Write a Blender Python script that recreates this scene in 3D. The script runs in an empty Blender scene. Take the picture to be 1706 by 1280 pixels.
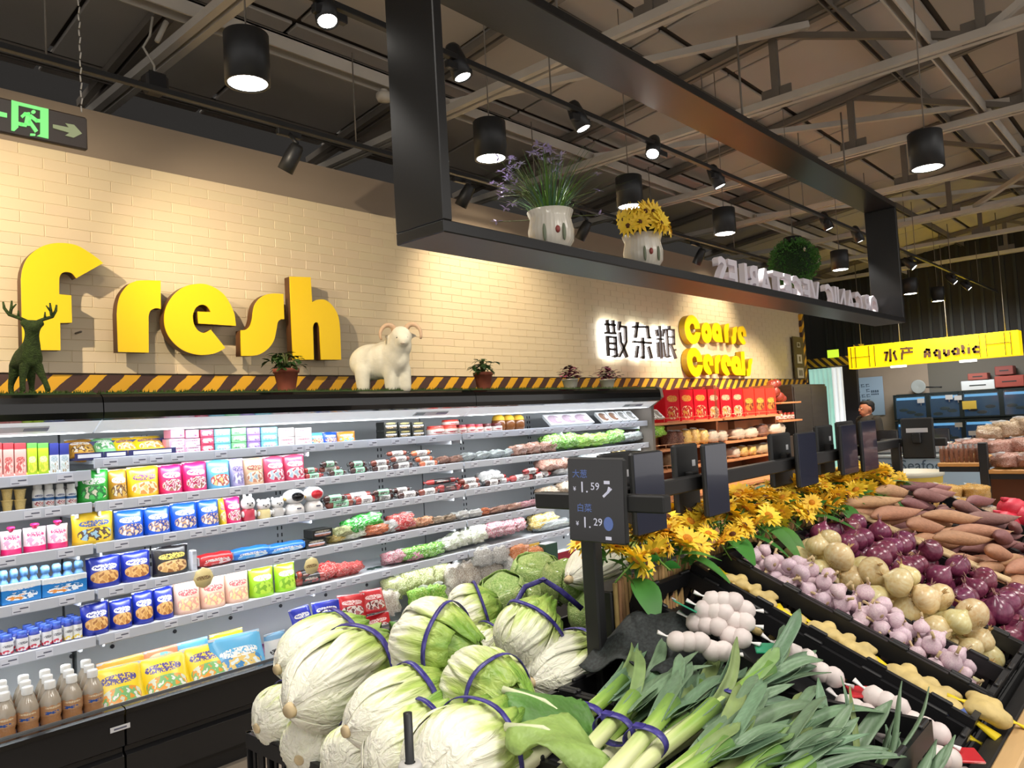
import bpy, bmesh, math, random
import numpy as np
from mathutils import Matrix, Vector, Euler
PI = math.pi
rnd = random.Random(7)
SC = bpy.context.scene
COL = SC.collection

# ------------------------------------------------------------------ camera
F, CX, CY, H = 1280.0, 853.0, 640.0, 1.65
_d1 = np.array([2010 - CX, 637 - CY, F])
_t = math.tan(math.radians(3.2))
_p2 = np.array([2010 - CX - 1000, 637 - CY + 1000 * _t, F])
_n = np.cross(_d1, _p2)
if _n[1] > 0: _n = -_n
_up = _n / np.linalg.norm(_n)
_X = _d1 / np.linalg.norm(_d1)
_Y = np.cross(_up, _X)
if _Y[0] > 0: _Y = -_Y
RW = np.stack([_X, _Y, _up])                 # camera axes (right, down, forward) -> world
cam_d = bpy.data.cameras.new('camera')
cam = bpy.data.objects.new('camera', cam_d); COL.objects.link(cam)
cam_d.sensor_width = 36.0; cam_d.sensor_fit = 'HORIZONTAL'
cam_d.lens = 36.0 * F / 1706.0
cam_d.clip_start = 0.02; cam_d.clip_end = 200
_m = Matrix([[RW[i][0], -RW[i][1], -RW[i][2], (0, 0, H)[i]] for i in range(3)] + [[0, 0, 0, 1]])
cam.matrix_world = _m
SC.camera = cam

# ------------------------------------------------------------------ world, light, exposure
W = bpy.data.worlds.new('world'); SC.world = W; W.use_nodes = True
W.node_tree.nodes['Background'].inputs[0].default_value = (1.0, 0.96, 0.92, 1)
W.node_tree.nodes['Background'].inputs[1].default_value = 0.72
SC.view_settings.view_transform = 'Standard'
SC.view_settings.look = 'None'
SC.view_settings.gamma = 1.0
SC.view_settings.use_curve_mapping = False
SC.view_settings.exposure = 0.62
SC.cycles.use_denoising = True
SC.cycles.max_bounces = 6
SC.cycles.diffuse_bounces = 3
SC.cycles.glossy_bounces = 3
SC.cycles.transmission_bounces = 4
SC.cycles.transparent_max_bounces = 8
SC.cycles.caustics_reflective = False
SC.cycles.caustics_refractive = False
SC.cycles.sample_clamp_indirect = 4.0

def look_rot(d):
    return Vector(d).to_track_quat('-Z', 'Y').to_euler()
def area(name, loc, d, sx, sy, power, col=(1, 1, 1), spread=180):
    l = bpy.data.lights.new(name, 'AREA'); l.shape = 'RECTANGLE'; l.size = sx; l.size_y = sy
    l.energy = power; l.color = col; l.spread = math.radians(spread)
    o = bpy.data.objects.new(name, l); o.location = loc; o.rotation_euler = look_rot(d); COL.objects.link(o); return o
def spot(name, loc, to, power, ang=70, blend=0.5, col=(1, 1, 1), rad=0.04):
    l = bpy.data.lights.new(name, 'SPOT'); l.energy = power; l.color = col; l.shadow_soft_size = rad
    l.spot_size = math.radians(ang); l.spot_blend = blend
    o = bpy.data.objects.new(name, l); o.location = loc
    o.rotation_euler = look_rot(Vector(to) - Vector(loc)); COL.objects.link(o); return o
WARM = (1.0, 0.84, 0.62); NEUT = (1.0, 0.95, 0.88); COOL = (0.93, 0.97, 1.0)
# added fill lights, unseen, standing for ceiling lamps behind and beside the viewer
for _x in (-2.0, 1.2, 4.4, 8.0, 12.0):
    area('hall_luminaire', (_x, -1.6, 3.9), (0, 0.25, -1), 1.6, 0.9, 34, NEUT, 135)
area('hall_luminaire', (0.8, 1.3, 3.95), (0, 0.12, -1), 1.8, 0.6, 20, NEUT, 120)
# LED tubes under the chiller canopies and under each shelf nose
for _x in (0.15, 2.655, 5.16):
    area('chiller_led', (_x, 4.0, 1.703), (0, 0.9, -0.5), 2.4, 0.014, 2.6, COOL, 175)
    for _z in (1.535, 1.325, 1.125, .905, .685):
        area('shelf_led', (_x, 4.085, _z), (0, 0.2, -1), 2.4, 0.012, 2.6, COOL, 170)
# accent spots on the sign wall
spot('wall_accent', (0.2, 3.4, 3.22), (1.45, 4.75, 2.55), 135, 76, 1.0, WARM, 0.02)
spot('wall_accent', (1.15, 3.4, 3.22), (3.2, 4.75, 2.5), 120, 70, 1.0, WARM, 0.02)
spot('wall_accent', (4.6, 3.6, 3.7), (5.0, 4.75, 2.5), 110, 85, 0.8, WARM, 0.05)
spot('wall_accent', (9.3, 3.7, 3.6), (9.2, 4.75, 2.6), 90, 80, 0.8, WARM, 0.05)
spot('shelf_accent', (8.3, 2.9, 3.3), (8.6, 4.4, 1.5), 260, 75, 0.6, WARM, 0.06)
spot('shelf_accent', (10.2, 2.9, 3.3), (10.2, 4.4, 1.3), 200, 75, 0.6, WARM, 0.06)

# ------------------------------------------------------------------ geometry helpers
def ray(px, py): return RW @ np.array([px - CX, py - CY, F])
def _at(px, py, ax, val):
    d = ray(px, py); k = (val - (0, 0, H)[ax]) / d[ax]
    return Vector((d[0] * k, d[1] * k, H + d[2] * k))
def atX(px, py, x): return _at(px, py, 0, x)
def atY(px, py, y): return _at(px, py, 1, y)
def atZ(px, py, z): return _at(px, py, 2, z)

def lin(c):
    return tuple((x / 255 / 12.92) if x / 255 <= 0.04045 else ((x / 255 + 0.055) / 1.055) ** 2.4 for x in c[:3])

class MB:
    """collects simple solids, links them as ONE mesh object"""
    def __init__(s): s.v = []; s.f = []; s.m = []; s.s = []
    def add(s, vs, fs, mat=0, smooth=False, M=None):
        b = len(s.v)
        if M is not None: vs = [M @ Vector(v) for v in vs]
        s.v.extend([tuple(v) for v in vs])
        for f in fs:
            s.f.append([i + b for i in f]); s.m.append(mat); s.s.append(smooth)
        return s
    def box(s, c, d, mat=0, M=None, b=0.0, rz=0.0):
        x, y, z = d[0] / 2, d[1] / 2, d[2] / 2
        T = Matrix.Translation(c) @ Matrix.Rotation(rz, 4, 'Z')
        if M is not None: T = M @ T
        b = min(b, x * .9, y * .9, z * .9)
        if b <= 0:
            vs = [(sx * x, sy * y, sz * z) for sz in (-1, 1) for sy in (-1, 1) for sx in (-1, 1)]
            fs = [(0, 2, 3, 1), (4, 5, 7, 6), (0, 1, 5, 4), (2, 6, 7, 3), (0, 4, 6, 2), (1, 3, 7, 5)]
            return s.add(vs, fs, mat, False, T)
        vs = []; idx = {}
        for sx in (-1, 1):
            for sy in (-1, 1):
                for sz in (-1, 1):
                    for a, p in enumerate(((x, y - b, z - b), (x - b, y, z - b), (x - b, y - b, z))):
                        idx[(sx, sy, sz, a)] = len(vs); vs.append((sx * p[0], sy * p[1], sz * p[2]))
        fs = []
        def q(l, n):
            vv = [Vector(vs[i]) for i in l]
            nn = (vv[1] - vv[0]).cross(vv[2] - vv[0])
            fs.append(l if nn.dot(Vector(n)) > 0 else l[::-1])
        for k in (-1, 1):
            q([idx[(k, -1, -1, 0)], idx[(k, 1, -1, 0)], idx[(k, 1, 1, 0)], idx[(k, -1, 1, 0)]], (k, 0, 0))
            q([idx[(-1, k, -1, 1)], idx[(1, k, -1, 1)], idx[(1, k, 1, 1)], idx[(-1, k, 1, 1)]], (0, k, 0))
            q([idx[(-1, -1, k, 2)], idx[(1, -1, k, 2)], idx[(1, 1, k, 2)], idx[(-1, 1, k, 2)]], (0, 0, k))
            for j in (-1, 1):
                q([idx[(k, j, -1, 0)], idx[(k, j, 1, 0)], idx[(k, j, 1, 1)], idx[(k, j, -1, 1)]], (k, j, 0))
                q([idx[(k, -1, j, 0)], idx[(k, 1, j, 0)], idx[(k, 1, j, 2)], idx[(k, -1, j, 2)]], (k, 0, j))
                q([idx[(-1, k, j, 1)], idx[(1, k, j, 1)], idx[(1, k, j, 2)], idx[(-1, k, j, 2)]], (0, k, j))
                for i in (-1, 1):
                    q([idx[(k, j, i, 0)], idx[(k, j, i, 1)], idx[(k, j, i, 2)]], (k, j, i))
        return s.add(vs, fs, mat, False, T)
    def tube(s, pts, r, n=8, mat=0, caps=True, smooth=True, flat=1.0, M=None, up=None):
        pts = [Vector(p) for p in pts]; m = len(pts)
        rr = list(r) if hasattr(r, '__len__') else [r] * m
        vs = []; fs = []; prev = None
        for i, p in enumerate(pts):
            t = (pts[min(i + 1, m - 1)] - pts[max(i - 1, 0)])
            t = t.normalized() if t.length > 1e-9 else Vector((0, 0, 1))
            if prev is None:
                a = Vector(up) if up is not None else (Vector((0, 0, 1)) if abs(t.z) < .9 else Vector((1, 0, 0)))
                u = (a - t * a.dot(t)).normalized()
            else:
                u = prev - t * prev.dot(t)
                u = u.normalized() if u.length > 1e-6 else prev
            prev = u; w = t.cross(u)
            for k in range(n):
                an = 2 * PI * k / n
                vs.append(p + (w * math.cos(an) + u * math.sin(an) * flat) * rr[i])
        for i in range(m - 1):
            for k in range(n):
                a = i * n + k; b = i * n + (k + 1) % n
                fs.append((a, b, b + n, a + n))
        if caps:
            fs.append(tuple(range(n))[::-1]); fs.append(tuple(range((m - 1) * n, m * n)))
        return s.add(vs, fs, mat, smooth, M)
    def cyl(s, p0, p1, r0, r1=None, n=14, mat=0, caps=True, smooth=True, M=None):
        return s.tube([p0, p1], [r0, r0 if r1 is None else r1], n, mat, caps, smooth, 1.0, M)
    def lathe(s, prof, n=16, mat=0, M=None, smooth=True, fn=None, caps=True):
        vs = []; fs = []
        for r, z in prof:
            for k in range(n):
                an = 2 * PI * k / n
                q = r * (fn(an, z) if fn else 1)
                vs.append((q * math.cos(an), q * math.sin(an), z))
        for i in range(len(prof) - 1):
            for k in range(n):
                a = i * n + k; b = i * n + (k + 1) % n
                fs.append((a, b, b + n, a + n))
        if caps:
            fs.append(tuple(range(n))[::-1]); fs.append(tuple(range((len(prof) - 1) * n, len(prof) * n)))
        return s.add(vs, fs, mat, smooth, M)
    def ell(s, c, r, mat=0, nu=12, nv=8, M=None, fn=None):
        prof = []; vs = []; fs = []
        if not hasattr(r, '__len__'): r = (r, r, r)
        for i in range(nv + 1):
            th = PI * i / nv
            for k in range(nu):
                an = 2 * PI * k / nu
                d = Vector((math.sin(th) * math.cos(an), math.sin(th) * math.sin(an), -math.cos(th)))
                q = fn(d) if fn else 1.0
                vs.append((c[0] + d.x * r[0] * q, c[1] + d.y * r[1] * q, c[2] + d.z * r[2] * q))
        for i in range(nv):
            for k in range(nu):
                a = i * nu + k; b = i * nu + (k + 1) % nu
                fs.append((a, b, b + nu, a + nu))
        return s.add(vs, fs, mat, True, M)
    def prism(s, poly, fn, d0, d1, mat=0, side=None, smooth=False):
        """polygon (u,v) extruded; fn(u,v,d) gives the point"""
        n = len(poly)
        vs = [fn(u, v, d0) for u, v in poly] + [fn(u, v, d1) for u, v in poly]
        s.add(vs, [tuple(range(n)), tuple(range(n, 2 * n))[::-1]], mat, False)
        s.add(vs, [(i, i + n, (i + 1) % n + n, (i + 1) % n) for i in range(n)], mat if side is None else side, smooth)
        return s
    def mesh(s, name, mats):
        me = bpy.data.meshes.new(name)
        me.from_pydata(s.v, [], s.f)
        for m in mats: me.materials.append(m)
        me.polygons.foreach_set('material_index', s.m)
        me.polygons.foreach_set('use_smooth', s.s)
        me.update()
        return me
    def build(s, name, mats, parent=None, loc=None, fix=True):
        if not isinstance(mats, (list, tuple)): mats = [mats]
        me = s.mesh(name, mats)
        if fix:
            bm = bmesh.new(); bm.from_mesh(me); bmesh.ops.recalc_face_normals(bm, faces=bm.faces); bm.to_mesh(me); bm.free()
        return put(name, me, parent, loc)

def put(name, me, parent=None, loc=None, rot=None):
    o = bpy.data.objects.new(name, me); COL.objects.link(o)
    if parent is not None: o.parent = parent
    if loc is not None: o.location = loc
    if rot is not None: o.rotation_euler = rot
    return o
def tag(o, label=None, cat=None, group=None, kind=None):
    if label: o['label'] = label
    if cat: o['category'] = cat
    if group: o['group'] = group
    if kind: o['kind'] = kind
    return o
def thing(name, label, cat, loc=(0, 0, 0), rot=(0, 0, 0), group=None):
    o = bpy.data.objects.new(name, None); COL.objects.link(o)
    o.location = loc; o.rotation_euler = rot; o.empty_display_size = 0.05
    return tag(o, label, cat, group)
def struct(o, label=None): return tag(o, label, None, None, 'structure')
KIDS = {}
def dup(root, loc, rot=None, label=None, scale=None, group=None):
    kids = KIDS.get(root.name)
    if kids is None: kids = KIDS[root.name] = [(c, list(c.children)) for c in root.children]
    r = root.copy(); COL.objects.link(r); r.location = loc
    if rot is not None: r.rotation_euler = rot
    if scale is not None: r.scale = scale if hasattr(scale, '__len__') else (scale,) * 3
    if label: r['label'] = label
    if group: r['group'] = group
    for c, gs in kids:
        k = c.copy(); COL.objects.link(k); k.parent = r
        for g in gs:
            q = g.copy(); COL.objects.link(q); q.parent = k
    return r
def place(root, loc, rot=None, label=None, scale=None, group=None, used=set()):
    """the first time moves the prototype itself, then copies it"""
    if root.name in used: return dup(root, loc, rot, label, scale, group)
    used.add(root.name)
    KIDS[root.name] = [(c, list(c.children)) for c in root.children]
    root.location = loc
    if rot is not None: root.rotation_euler = rot
    if scale is not None: root.scale = scale if hasattr(scale, '__len__') else (scale,) * 3
    if label: root['label'] = label
    if group: root['group'] = group
    return root
ORD = ['first', 'second', 'third', 'fourth', 'fifth', 'sixth', 'seventh', 'eighth', 'ninth', 'tenth', 'eleventh', 'twelfth', 'thirteenth', 'fourteenth', 'fifteenth', 'sixteenth', 'seventeenth', 'eighteenth', 'nineteenth', 'twentieth']
ORD += ['twenty-' + w for w in ORD[:9]] + ['thirtieth'] + ['thirty-' + w for w in ORD[:9]] + ['fortieth'] + ['forty-' + w for w in ORD[:9]] + ['fiftieth'] + ['fifty-' + w for w in ORD[:9]]

def basis(x, y, z, o=(0, 0, 0)):
    return Matrix([[x[0], y[0], z[0], o[0]], [x[1], y[1], z[1], o[1]], [x[2], y[2], z[2], o[2]], [0, 0, 0, 1]])
def frame_to(d, o=(0, 0, 0), up=(0, 0, 1)):
    """matrix whose Z axis runs along d"""
    z = Vector(d).normalized(); u = Vector(up)
    if abs(z.dot(u)) > .98: u = Vector((1, 0, 0))
    x = u.cross(z).normalized(); y = z.cross(x)
    return basis(x, y, z, o)

# ------------------------------------------------------------------ materials (all procedural)
MATS = {}
def M(name, col, rough=0.6, metal=0.0, spec=0.5, noise=None, bump=None, rand=None, emit=None, alpha=None, trans=0.0, coat=0.0, col2=None, stretch=None, sheen=0, sss=0):
    if name in MATS: return MATS[name]
    m = bpy.data.materials.new(name); m.use_nodes = True; MATS[name] = m
    nt = m.node_tree; N = nt.nodes; L = nt.links; B = N['Principled BSDF']
    B.inputs['Roughness'].default_value = rough; B.inputs['Metallic'].default_value = metal
    B.inputs['Specular IOR Level'].default_value = spec
    B.inputs['Coat Weight'].default_value = coat
    B.inputs['Transmission Weight'].default_value = trans
    if sss:
        B.inputs['Subsurface Weight'].default_value = sss; B.inputs['Subsurface Radius'].default_value = (.02, .02, .01)
    c = lin(col); B.inputs['Base Color'].default_value = (*c, 1)
    out = None
    if noise or bump:
        tc = N.new('ShaderNodeTexCoord'); vec = tc.outputs['Object']
        if stretch:
            mp = N.new('ShaderNodeMapping'); mp.inputs['Scale'].default_value = stretch
            L.new(vec, mp.inputs[0]); vec = mp.outputs[0]
    if noise:
        nz = N.new('ShaderNodeTexNoise'); nz.inputs['Scale'].default_value = noise[0]
        nz.inputs['Detail'].default_value = noise[2] if len(noise) > 2 else 3
        L.new(vec, nz.inputs['Vector'])
        mr = N.new('ShaderNodeMapRange'); mr.inputs[1].default_value = .3; mr.inputs[2].default_value = .7
        L.new(nz.outputs[0], mr.inputs[0])
        mx = N.new('ShaderNodeMixRGB'); L.new(mr.outputs[0], mx.inputs[0])
        k = noise[1]
        if col2: c2 = lin(col2); mx.inputs[1].default_value = (*c, 1); mx.inputs[2].default_value = (*c2, 1)
        else:
            mx.inputs[1].default_value = (*[x * (1 - k) for x in c], 1); mx.inputs[2].default_value = (*[min(1, x * (1 + k)) for x in c], 1)
        out = mx.outputs[0]
    if rand:
        oi = N.new('ShaderNodeObjectInfo'); hs = N.new('ShaderNodeHueSaturation')
        a = N.new('ShaderNodeMapRange'); a.inputs[3].default_value = .5 - rand[0]; a.inputs[4].default_value = .5 + rand[0]
        b = N.new('ShaderNodeMapRange'); b.inputs[3].default_value = 1 - rand[1]; b.inputs[4].default_value = 1 + rand[1]
        w = N.new('ShaderNodeMath'); w.operation = 'MULTIPLY'; w.inputs[1].default_value = 7.31
        fr = N.new('ShaderNodeMath'); fr.operation = 'FRACT'
        L.new(oi.outputs['Random'], a.inputs[0]); L.new(oi.outputs['Random'], w.inputs[0]); L.new(w.outputs[0], fr.inputs[0]); L.new(fr.outputs[0], b.inputs[0])
        L.new(a.outputs[0], hs.inputs['Hue']); L.new(b.outputs[0], hs.inputs['Value'])
        if out is not None: L.new(out, hs.inputs['Color'])
        else: hs.inputs['Color'].default_value = (*c, 1)
        out = hs.outputs[0]
    if out is not None: L.new(out, B.inputs['Base Color'])
    if bump:
        nb = N.new('ShaderNodeTexNoise'); nb.inputs['Scale'].default_value = bump[0]; nb.inputs['Detail'].default_value = 2
        L.new(vec, nb.inputs['Vector'])
        bp = N.new('ShaderNodeBump'); bp.inputs['Strength'].default_value = bump[1]; bp.inputs['Distance'].default_value = bump[2] if len(bump) > 2 else .01
        L.new(nb.outputs[0], bp.inputs['Height']); L.new(bp.outputs[0], B.inputs['Normal'])
    if emit:
        B.inputs['Emission Color'].default_value = (*lin(emit[0]), 1); B.inputs['Emission Strength'].default_value = emit[1]
    if alpha is not None: B.inputs['Alpha'].default_value = alpha
    return m
def mat_nodes(name, rough=.6):
    m = bpy.data.materials.new(name); m.use_nodes = True; MATS[name] = m
    nt = m.node_tree; B = nt.nodes['Principled BSDF']; B.inputs['Roughness'].default_value = rough
    return m, nt, nt.nodes, nt.links, B
def ramp(N, stops, interp='LINEAR'):
    r = N.new('ShaderNodeValToRGB'); cr = r.color_ramp; cr.interpolation = interp
    while len(cr.elements) < len(stops): cr.elements.new(.5)
    for e, (p, c) in zip(cr.elements, stops): e.position = p; e.color = (*lin(c), 1)
    return r

# text as a mesh (built-in typeface, CJK falls back inside Blender)
def text_mesh(body, size, depth=0.002, offset=0.0, align='CENTER', res=2):
    c = bpy.data.curves.new('lettering', 'FONT'); c.body = body; c.size = size; c.extrude = depth; c.offset = offset
    c.align_x = align; c.align_y = 'CENTER'; c.resolution_u = res
    o = bpy.data.objects.new('lettering', c); COL.objects.link(o)
    dg = bpy.context.evaluated_depsgraph_get()
    me = bpy.data.meshes.new_from_object(o.evaluated_get(dg))
    bpy.data.objects.remove(o); bpy.data.curves.remove(c)
    return me
def text_part(name, body, size, mat, Mx, parent=None, depth=.002, offset=0.0, align='CENTER', sx=1.0):
    me = text_mesh(body, size, depth, offset, align)
    me.transform(Mx @ Matrix.Diagonal((sx, 1, 1, 1)))
    me.materials.clear(); me.materials.append(mat)
    return put(name, me, parent)
def fill_curve(name, polys, fn, depth, mats, parent=None):
    """2D outline(s) with holes -> solid; local x,y,z = u,v,depth; fn places it (Matrix)"""
    c = bpy.data.curves.new(name, 'CURVE'); c.dimensions = '2D'; c.fill_mode = 'BOTH'; c.extrude = depth
    for poly in polys:
        sp = c.splines.new('POLY'); sp.points.add(len(poly) - 1); sp.use_cyclic_u = True
        for p, (u, v) in zip(sp.points, poly): p.co = (u, v, 0, 1)
    o = bpy.data.objects.new(name, c); COL.objects.link(o)
    dg = bpy.context.evaluated_depsgraph_get()
    me = bpy.data.meshes.new_from_object(o.evaluated_get(dg))
    bpy.data.objects.remove(o); bpy.data.curves.remove(c)
    me.transform(fn); me.materials.clear()
    for m in mats: me.materials.append(m)
    return put(name, me, parent)
def smooth_outline(pts, sub=5):
    """pts: (u,v) smooth or (u,v,1) corner; closed; Catmull-Rom between corners"""
    n = len(pts); out = []
    for i in range(n):
        p1 = pts[i]; p2 = pts[(i + 1) % n]; p0 = pts[i - 1]; p3 = pts[(i + 2) % n]
        c1 = len(p1) > 2; c2 = len(p2) > 2
        P1 = Vector(p1[:2]); P2 = Vector(p2[:2]); P0 = P1 * 2 - P2 if c1 else Vector(p0[:2]); P3 = P2 * 2 - P1 if c2 else Vector(p3[:2])
        if c1 and c2: out.append(tuple(P1)); continue
        for k in range(sub):
            t = k / sub
            q = 0.5 * ((2 * P1) + (P2 - P0) * t + (2 * P0 - 5 * P1 + 4 * P2 - P3) * t * t + (3 * P1 - P0 - 3 * P2 + P3) * t ** 3)
            out.append(tuple(q))
    return out
def stroke(mb, fn, pts, w, d0, d1, mat=0):
    """a brush stroke: polyline of width w as joined slabs, fn(u,v,d)"""
    for i in range(len(pts) - 1):
        a, b = Vector(pts[i]), Vector(pts[i + 1]); t = (b - a)
        if t.length < 1e-9: continue
        t.normalize(); nrm = Vector((-t.y, t.x)) * w / 2
        a2 = a - t * w * .35 if i else a; b2 = b + t * w * .35 if i < len(pts) - 2 else b
        mb.prism([tuple(a2 + nrm), tuple(b2 + nrm), tuple(b2 - nrm), tuple(a2 - nrm)], fn, d0, d1, mat)

# ================================================================== STRUCTURE
YW = 4.756          # face of the brick cladding
# ---- floor with laid tiles
m_grout = M('floor_grout', (92, 84, 76), .8)
m_tile = M('floor_tile', (150, 138, 124), .35, noise=(6, .12), rand=(.0, .06))
fl = struct(MB().box((6, -.5, -.06), (24, 17, .1)).build('floor', m_grout))
tm = MB().box((0, 0, 0), (.594, .594, .016), b=.004).mesh('floor_tile', [m_tile])
for i in range(6):
    for j in range(5):
        put('floor_tile', tm, fl, (.3 + .6 * i, 1.5 + .6 * j, -.006))
b = MB()
for i in range(-6, 28):
    for j in range(-6, 9):
        if 0 <= i < 6 and 0 <= j < 5: continue
        b.box((.3 + .6 * i, 1.5 + .6 * j, -.006), (.594, .594, .016))
tag(b.build('floor_tiles', m_tile, fl), kind='stuff')

# ---- sign wall: plaster, brick cladding, hazard band
m_plaster = M('plaster', (150, 134, 116), .85, noise=(1.5, .05))
wl = struct(MB().box((4.65, 4.88, 1.82), (15.3, .16, 3.64)).build('wall_left', m_plaster))
m_brick = M('glazed_cream_brick', (226, 206, 170), .38, rand=(.006, .025), bump=(30, .1, .004))
m_joint = M('brick_joint', (224, 204, 168), .6)
MB().box((4.65, YW + .022, 2.70), (15.3, .044, 1.27)).build('cladding_bed', m_joint, wl)
BW, BH = .24, .064
bm_ = MB().box((0, 0, 0), (BW - .004, .004, BH - .0035), b=.0015).mesh('brick', [m_brick])
far = MB(); n = 0
for i in range(-13, 52):
    for j in range(20):
        x = .12 + BW * (i + .5 * (j % 2)); z = 2.09 + BH * j
        if x > 12.2: continue
        if 4 <= i < 19:
            put('brick', bm_, wl, (x, YW - .001, z))
        else: far.box((x, YW - .001, z), (BW - .004, .004, BH - .0035))
tag(far.build('brick_courses', m_brick, wl), kind='stuff')
def hazard_mat(name, axis, period, yel, brn, wear=True):
    m, nt, N, L, B = mat_nodes(name, .6)
    tc = N.new('ShaderNodeTexCoord'); sx = N.new('ShaderNodeSeparateXYZ'); L.new(tc.outputs['Object'], sx.inputs[0])
    a = N.new('ShaderNodeMath'); a.operation = 'SUBTRACT'
    L.new(sx.outputs[axis], a.inputs[0]); L.new(sx.outputs['Z'], a.inputs[1])
    d = N.new('ShaderNodeMath'); d.operation = 'DIVIDE'; d.inputs[1].default_value = period; L.new(a.outputs[0], d.inputs[0])
    nz = N.new('ShaderNodeTexNoise'); nz.inputs['Scale'].default_value = 9; nz.inputs['Detail'].default_value = 5; L.new(tc.outputs['Object'], nz.inputs[0])
    n2 = N.new('ShaderNodeMath'); n2.operation = 'MULTIPLY_ADD'; n2.inputs[1].default_value = .22 if wear else 0; L.new(nz.outputs[0], n2.inputs[0]); L.new(d.outputs[0], n2.inputs[2])
    fr = N.new('ShaderNodeMath'); fr.operation = 'FRACT'; L.new(n2.outputs[0], fr.inputs[0])
    r = ramp(N, [(0, yel), (.5, brn)], 'CONSTANT'); L.new(fr.outputs[0], r.inputs[0]); L.new(r.outputs[0], B.inputs['Base Color'])
    return m
m_haz = hazard_mat('worn_hazard_stripe', 'X', .19, (236, 176, 40), (78, 52, 44))
MB().box((4.65, YW - .004, 1.975), (15.3, .012, .15)).build('hazard_band', m_haz, wl)
MB().box((12.24, YW - .02, 2.55), (.1, .05, 1.1)).build('hazard_edge', m_haz, wl)
# ---- dark outer wall behind the sign wall, far wall
m_dark = M('dark_wall', (40, 38, 36), .8)
struct(MB().box((6, 6.6, 2.6), (24, .1, 5.2)).build('wall_back', m_dark))
wf = struct(MB().box((17.45, .6, 2.8), (.1, 13, 5.6)).build('wall_far', m_dark))
m_rib = M('dark_cladding_rib', (40, 42, 38), .6)
rb = MB().box((0, 0, 0), (.03, .05, 2.6)).mesh('cladding_rib', [m_rib])
for i in range(44): put('cladding_rib', rb, wf, (17.385, -2.0 + .19 * i, 3.9))
m_tan = M('far_lower_wall', (150, 134, 118), .8, noise=(2, .06))
MB().box((17.378, 5.2, 1.3), (.03, 2.0, 2.6)).build('lower_panel', m_tan, wf)
MB().box((17.376, 2.5, 1.2), (.03, 3.4, 2.4)).build('lower_panel', M('far_grey', (96, 92, 84), .8), wf)
# doorway with strip curtain
m_jamb = M('door_jamb_dark', (52, 52, 58), .5)
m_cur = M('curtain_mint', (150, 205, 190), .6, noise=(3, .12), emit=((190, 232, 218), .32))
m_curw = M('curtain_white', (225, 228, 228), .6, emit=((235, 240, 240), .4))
m_haz_y = hazard_mat('hazard_far', 'Y', .16, (214, 178, 40), (60, 48, 40), False)
dr = struct(MB().box((16.2, 5.36, 1.2), (.12, .3, 2.4)).build('door_1', m_jamb))
MB().box((16.2, 6.25, 1.2), (.12, .2, 2.4)).build('jamb', m_jamb, dr)
MB().box((16.18, 5.75, 2.5), (.16, 1.2, .18)).build('lintel', m_haz_y, dr)
MB().box((16.17, 5.13, 2.62), (.14, .16, .36)).build('lintel_end', m_haz_y, dr)
for k in range(9):
    y = 6.12 - .078 * k; mb = MB(); N_ = 10
    pts = []
    for i in range(N_ + 1):
        u = i / N_; pts.append((y - .045 + .09 * u, 16.16 + .03 * math.sin(u * PI * 2 + k)))
    vs = [(x, yy, z) for z in (.05, 2.38) for yy, x in pts]
    mb.add(vs, [(i, i + 1, i + N_ + 2, i + N_ + 1) for i in range(N_)], 0, True)
    o = mb.build('curtain_strip', m_cur if k < 6 else m_curw, dr)
    sol = o.modifiers.new('thickness', 'SOLIDIFY'); sol.thickness = .006
MB().box((16.1, 5.62, 2.66), (.03, .22, .16)).build('exit_light', M('exit_lime', (150, 190, 40), .5, emit=((180, 215, 50), .9)), dr)

# ---- roof: sheets, purlins, trusses
RS = .115                                   # roof pitch
def rz_(y): return 4.42 + RS * (5.6 - y)
m_sheet = M('roof_sheet', (180, 173, 164), .8, noise=(.9, .06), rand=(.004, .05))
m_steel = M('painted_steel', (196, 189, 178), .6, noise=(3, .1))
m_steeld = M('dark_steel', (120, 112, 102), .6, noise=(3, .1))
ce = struct(MB().box((6, 0, 0), (26, 13.2, .04), M=Matrix.Translation((0, -.7, rz_(-.7) + .10)) @ Matrix.Rotation(-math.atan(RS), 4, 'X')).build('ceiling', M('roof_deck', (84, 76, 68), .9)))
sh = MB().box((0, 0, 0), (1.18, 1.52, .03), b=.008).mesh('roof_panel', [m_sheet])
for i in range(18):
    for j in range(8):
        y = 5.4 - 1.56 * j
        put('roof_panel', sh, ce, (-2.4 + 1.21 * i, y, rz_(y) + .055), (-math.atan(RS), 0, 0))
def chan(mb, p0, p1, w, h, lip=.012):
    """a steel channel, open side down, from p0 to p1"""
    p0, p1 = Vector(p0), Vector(p1); d = p1 - p0; Lg = d.length
    T = frame_to(d, p0); y0 = h / 2
    # local: x sideways, y up, z along
    mb.box((0, y0 - lip / 2, Lg / 2), (w, lip, Lg), M=T)
    for s_ in (-1, 1): mb.box((s_ * (w / 2 - lip / 2), 0, Lg / 2), (lip, h, Lg), M=T)
def double(mb, p0, p1, w=.05, gap=.03, h=.06):
    p0, p1 = Vector(p0), Vector(p1); d = (p1 - p0); Lg = d.length; T = frame_to(d, p0)
    for s_ in (-1, 1): mb.box((s_ * (w + gap) / 2, 0, Lg / 2), (w, h, Lg), M=T)
TZ = 4.2
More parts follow.
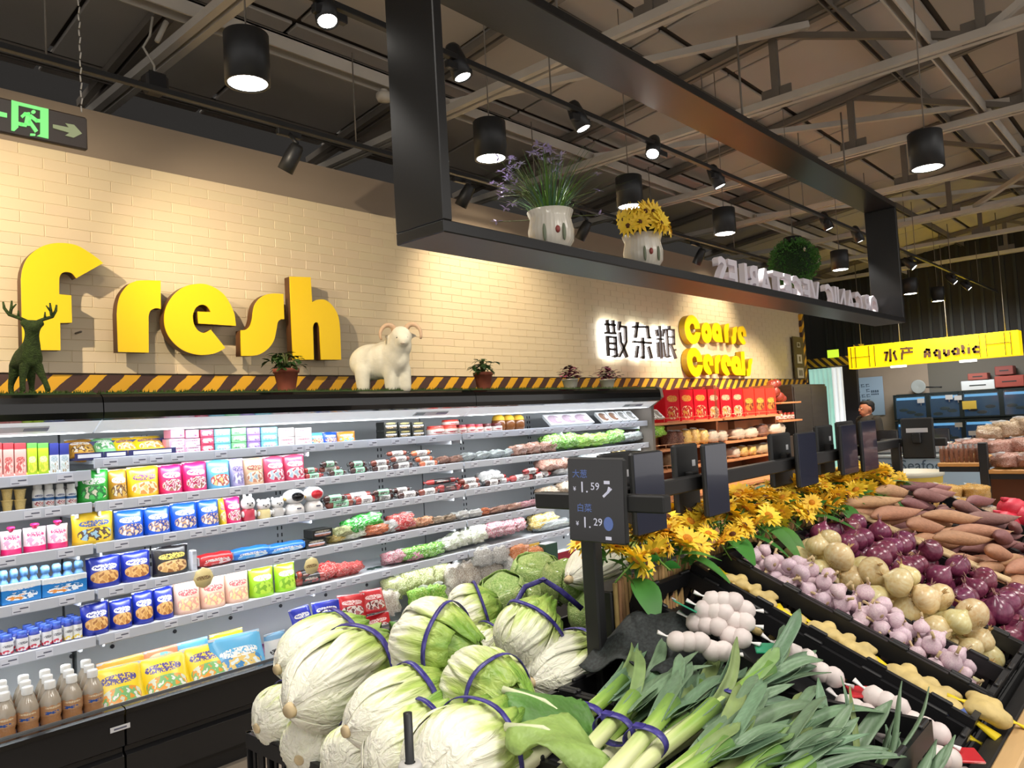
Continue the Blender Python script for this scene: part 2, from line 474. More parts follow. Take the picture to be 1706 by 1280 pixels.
for i, X in enumerate((.2, 2.25, 4.32, 6.3, 8.2, 10.05, 12.2, 14.2, 16.3)):
    t = struct(thing('roof_truss', None, None, (X, 0, 0)))
    b = MB(); double(b, (0, 6.4, TZ), (0, -6.2, TZ)); b.build('bottom_chord', m_steel, t)
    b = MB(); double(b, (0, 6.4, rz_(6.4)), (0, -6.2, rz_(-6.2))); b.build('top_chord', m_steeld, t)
    ys = [5.2, 3.9, 2.5, 1.0, -.6, -2.3, -4.1, -5.8]
    for k in range(len(ys)):
        y = ys[k]
        if rz_(y) - TZ > .45:
            b = MB(); b.box((0, y, (TZ + rz_(y)) / 2), (.05, .06, rz_(y) - TZ)); b.build('web', m_steeld, t)
        if k + 1 < len(ys) and k > 1:
            y2 = ys[k + 1]; b = MB()
            p, q = ((y, TZ), (y2, rz_(y2))) if k % 2 else ((y, rz_(y)), (y2, TZ))
            b.box((0, 0, math.hypot(q[0] - p[0], q[1] - p[1]) / 2), (.05, .05, math.hypot(q[0] - p[0], q[1] - p[1])), M=frame_to((0, q[0] - p[0], q[1] - p[1]), (0, p[0], p[1])))
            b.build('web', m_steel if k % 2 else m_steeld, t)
        if k > 1:
            b = MB(); b.box((0, y, TZ + .05), (.014, .26, .16), b=.005); b.build('gusset', m_steeld, t)
for k, y in enumerate((5.9, 4.8, 3.4, 2.0, .6, -.8, -2.2, -3.6)):
    b = MB(); chan(b, (-3, y, rz_(y) + .0), (17.4, y, rz_(y) + .0), .06, .1)
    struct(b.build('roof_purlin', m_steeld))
for y, w in ((4.5, .12), (1.35, .07), (-.9, .08), (-3.2, .08)):
    b = MB(); chan(b, (-3, y, TZ + .09), (17.4, y, TZ + .09), w, .10)
    struct(b.build('tie_beam', m_steel))
# diagonal wind braces in the roof plane between trusses
for X0, X1, y0, y1, z0, z1 in ((4.32, 8.2, 1.2, -2.6, 0, 1), (8.2, 4.32, 1.0, -2.8, 0, 1), (8.2, 12.2, 1.2, -2.6, 0, 1), (12.2, 8.2, 2.2, -2.2, 0, 1), (12.2, 16.3, 3.4, -1.0, 0, 1), (6.3, 10.05, 4.4, 1.2, 0, 1), (10.05, 14.2, 4.4, 1.5, 0, 1), (4.32, 6.3, 4.4, 2.2, 0, 1), (2.25, 4.32, 1.0, -3.0, 0, 1)):
    b = MB(); pa = Vector((X0, y0, TZ + .06)); pb = Vector((X1, y1, rz_(y1) - .06)); d = pb - pa
    b.box((0, 0, d.length / 2), (.055, .055, d.length), M=frame_to(d, pa)); struct(b.build('wind_brace', m_steel))
# round duct at the upper right
b = MB(); b.cyl((6.9, -3.5, 5.05), (9.6, 1.0, 4.72), .12, n=18); struct(b.build('vent_pipe', m_steel))

# ================================================================== HANGING FRAME
m_frame = M('black_lacquer', (24, 24, 25), .36, spec=.5, bump=(60, .05, .004))
FX0, FX1, FY0, FY1, FZ0, FZ1 = 2.04, 8.22, 2.15, 2.44, 2.40, 3.60
fr = thing('hanging_frame', 'long black lacquered frame hanging from the roof, pots and white letters on its ledge', 'display frame', (FX0, FY0, FZ0))
L_ = FX1 - FX0; Dp = FY1 - FY0
MB().box((L_ / 2, Dp / 2, .025), (L_, Dp, .05), b=.004).build('ledge', m_frame, fr)
MB().box((L_ / 2, Dp / 2, FZ1 - FZ0 - .025), (L_, Dp, .05), b=.004).build('top_rail', m_frame, fr)
for x in (.025, L_ - .025): MB().box((x, Dp / 2, (FZ1 - FZ0) / 2), (.05, Dp, FZ1 - FZ0 - .1), b=.004).build('upright', m_frame, fr)
for x in (1.0, 3.1, 5.2):
    b = MB(); b.cyl((x, Dp / 2, FZ1 - FZ0), (x, Dp / 2, 4.3 - FZ0), .008, n=6); b.build('hanger_rod', m_steeld, fr)

# ================================================================== LAMPS
m_black = M('matt_black_metal', (30, 31, 33), .45)
m_lens = M('lamp_lens', (255, 255, 255), .4, emit=((255, 249, 238), 14))
m_rim = M('lamp_reflector', (210, 205, 195), .25, metal=.8)
dl = thing('cylinder_downlight', 'x', 'lamp', group='black cylinder downlights in a row')
b = MB(); b.lathe([(.0, .23), (.097, .23), (.1, .226), (.1, 0), (.088, 0), (.086, .012), (.0, .012)], 28, caps=False); b.build('housing', m_black, dl)
b = MB(); b.lathe([(0, .004), (.086, .004), (.086, .009), (0, .009)], 28, caps=False); b.build('lens', m_lens, dl)
b = MB(); b.cyl((0, 0, .23), (0, 0, 1.55), .004, n=6); b.build('suspension', m_steeld, dl)
DL = [(413, 140, .2, 75), (818, 265, .2, 52), (1050, 345, .2, 41), (1208, 390, .2, 36.5), (1400, 450, .2, 28.5), (1517, 490, .2, 24), (1563, 502, .2, 21)]
for i, (px, py, d, w) in enumerate(DL):
    P = atY(px, py, 3.12)
    place(dl, P, label=['large black cylinder downlight over the left of the yellow sign', 'black cylinder downlight just right of the frame upright', 'black cylinder downlight right behind the yellow daisy pot', 'black cylinder downlight above the start of the white letters', 'black cylinder downlight beside the far frame upright', 'black cylinder downlight beyond the frame, nearer of the last two', 'black cylinder downlight beyond the frame, last of the row'][i])
    spot('downlight', P - Vector((0, 0, .02)), P - Vector((0, 0, 2)), 50 if i < 5 else 40, 105, .6, (1, .9, .74), .08)
P = atY(1545, 281, 1.2)
place(dl, P, label='lone black cylinder downlight under the trusses right of the frame', group=None)
spot('downlight', P - Vector((0, 0, .02)), P - Vector((0, 0, 2)), 90, 105, .6, NEUT, .08)
# track rails
def track(name, y, z, x0, x1, label):
    t = thing(name, label, 'track rail', (x0, y, z))
    b = MB(); b.box(((x1 - x0) / 2, 0, 0), (x1 - x0, .036, .03), b=.003); b.build('rail', m_black, t)
    for x in np.arange(.4, x1 - x0, 1.9):
        b = MB(); b.cyl((x, 0, .015), (x, 0, 4.25 - z), .005, n=6); b.build('hanger', m_steeld, t)
    return t
track('track_rail', 2.72, 3.52, 1.2, 16.5, 'thin black lighting track above the hanging frame')
track('track_rail', 4.2, 3.60, -1.0, 11.5, 'thin black lighting track along the top of the sign wall')
sp_on = {}
def spot_proto(lit, label):
    t = thing('track_spotlight', label, 'lamp', group='black track spotlights')
    b = MB(); b.box((0, 0, -.02), (.16, .034, .04), b=.004); b.box((0, 0, -.075), (.03, .03, .08), b=.004); b.build('track_adapter', m_black, t)
    return t
def track_spot(px, py, y, zt, aim, lit, label, power=70, col=NEUT):
    """py is the lens centre; the head tilts towards aim"""
    P = atY(px, py, y); d = (Vector(aim) - P).normalized()
    t = thing('track_spotlight', label, 'lamp', (P.x, y, zt), group='black track spotlights')
    top = P - d * .17; base = Vector((top.x, y, zt))
    b = MB(); b.box((0, 0, -.035), (.17, .034, .04), b=.004)
    e = top - base - Vector((0, 0, -.02))
    b.cyl((0, 0, -.03), tuple(e), .013, n=8); b.build('track_adapter', m_black, t)
    Mx = frame_to(d, P - base)
    b = MB(); b.lathe([(0, -.185), (.03, -.185), (.042, -.165), (.05, -.1), (.05, 0), (.043, 0), (.041, -.012), (0, -.012)], 20, M=Mx, caps=False); b.build('head', m_black, t)
    b = MB(); b.lathe([(0, -.010), (.041, -.010), (.041, -.005), (0, -.005)], 20, M=Mx, caps=False)
    b.build('lens', m_lens if lit else M('lens_off', (70, 68, 64), .3), t)
    if lit: spot('track_spot', P + d * .02, aim, power, 52, .5, col, .04)
T1 = [(550, 38, (1.7, 1.5, .9), 'lit track spotlight left of the near frame upright, glaring at the viewer'), (765, 127, (2.95, 2.40, 2.2), 'lit track spotlight seen against the near frame upright'), (967, 213, (2.9, 1.2, .9), 'lit track spotlight inside the frame, second from the near upright'),
      (1099, 262, (3.85, 2.40, 2.2), 'lit track spotlight inside the frame, tilted towards the onions'), (1197, 310, (4.2, 1.0, 1.0), 'lit track spotlight above the white letters, hanging straight down'),
      (1380, 381, (5.9, .7, 1.0), 'lit track spotlight, first of the two by the far upright'), (1432, 402, (6.8, .6, 1.0), 'lit track spotlight touching the far frame upright')]
for i, (px, py, aim, lb) in enumerate(T1):
    P = atY(px, py, 2.72)
    track_spot(px, py, 2.72, 3.505, aim if i in (1, 3) else (P.x + (.5 if i else -.2), P.y - .75, 1.0), True, lb, 66)
for px, py, lb in ((1523, 446, 'lit track spotlight beyond the frame, first of three'), (1592, 471, 'lit track spotlight beyond the frame, middle of three'), (1616, 481, 'lit track spotlight beyond the frame, last of three')):
    P = atY(px, py, 2.72); track_spot(px, py, 2.72, 3.505, (P.x + .3, .6, 1.0), True, lb, 60)
for px, py, lb, dx in ((484, 287, 'unlit track spotlight on the sign wall above the letter s', -.25), (772, 345, 'unlit track spotlight on the sign wall behind the near upright', -.2), (968, 400, 'unlit track spotlight on the sign wall behind the white pots', -.15), (1160, 440, 'unlit track spotlight on the sign wall left of the white letters', 0)):
    P = atY(px, py, 4.2); track_spot(px, py, 4.2, 3.585, (P.x + dx, 4.75, P.z - .9), False, lb)
# loudspeaker on a bent bracket at the upper left, smoke detector
t = thing('wall_speaker', 'small black loudspeaker hanging on a cord from the roof beam', 'speaker', tuple(atY(258, 140, 4.4)))
MB().box((0, 0, 0), (.13, .12, .12), b=.025).build('cabinet', M('speaker_dark', (44, 42, 42), .6), t)
MB().box((-.01, -.062, 0), (.10, .006, .09), b=.003).build('grille', M('speaker_grille', (24, 24, 26), .8), t)
b = MB(); b.tube([(0, 0, .06), (0, 0, .11), (-.06, 0, .2), (-.02, 0, .28), (.0, 0, .4)], .007, 6); b.tube([(.02, 0, .26), (.08, 0, .4)], .016, 6); b.build('bracket', M('cable_grey', (170, 165, 155), .6), t)
t = thing('smoke_detector', 'round white smoke detector under the beam beside the near upright', 'detector', tuple(atY(640, 163, 4.45)))
b = MB(); b.lathe([(0, -.03), (.05, -.025), (.06, 0), (.06, .03), (0, .03)], 18, caps=False); b.build('cover', M('detector_white', (205, 198, 185), .5), t)
b = MB(); b.cyl((0, 0, .03), (0, 0, .06), .03, n=12); b.build('base', m_steel, t)

# ================================================================== CHILLER CABINETS
m_cblack = M('chiller_black', (16, 16, 17), .16, coat=.3, spec=.45)
m_lower = M('chiller_lower_black', (24, 24, 26), .3)
m_white = M('chiller_white', (226, 230, 234), .4)
m_back = M('chiller_back', (168, 172, 174), .5, noise=(3, .04))
m_shelf = M('shelf_enamel', (206, 210, 216), .4)
m_strip = M('price_strip', (196, 202, 216), .3)
m_tag = M('price_tag', (214, 218, 232), .4)
m_tagb = M('price_tag_print', (90, 92, 112), .5)
m_valance = M('lit_valance', (226, 230, 234), .4, emit=((232, 238, 246), .20))  # faint glow put into the white valance to brighten its band
m_alu = M('aluminium', (180, 182, 186), .3, metal=.8)
m_lcd = M('lcd_grey', (92, 108, 112), .3)
SHZ = [1.575, 1.365, 1.165, .945, .725]      # shelf tops
SY0, SY1 = 4.05, 4.50
def xprism(mb, prof, x0, x1, mat=0, side=None):
    """profile in (y,z) extruded along x"""
    return mb.prism(prof, lambda u, v, d: (d, u, v), x0, x1, mat, side)
tagm = MB().box((0, 0, 0), (.07, .003, .034)).mesh('price_tag', [m_tag])
tag2 = MB(); tag2.box((0, 0, 0), (.07, .003, .034)); tag2.box((.012, -.0018, .004), (.034, .0008, .006), 1); tag2.box((-.015, -.0018, -.008), (.03, .0008, .004), 1)
tagm = tag2.mesh('price_tag', [m_tag, m_tagb])
def chiller(x0, x1, label, low1=False, right_end=False):
    w = x1 - x0
    t = thing('open_chiller', label, 'chiller', (x0, 3.74, 0), group='open multideck chillers')
    Y = lambda y: y - 3.74
    b = MB()
    xprism(b, [(Y(3.80), .0), (Y(3.80), .09), (Y(3.745), .10), (Y(3.745), .235), (Y(3.765), .25), (Y(3.765), .27), (Y(3.735), .285), (Y(3.735), .43), (Y(3.775), .43), (Y(3.80), .34), (Y(4.42), .34), (Y(4.42), 0)], .004, w - .004)
    b.build('lower_body', m_lower, t)
    b = MB(); xprism(b, [(Y(3.728), .425), (Y(3.728), .445), (Y(3.742), .453), (Y(3.79), .453), (Y(3.79), .425)], .002, w - .002); b.build('lip_rail', m_cblack, t)
    b = MB(); b.box((w / 2, Y(3.795), .446), (w, .006, .03)); b.build('lip_trim', m_alu, t)
    b = MB(); b.box((w / 2, Y(4.1), .347), (w - .02, .60, .012)); b.build('well_floor', m_shelf, t)
    b = MB(); b.box((w / 2, Y(4.525), 1.06), (w - .01, .05, 1.5)); b.build('back_panel', m_back, t)
    b = MB()
    for x in np.arange(.42, w, .833):
        for k in range(26): b.box((x, Y(4.498), .55 + .045 * k), (.006, .006, .022)); b.box((x + .03, Y(4.498), .55 + .045 * k), (.006, .006, .022))
    tag(b.build('slot_holes', M('slot_dark', (40, 42, 46), .7), t), kind='stuff')
    b = MB(); xprism(b, [(Y(4.36), .34), (Y(4.36), .66), (Y(4.5), .70), (Y(4.5), .34)], .01, w - .01); b.build('air_duct', m_back, t)
    b = MB()
    for x in np.arange(.18, w, .33):
        for z in (.585, .615): b.lathe([(0, 0), (.011, 0), (.011, .004), (0, .004)], 10, M=basis((1, 0, 0), (0, 0, 1), (0, -1, 0), (x, Y(4.359), z)), caps=False)
    b.build('duct_hole', M('slot_dark', (40, 42, 46), .7), t)
    for k, z in enumerate(SHZ):
        xa = .006
        zz = z - .055 if (low1 and k == 0) else z
        b = MB(); b.box((w / 2, Y((SY0 + SY1) / 2), zz - .012), (w - 2 * xa, SY1 - SY0, .022), b=.003)
        for x in (.05, w / 2, w - .05): b.box((x, Y(4.3), zz - .045), (.012, .38, .05))
        sh_ = b.build('shelf', m_shelf, t)
        b = MB(); b.box((w / 2, Y(SY0 - .006), zz - .018), (w - 2 * xa, .012, .05), b=.003); b.build('price_strip', m_strip, sh_)
        x = .08 + .05 * ((k * 7) % 5) / 5
        while x < w - .08:
            put('price_tag', tagm, sh_, (x, Y(SY0 - .0145), zz - .020)); x += rnd.choice([.085, .11, .14, .19, .24])
    # canopy
    b = MB(); xprism(b, [(Y(3.905), 1.762), (Y(3.882), 1.770), (Y(3.876), 1.80), (Y(3.878), 1.845), (Y(3.888), 1.872), (Y(3.91), 1.886), (Y(3.96), 1.890), (Y(4.72), 1.890), (Y(4.72), 1.80), (Y(3.95), 1.80)], .0015, w - .0015); b.build('canopy', m_cblack, t)
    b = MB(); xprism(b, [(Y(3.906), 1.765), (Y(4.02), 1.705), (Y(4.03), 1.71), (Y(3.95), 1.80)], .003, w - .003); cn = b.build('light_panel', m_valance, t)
    b = MB(); xprism(b, [(Y(4.02), 1.705), (Y(4.12), 1.735), (Y(4.5), 1.74), (Y(4.5), 1.80), (Y(4.0), 1.80)], .003, w - .003); b.build('top_liner', m_white, t)
    P0 = Vector((w - .36, Y(3.963), 1.7345)); Mx = basis((1, 0, 0), Vector((0, .114, -.06)).normalized(), Vector((0, -.06, -.114)).normalized(), P0)
    b = MB(); b.box((0, 0, .001), (.30, .046, .003), M=Mx); b.box((-.10, 0, .003), (.075, .028, .003), 1, M=Mx); b.box((.10, 0, .003), (.10, .022, .003), 2, M=Mx); b.build('thermometer', [M('panel_grey', (190, 194, 200), .5), m_lcd, M('panel_violet', (120, 122, 150), .5)], cn)
    b = MB(); xprism(b, [(Y(3.93), 1.889), (Y(3.935), 1.897), (Y(4.35), 1.897), (Y(4.35), 1.889)], .01, w - .01)
    tm_ = b.build('turf_mat', M('turf_base', (44, 62, 24), .95), t)
    b = MB()
    for _ in range(int(w * 420)):
        x = rnd.uniform(.01, w - .01); y = rnd.choice([rnd.uniform(3.932, 3.96)] * 3 + [rnd.uniform(3.96, 4.3)]); hh = rnd.uniform(.008, .02)
        b.add([(x - .003, Y(y), 1.895), (x + .003, Y(y), 1.895), (x + rnd.uniform(-.006, .006), Y(y) - rnd.uniform(-.003, .012), 1.895 + hh)], [(0, 1, 2)])
    tag(b.build('turf_blades', M('turf_green', (66, 92, 28), .9, noise=(20, .3)), tm_, fix=False), kind='stuff')
    if right_end:
        b = MB(); xprism(b, [(Y(3.735), .0), (Y(3.735), .43), (Y(4.0), .9), (Y(3.99), 1.72), (Y(3.87), 1.80), (Y(3.885), 1.885), (Y(3.92), 1.905), (Y(4.73), 1.905), (Y(4.73), 0)], w, w + .045); b.build('end_panel', M('end_grey', (120, 112, 104), .5), t)
    return t
CX0 = [-1.10, 1.405, 3.91, 6.415]
chiller(CX0[0], CX0[1] - .002, 'open chiller with lowered top shelf of tall red, green and white cartons', low1=True)
chiller(CX0[1], CX0[2] - .002, 'middle open chiller of snack pouches, toys and short sausages')
chiller(CX0[2], CX0[3], 'last open chiller, full of sausages, green bags and mushrooms, ending at the red boxes', right_end=True)
sticker = thing('maker_plate', 'small white plate stuck on the black lower front of the chiller', 'plate', tuple(atY(200, 1213, 3.731)))
MB().box((0, -.002, 0), (.085, .003, .022)).build('plate', M('plate_white', (205, 206, 210), .5), sticker)
MB().box((0, -.0042, 0), (.055, .0008, .007)).build('print_line', m_tagb, sticker)

# ================================================================== WALL LETTERING
m_yel = M('sign_yellow', (250, 208, 8), .35, emit=((250, 200, 0), .05))
m_ret = M('sign_return', (92, 58, 30), .5)
m_retg = M('sign_return_gold', (170, 136, 16), .5)
def letter(outlines, off, sc, yf, dep, label, group, mret, sub=5, pins=True):
    conv = []
    for pts in outlines:
        q = []
        for p in pts:
            P = atY(off[0] + p[0] / sc, off[1] + p[1] / sc, yf); q.append((P.x, P.z) + tuple(p[2:]))
        conv.append(smooth_outline(q, sub))
    xs = [p[0] for p in conv[0]]; zs = [p[1] for p in conv[0]]
    o = ((min(xs) + max(xs)) / 2, min(zs))
    conv = [[(u - o[0], v - o[1]) for u, v in c] for c in conv]
    t = thing('sign_letter', label, 'letter', (o[0], yf, o[1]), group=group)
    fill_curve('face', conv, basis((1, 0, 0), (0, 0, 1), (0, -1, 0), (0, .004, 0)), .004, [m_yel], t)
    fill_curve('return', conv, basis((1, 0, 0), (0, 0, 1), (0, -1, 0), (0, .009 + dep / 2, 0)), dep / 2, [mret], t)
    if pins:
        b = MB()
        for u in (-.25, .25):
            x = u * (max(xs) - min(xs)); zt = .04
            b.cyl((x, .008 + dep, .12), (x, YW - yf, .12), .006, n=6)
        b.build('standoff_pin', m_steeld, t)
    return t
A, AS = (20, 390), 5.565; Bo, BS = (260, 440), 5.018
FRESH = [
 ('f', A, AS, [[(98, 1075, 1), (85, 420, 1), (100, 320), (150, 215), (250, 130), (360, 90), (480, 83), (600, 105), (700, 160), (790, 222), (845, 270, 1), (597, 410, 1), (560, 367), (510, 352), (465, 362), (441, 400), (437, 460, 1), (437, 558, 1), (550, 570, 1), (557, 822, 1), (447, 825, 1), (450, 1078, 1)]]),
 ('r', A, AS, [[(985, 1093, 1), (975, 740, 1), (985, 640), (1015, 550), (1080, 470), (1140, 440), (1200, 430), (1378, 432, 1), (1380, 695, 1), (1340, 688), (1290, 705), (1268, 750), (1266, 800, 1), (1268, 1100, 1)]]),
 ('e', Bo, BS, [[(668, 517, 1), (655, 420), (620, 335), (570, 258), (500, 203), (420, 170), (340, 166), (250, 185), (170, 237), (110, 312), (75, 400), (72, 500), (100, 590), (160, 670), (240, 727), (340, 757), (430, 758), (510, 740), (580, 702, 1), (457, 548, 1), (420, 570), (390, 576), (350, 555), (320, 510), (308, 450), (315, 400), (340, 360), (380, 340), (420, 350), (445, 375), (460, 402, 1), (350, 397, 1), (355, 497, 1)]]),
 ('s', Bo, BS, [[(712, 768, 1), (710, 553, 1), (750, 550), (785, 520), (805, 460), (812, 400), (828, 340), (865, 290), (915, 258), (975, 247), (1065, 250, 1), (1072, 460, 1), (1040, 465), (1018, 490), (1005, 560), (985, 640), (940, 705), (880, 748), (820, 766)]]),
 ('h', Bo, BS, [[(1118, 105, 1), (1293, 110, 1), (1305, 318, 1), (1350, 299), (1405, 298), (1455, 327), (1500, 385), (1528, 455), (1540, 560, 1), (1548, 800, 1), (1380, 800, 1), (1368, 530, 1), (1358, 497), (1340, 487), (1322, 497), (1312, 530, 1), (1320, 800, 1), (1145, 800, 1)]])]
for i, (ch, o, s_, out) in enumerate(FRESH):
    letter(out, o, s_, 4.60, .06, 'large yellow wall letter %s, %s of the word fresh' % (ch, ORD[i]), 'big yellow letters spelling fresh', m_ret)
C0, CS = (1130, 515), 10.667
def sh(p, dx, dy): return [[(q[0] + dx, q[1] + dy) + tuple(q[2:]) for q in c] for c in p]
C_ = [[(388, 350, 1), (370, 250), (320, 160), (255, 110), (190, 120), (140, 190), (118, 300), (130, 420), (170, 530), (230, 605), (290, 625), (345, 590), (380, 510), (398, 418, 1), (312, 412, 1), (295, 455), (265, 470), (225, 415), (205, 320), (225, 270), (250, 258), (280, 280), (300, 355, 1)]]
o_ = [[(415, 400), (425, 310), (460, 255), (500, 240), (550, 270), (585, 370), (595, 480), (575, 570), (530, 605), (480, 590), (435, 520)], [(480, 420), (490, 380), (505, 375), (520, 410), (520, 440), (505, 452)]]
a_ = [[(725, 590, 1), (670, 580), (620, 520), (600, 420), (610, 320), (640, 260), (680, 245), (730, 270), (760, 340), (775, 440), (795, 590, 1)], [(675, 410), (690, 380), (705, 400), (712, 440), (690, 450)]]
r_ = [[(835, 595, 1), (815, 420), (825, 320), (850, 272), (905, 255, 1), (905, 350, 1), (890, 400, 1), (895, 600, 1)]]
s_l = [[(955, 630, 1), (945, 500, 1), (970, 470), (975, 380), (990, 330), (1045, 310, 1), (1045, 400, 1), (1030, 440), (1030, 550), (1010, 612)]]
e_ = [[(1215, 490, 1), (1200, 390), (1160, 315), (1110, 310), (1070, 350), (1060, 440), (1080, 540), (1130, 610), (1170, 635), (1205, 605, 1), (1165, 515, 1), (1135, 480), (1122, 430), (1135, 398), (1155, 425, 1), (1150, 490, 1)]]
e2 = [[(625, 1005, 1), (615, 910), (580, 830), (530, 800), (480, 830), (450, 910), (450, 1010), (470, 1090), (520, 1150), (565, 1170), (600, 1140, 1), (560, 1045, 1), (535, 1000), (525, 950), (540, 920), (552, 950, 1), (555, 1005, 1)]]
r2 = [[(660, 1145, 1), (655, 960), (662, 880), (690, 832), (745, 810, 1), (750, 920, 1), (722, 950), (715, 1000, 1), (720, 1150, 1)]]
l2 = [[(1118, 755, 1), (1175, 755, 1), (1195, 1185, 1), (1137, 1180, 1)]]
s2 = [[(1220, 1195, 1), (1225, 1080, 1), (1245, 1050), (1248, 960), (1265, 900), (1320, 875, 1), (1315, 960, 1), (1300, 1000), (1295, 1100), (1275, 1185)]]
for wd, seq in (('Coarse', (('C', C_), ('o', o_), ('a', a_), ('r', r_), ('s', s_l), ('e', e_))), ('Cereals', (('C', sh(C_, 42, 582)), ('e', e2), ('r', r2), ('e', sh(e2, 318, 12)), ('a', sh(a_, 345, 588)), ('l', l2), ('s', s2)))):
    for i, (ch, out) in enumerate(seq):
        letter(out, C0, CS, 4.66, .075, 'small yellow wall letter %s, %s of the word %s' % (ch, ORD[i], wd), 'yellow letters spelling %s' % wd, m_retg, 4, False)
m_hdark = M('halo_letter_face', (74, 64, 62), .5)
m_halo = M('halo_light', (255, 255, 255), .5, emit=((244, 250, 255), 5.0))
CH = [('san', [[(155, 95), (185, 355)], [(270, 105), (298, 365)], [(115, 185), (325, 205)], [(115, 360), (338, 375)], [(162, 430), (187, 835)], [(140, 440), (345, 452)], [(322, 450), (345, 840)], [(190, 572), (325, 580)], [(190, 688), (330, 700)], [(270, 835), (350, 842)], [(410, 130), (390, 315)], [(395, 228), (548, 245)], [(528, 245), (538, 545), (400, 850)], [(410, 345), (430, 545), (562, 855)]]),
      ('za', [[(770, 145), (730, 465)], [(670, 240), (985, 240)], [(972, 240), (1000, 462)], [(975, 462), (1040, 460)], [(875, 450), (895, 870)], [(680, 540), (1060, 570)], [(780, 620), (750, 865)], [(990, 635), (1062, 880)], [(840, 855), (915, 870)]]),
      ('liang', [[(1220, 220), (1262, 888)], [(1168, 485), (1302, 492)], [(1155, 290), (1180, 430)], [(1305, 280), (1280, 440)], [(1185, 545), (1205, 860)], [(1295, 545), (1330, 860)], [(1412, 220), (1422, 290)], [(1335, 292), (1518, 302)], [(1362, 295), (1402, 850)], [(1500, 300), (1512, 605)], [(1380, 440), (1515, 450)], [(1380, 588), (1530, 595)], [(1368, 855), (1455, 830)], [(1452, 605), (1555, 885)], [(1500, 722), (1550, 700)]])]
for i, (nm, st) in enumerate(CH):
    def fpt(u, v, d, yf=4.665):
        P = atY(1000 + u / 12.186, 525 + v / 12.186, yf); return (P.x - org.x, d, P.z - org.z)
    org = Vector((0, 0, 0)); org = Vector(fpt((260, 860, 1400)[i], 860, 0)); org.y = 0
    t = thing('halo_character', 'dark backlit Chinese character, %s of three, beside the yellow cereal letters' % ORD[i], 'character', (org.x, 4.665, org.z), group='backlit Chinese characters')
    f = MB(); h_ = MB()
    for k, s in enumerate(st):
        stroke(f, fpt, s, 44 if i < 2 else 34, 0, .024 + .0004 * k)
        stroke(h_, fpt, s, 74 if i < 2 else 56, .040 + .0003 * k, .070)
    f.build('face', m_hdark, t); h_.build('glowing_back', m_halo, t)

# ================================================================== EXIT SIGN
ES = 11.373
t = thing('exit_sign', 'green running man exit sign with arrows, hung at the upper left', 'exit sign', tuple(atY(55, 205, 3.1)))
o0 = Vector(t.location)
def ep(u, v, d=0):
    P = atY(u / ES, 160 + v / ES, 3.1); return (P.x - o0.x, d, P.z - o0.z)
m_exb = M('exit_brown', (62, 50, 42), .4); m_exg = M('exit_green', (120, 210, 120), .5, emit=((110, 205, 112), .62)); m_exl = M('exit_pale', (160, 170, 128), .5, emit=((160, 170, 130), .12))
b = MB(); x1 = ep(1645, 0)[0]; zt = ep(900, 225)[2]; zb = ep(900, 870)[2]; b.box(((x1 * 2 - .44) / 2, .012, (zt + zb) / 2), (.44, .022, zt - zb), b=.006); b.build('case', m_exb, t)
def epoly(mb, pts, mat=0): mb.prism([ep(u, v)[::2] for u, v in pts], lambda a, c, d: (a, d, c), -.003, .002, mat)
b = MB()
epoly(b, [(215, 80), (345, 115), (345, 600), (270, 668), (212, 655)]); epoly(b, [(345, 115), (760, 215), (760, 275), (345, 178)]); epoly(b, [(760, 215), (915, 250), (915, 812), (695, 760), (760, 725)])
b.build('door_symbol', m_exg, t)
b = MB()
for s, w in (([(405, 400), (470, 345), (560, 350)], 62), ([(520, 340), (560, 350)], 60), ([(545, 360), (505, 560)], 110), ([(560, 370), (690, 470), (775, 475)], 62), ([(505, 560), (400, 540), (315, 515)], 62), ([(545, 470), (690, 680)], 66), ([(570, 735), (665, 740)], 40)):
    stroke(b, lambda u, v, d: ep(u, v, d), s, w, -.004, .002)
hd = [(630 + 42 * math.cos(a), 305 + 36 * math.sin(a)) for a in np.linspace(0, 2 * PI, 16, endpoint=False)]
epoly(b, hd); b.build('running_man', m_exg, t)
b = MB(); epoly(b, [(1000, 540), (1300, 600), (1235, 520), (1400, 550), (1550, 715), (1390, 795), (1230, 750), (1310, 700), (1000, 610)]); b.build('arrow', m_exl, t)
b = MB(); epoly(b, [(130, 330), (-180, 255), (-110, 180), (-260, 150), (-420, 270), (-270, 400), (-110, 420), (-180, 350), (130, 412)]); b.build('arrow', m_exg, t)
b = MB()
for k in range(22): b.tube([(.17, .012, zt + .02 + .03 * k), (.17 + .004 * (k % 2), .012 + .004 * ((k + 1) % 2), zt + .045 + .03 * k)], .003, 5)
b.build('chain', m_steel, t); b = MB()
for k in range(22): b.tube([(-.25, .012, zt + .02 + .03 * k), (-.25 + .004 * (k % 2), .012 + .004 * ((k + 1) % 2), zt + .045 + .03 * k)], .003, 5)
b.build('chain', m_steel, t)

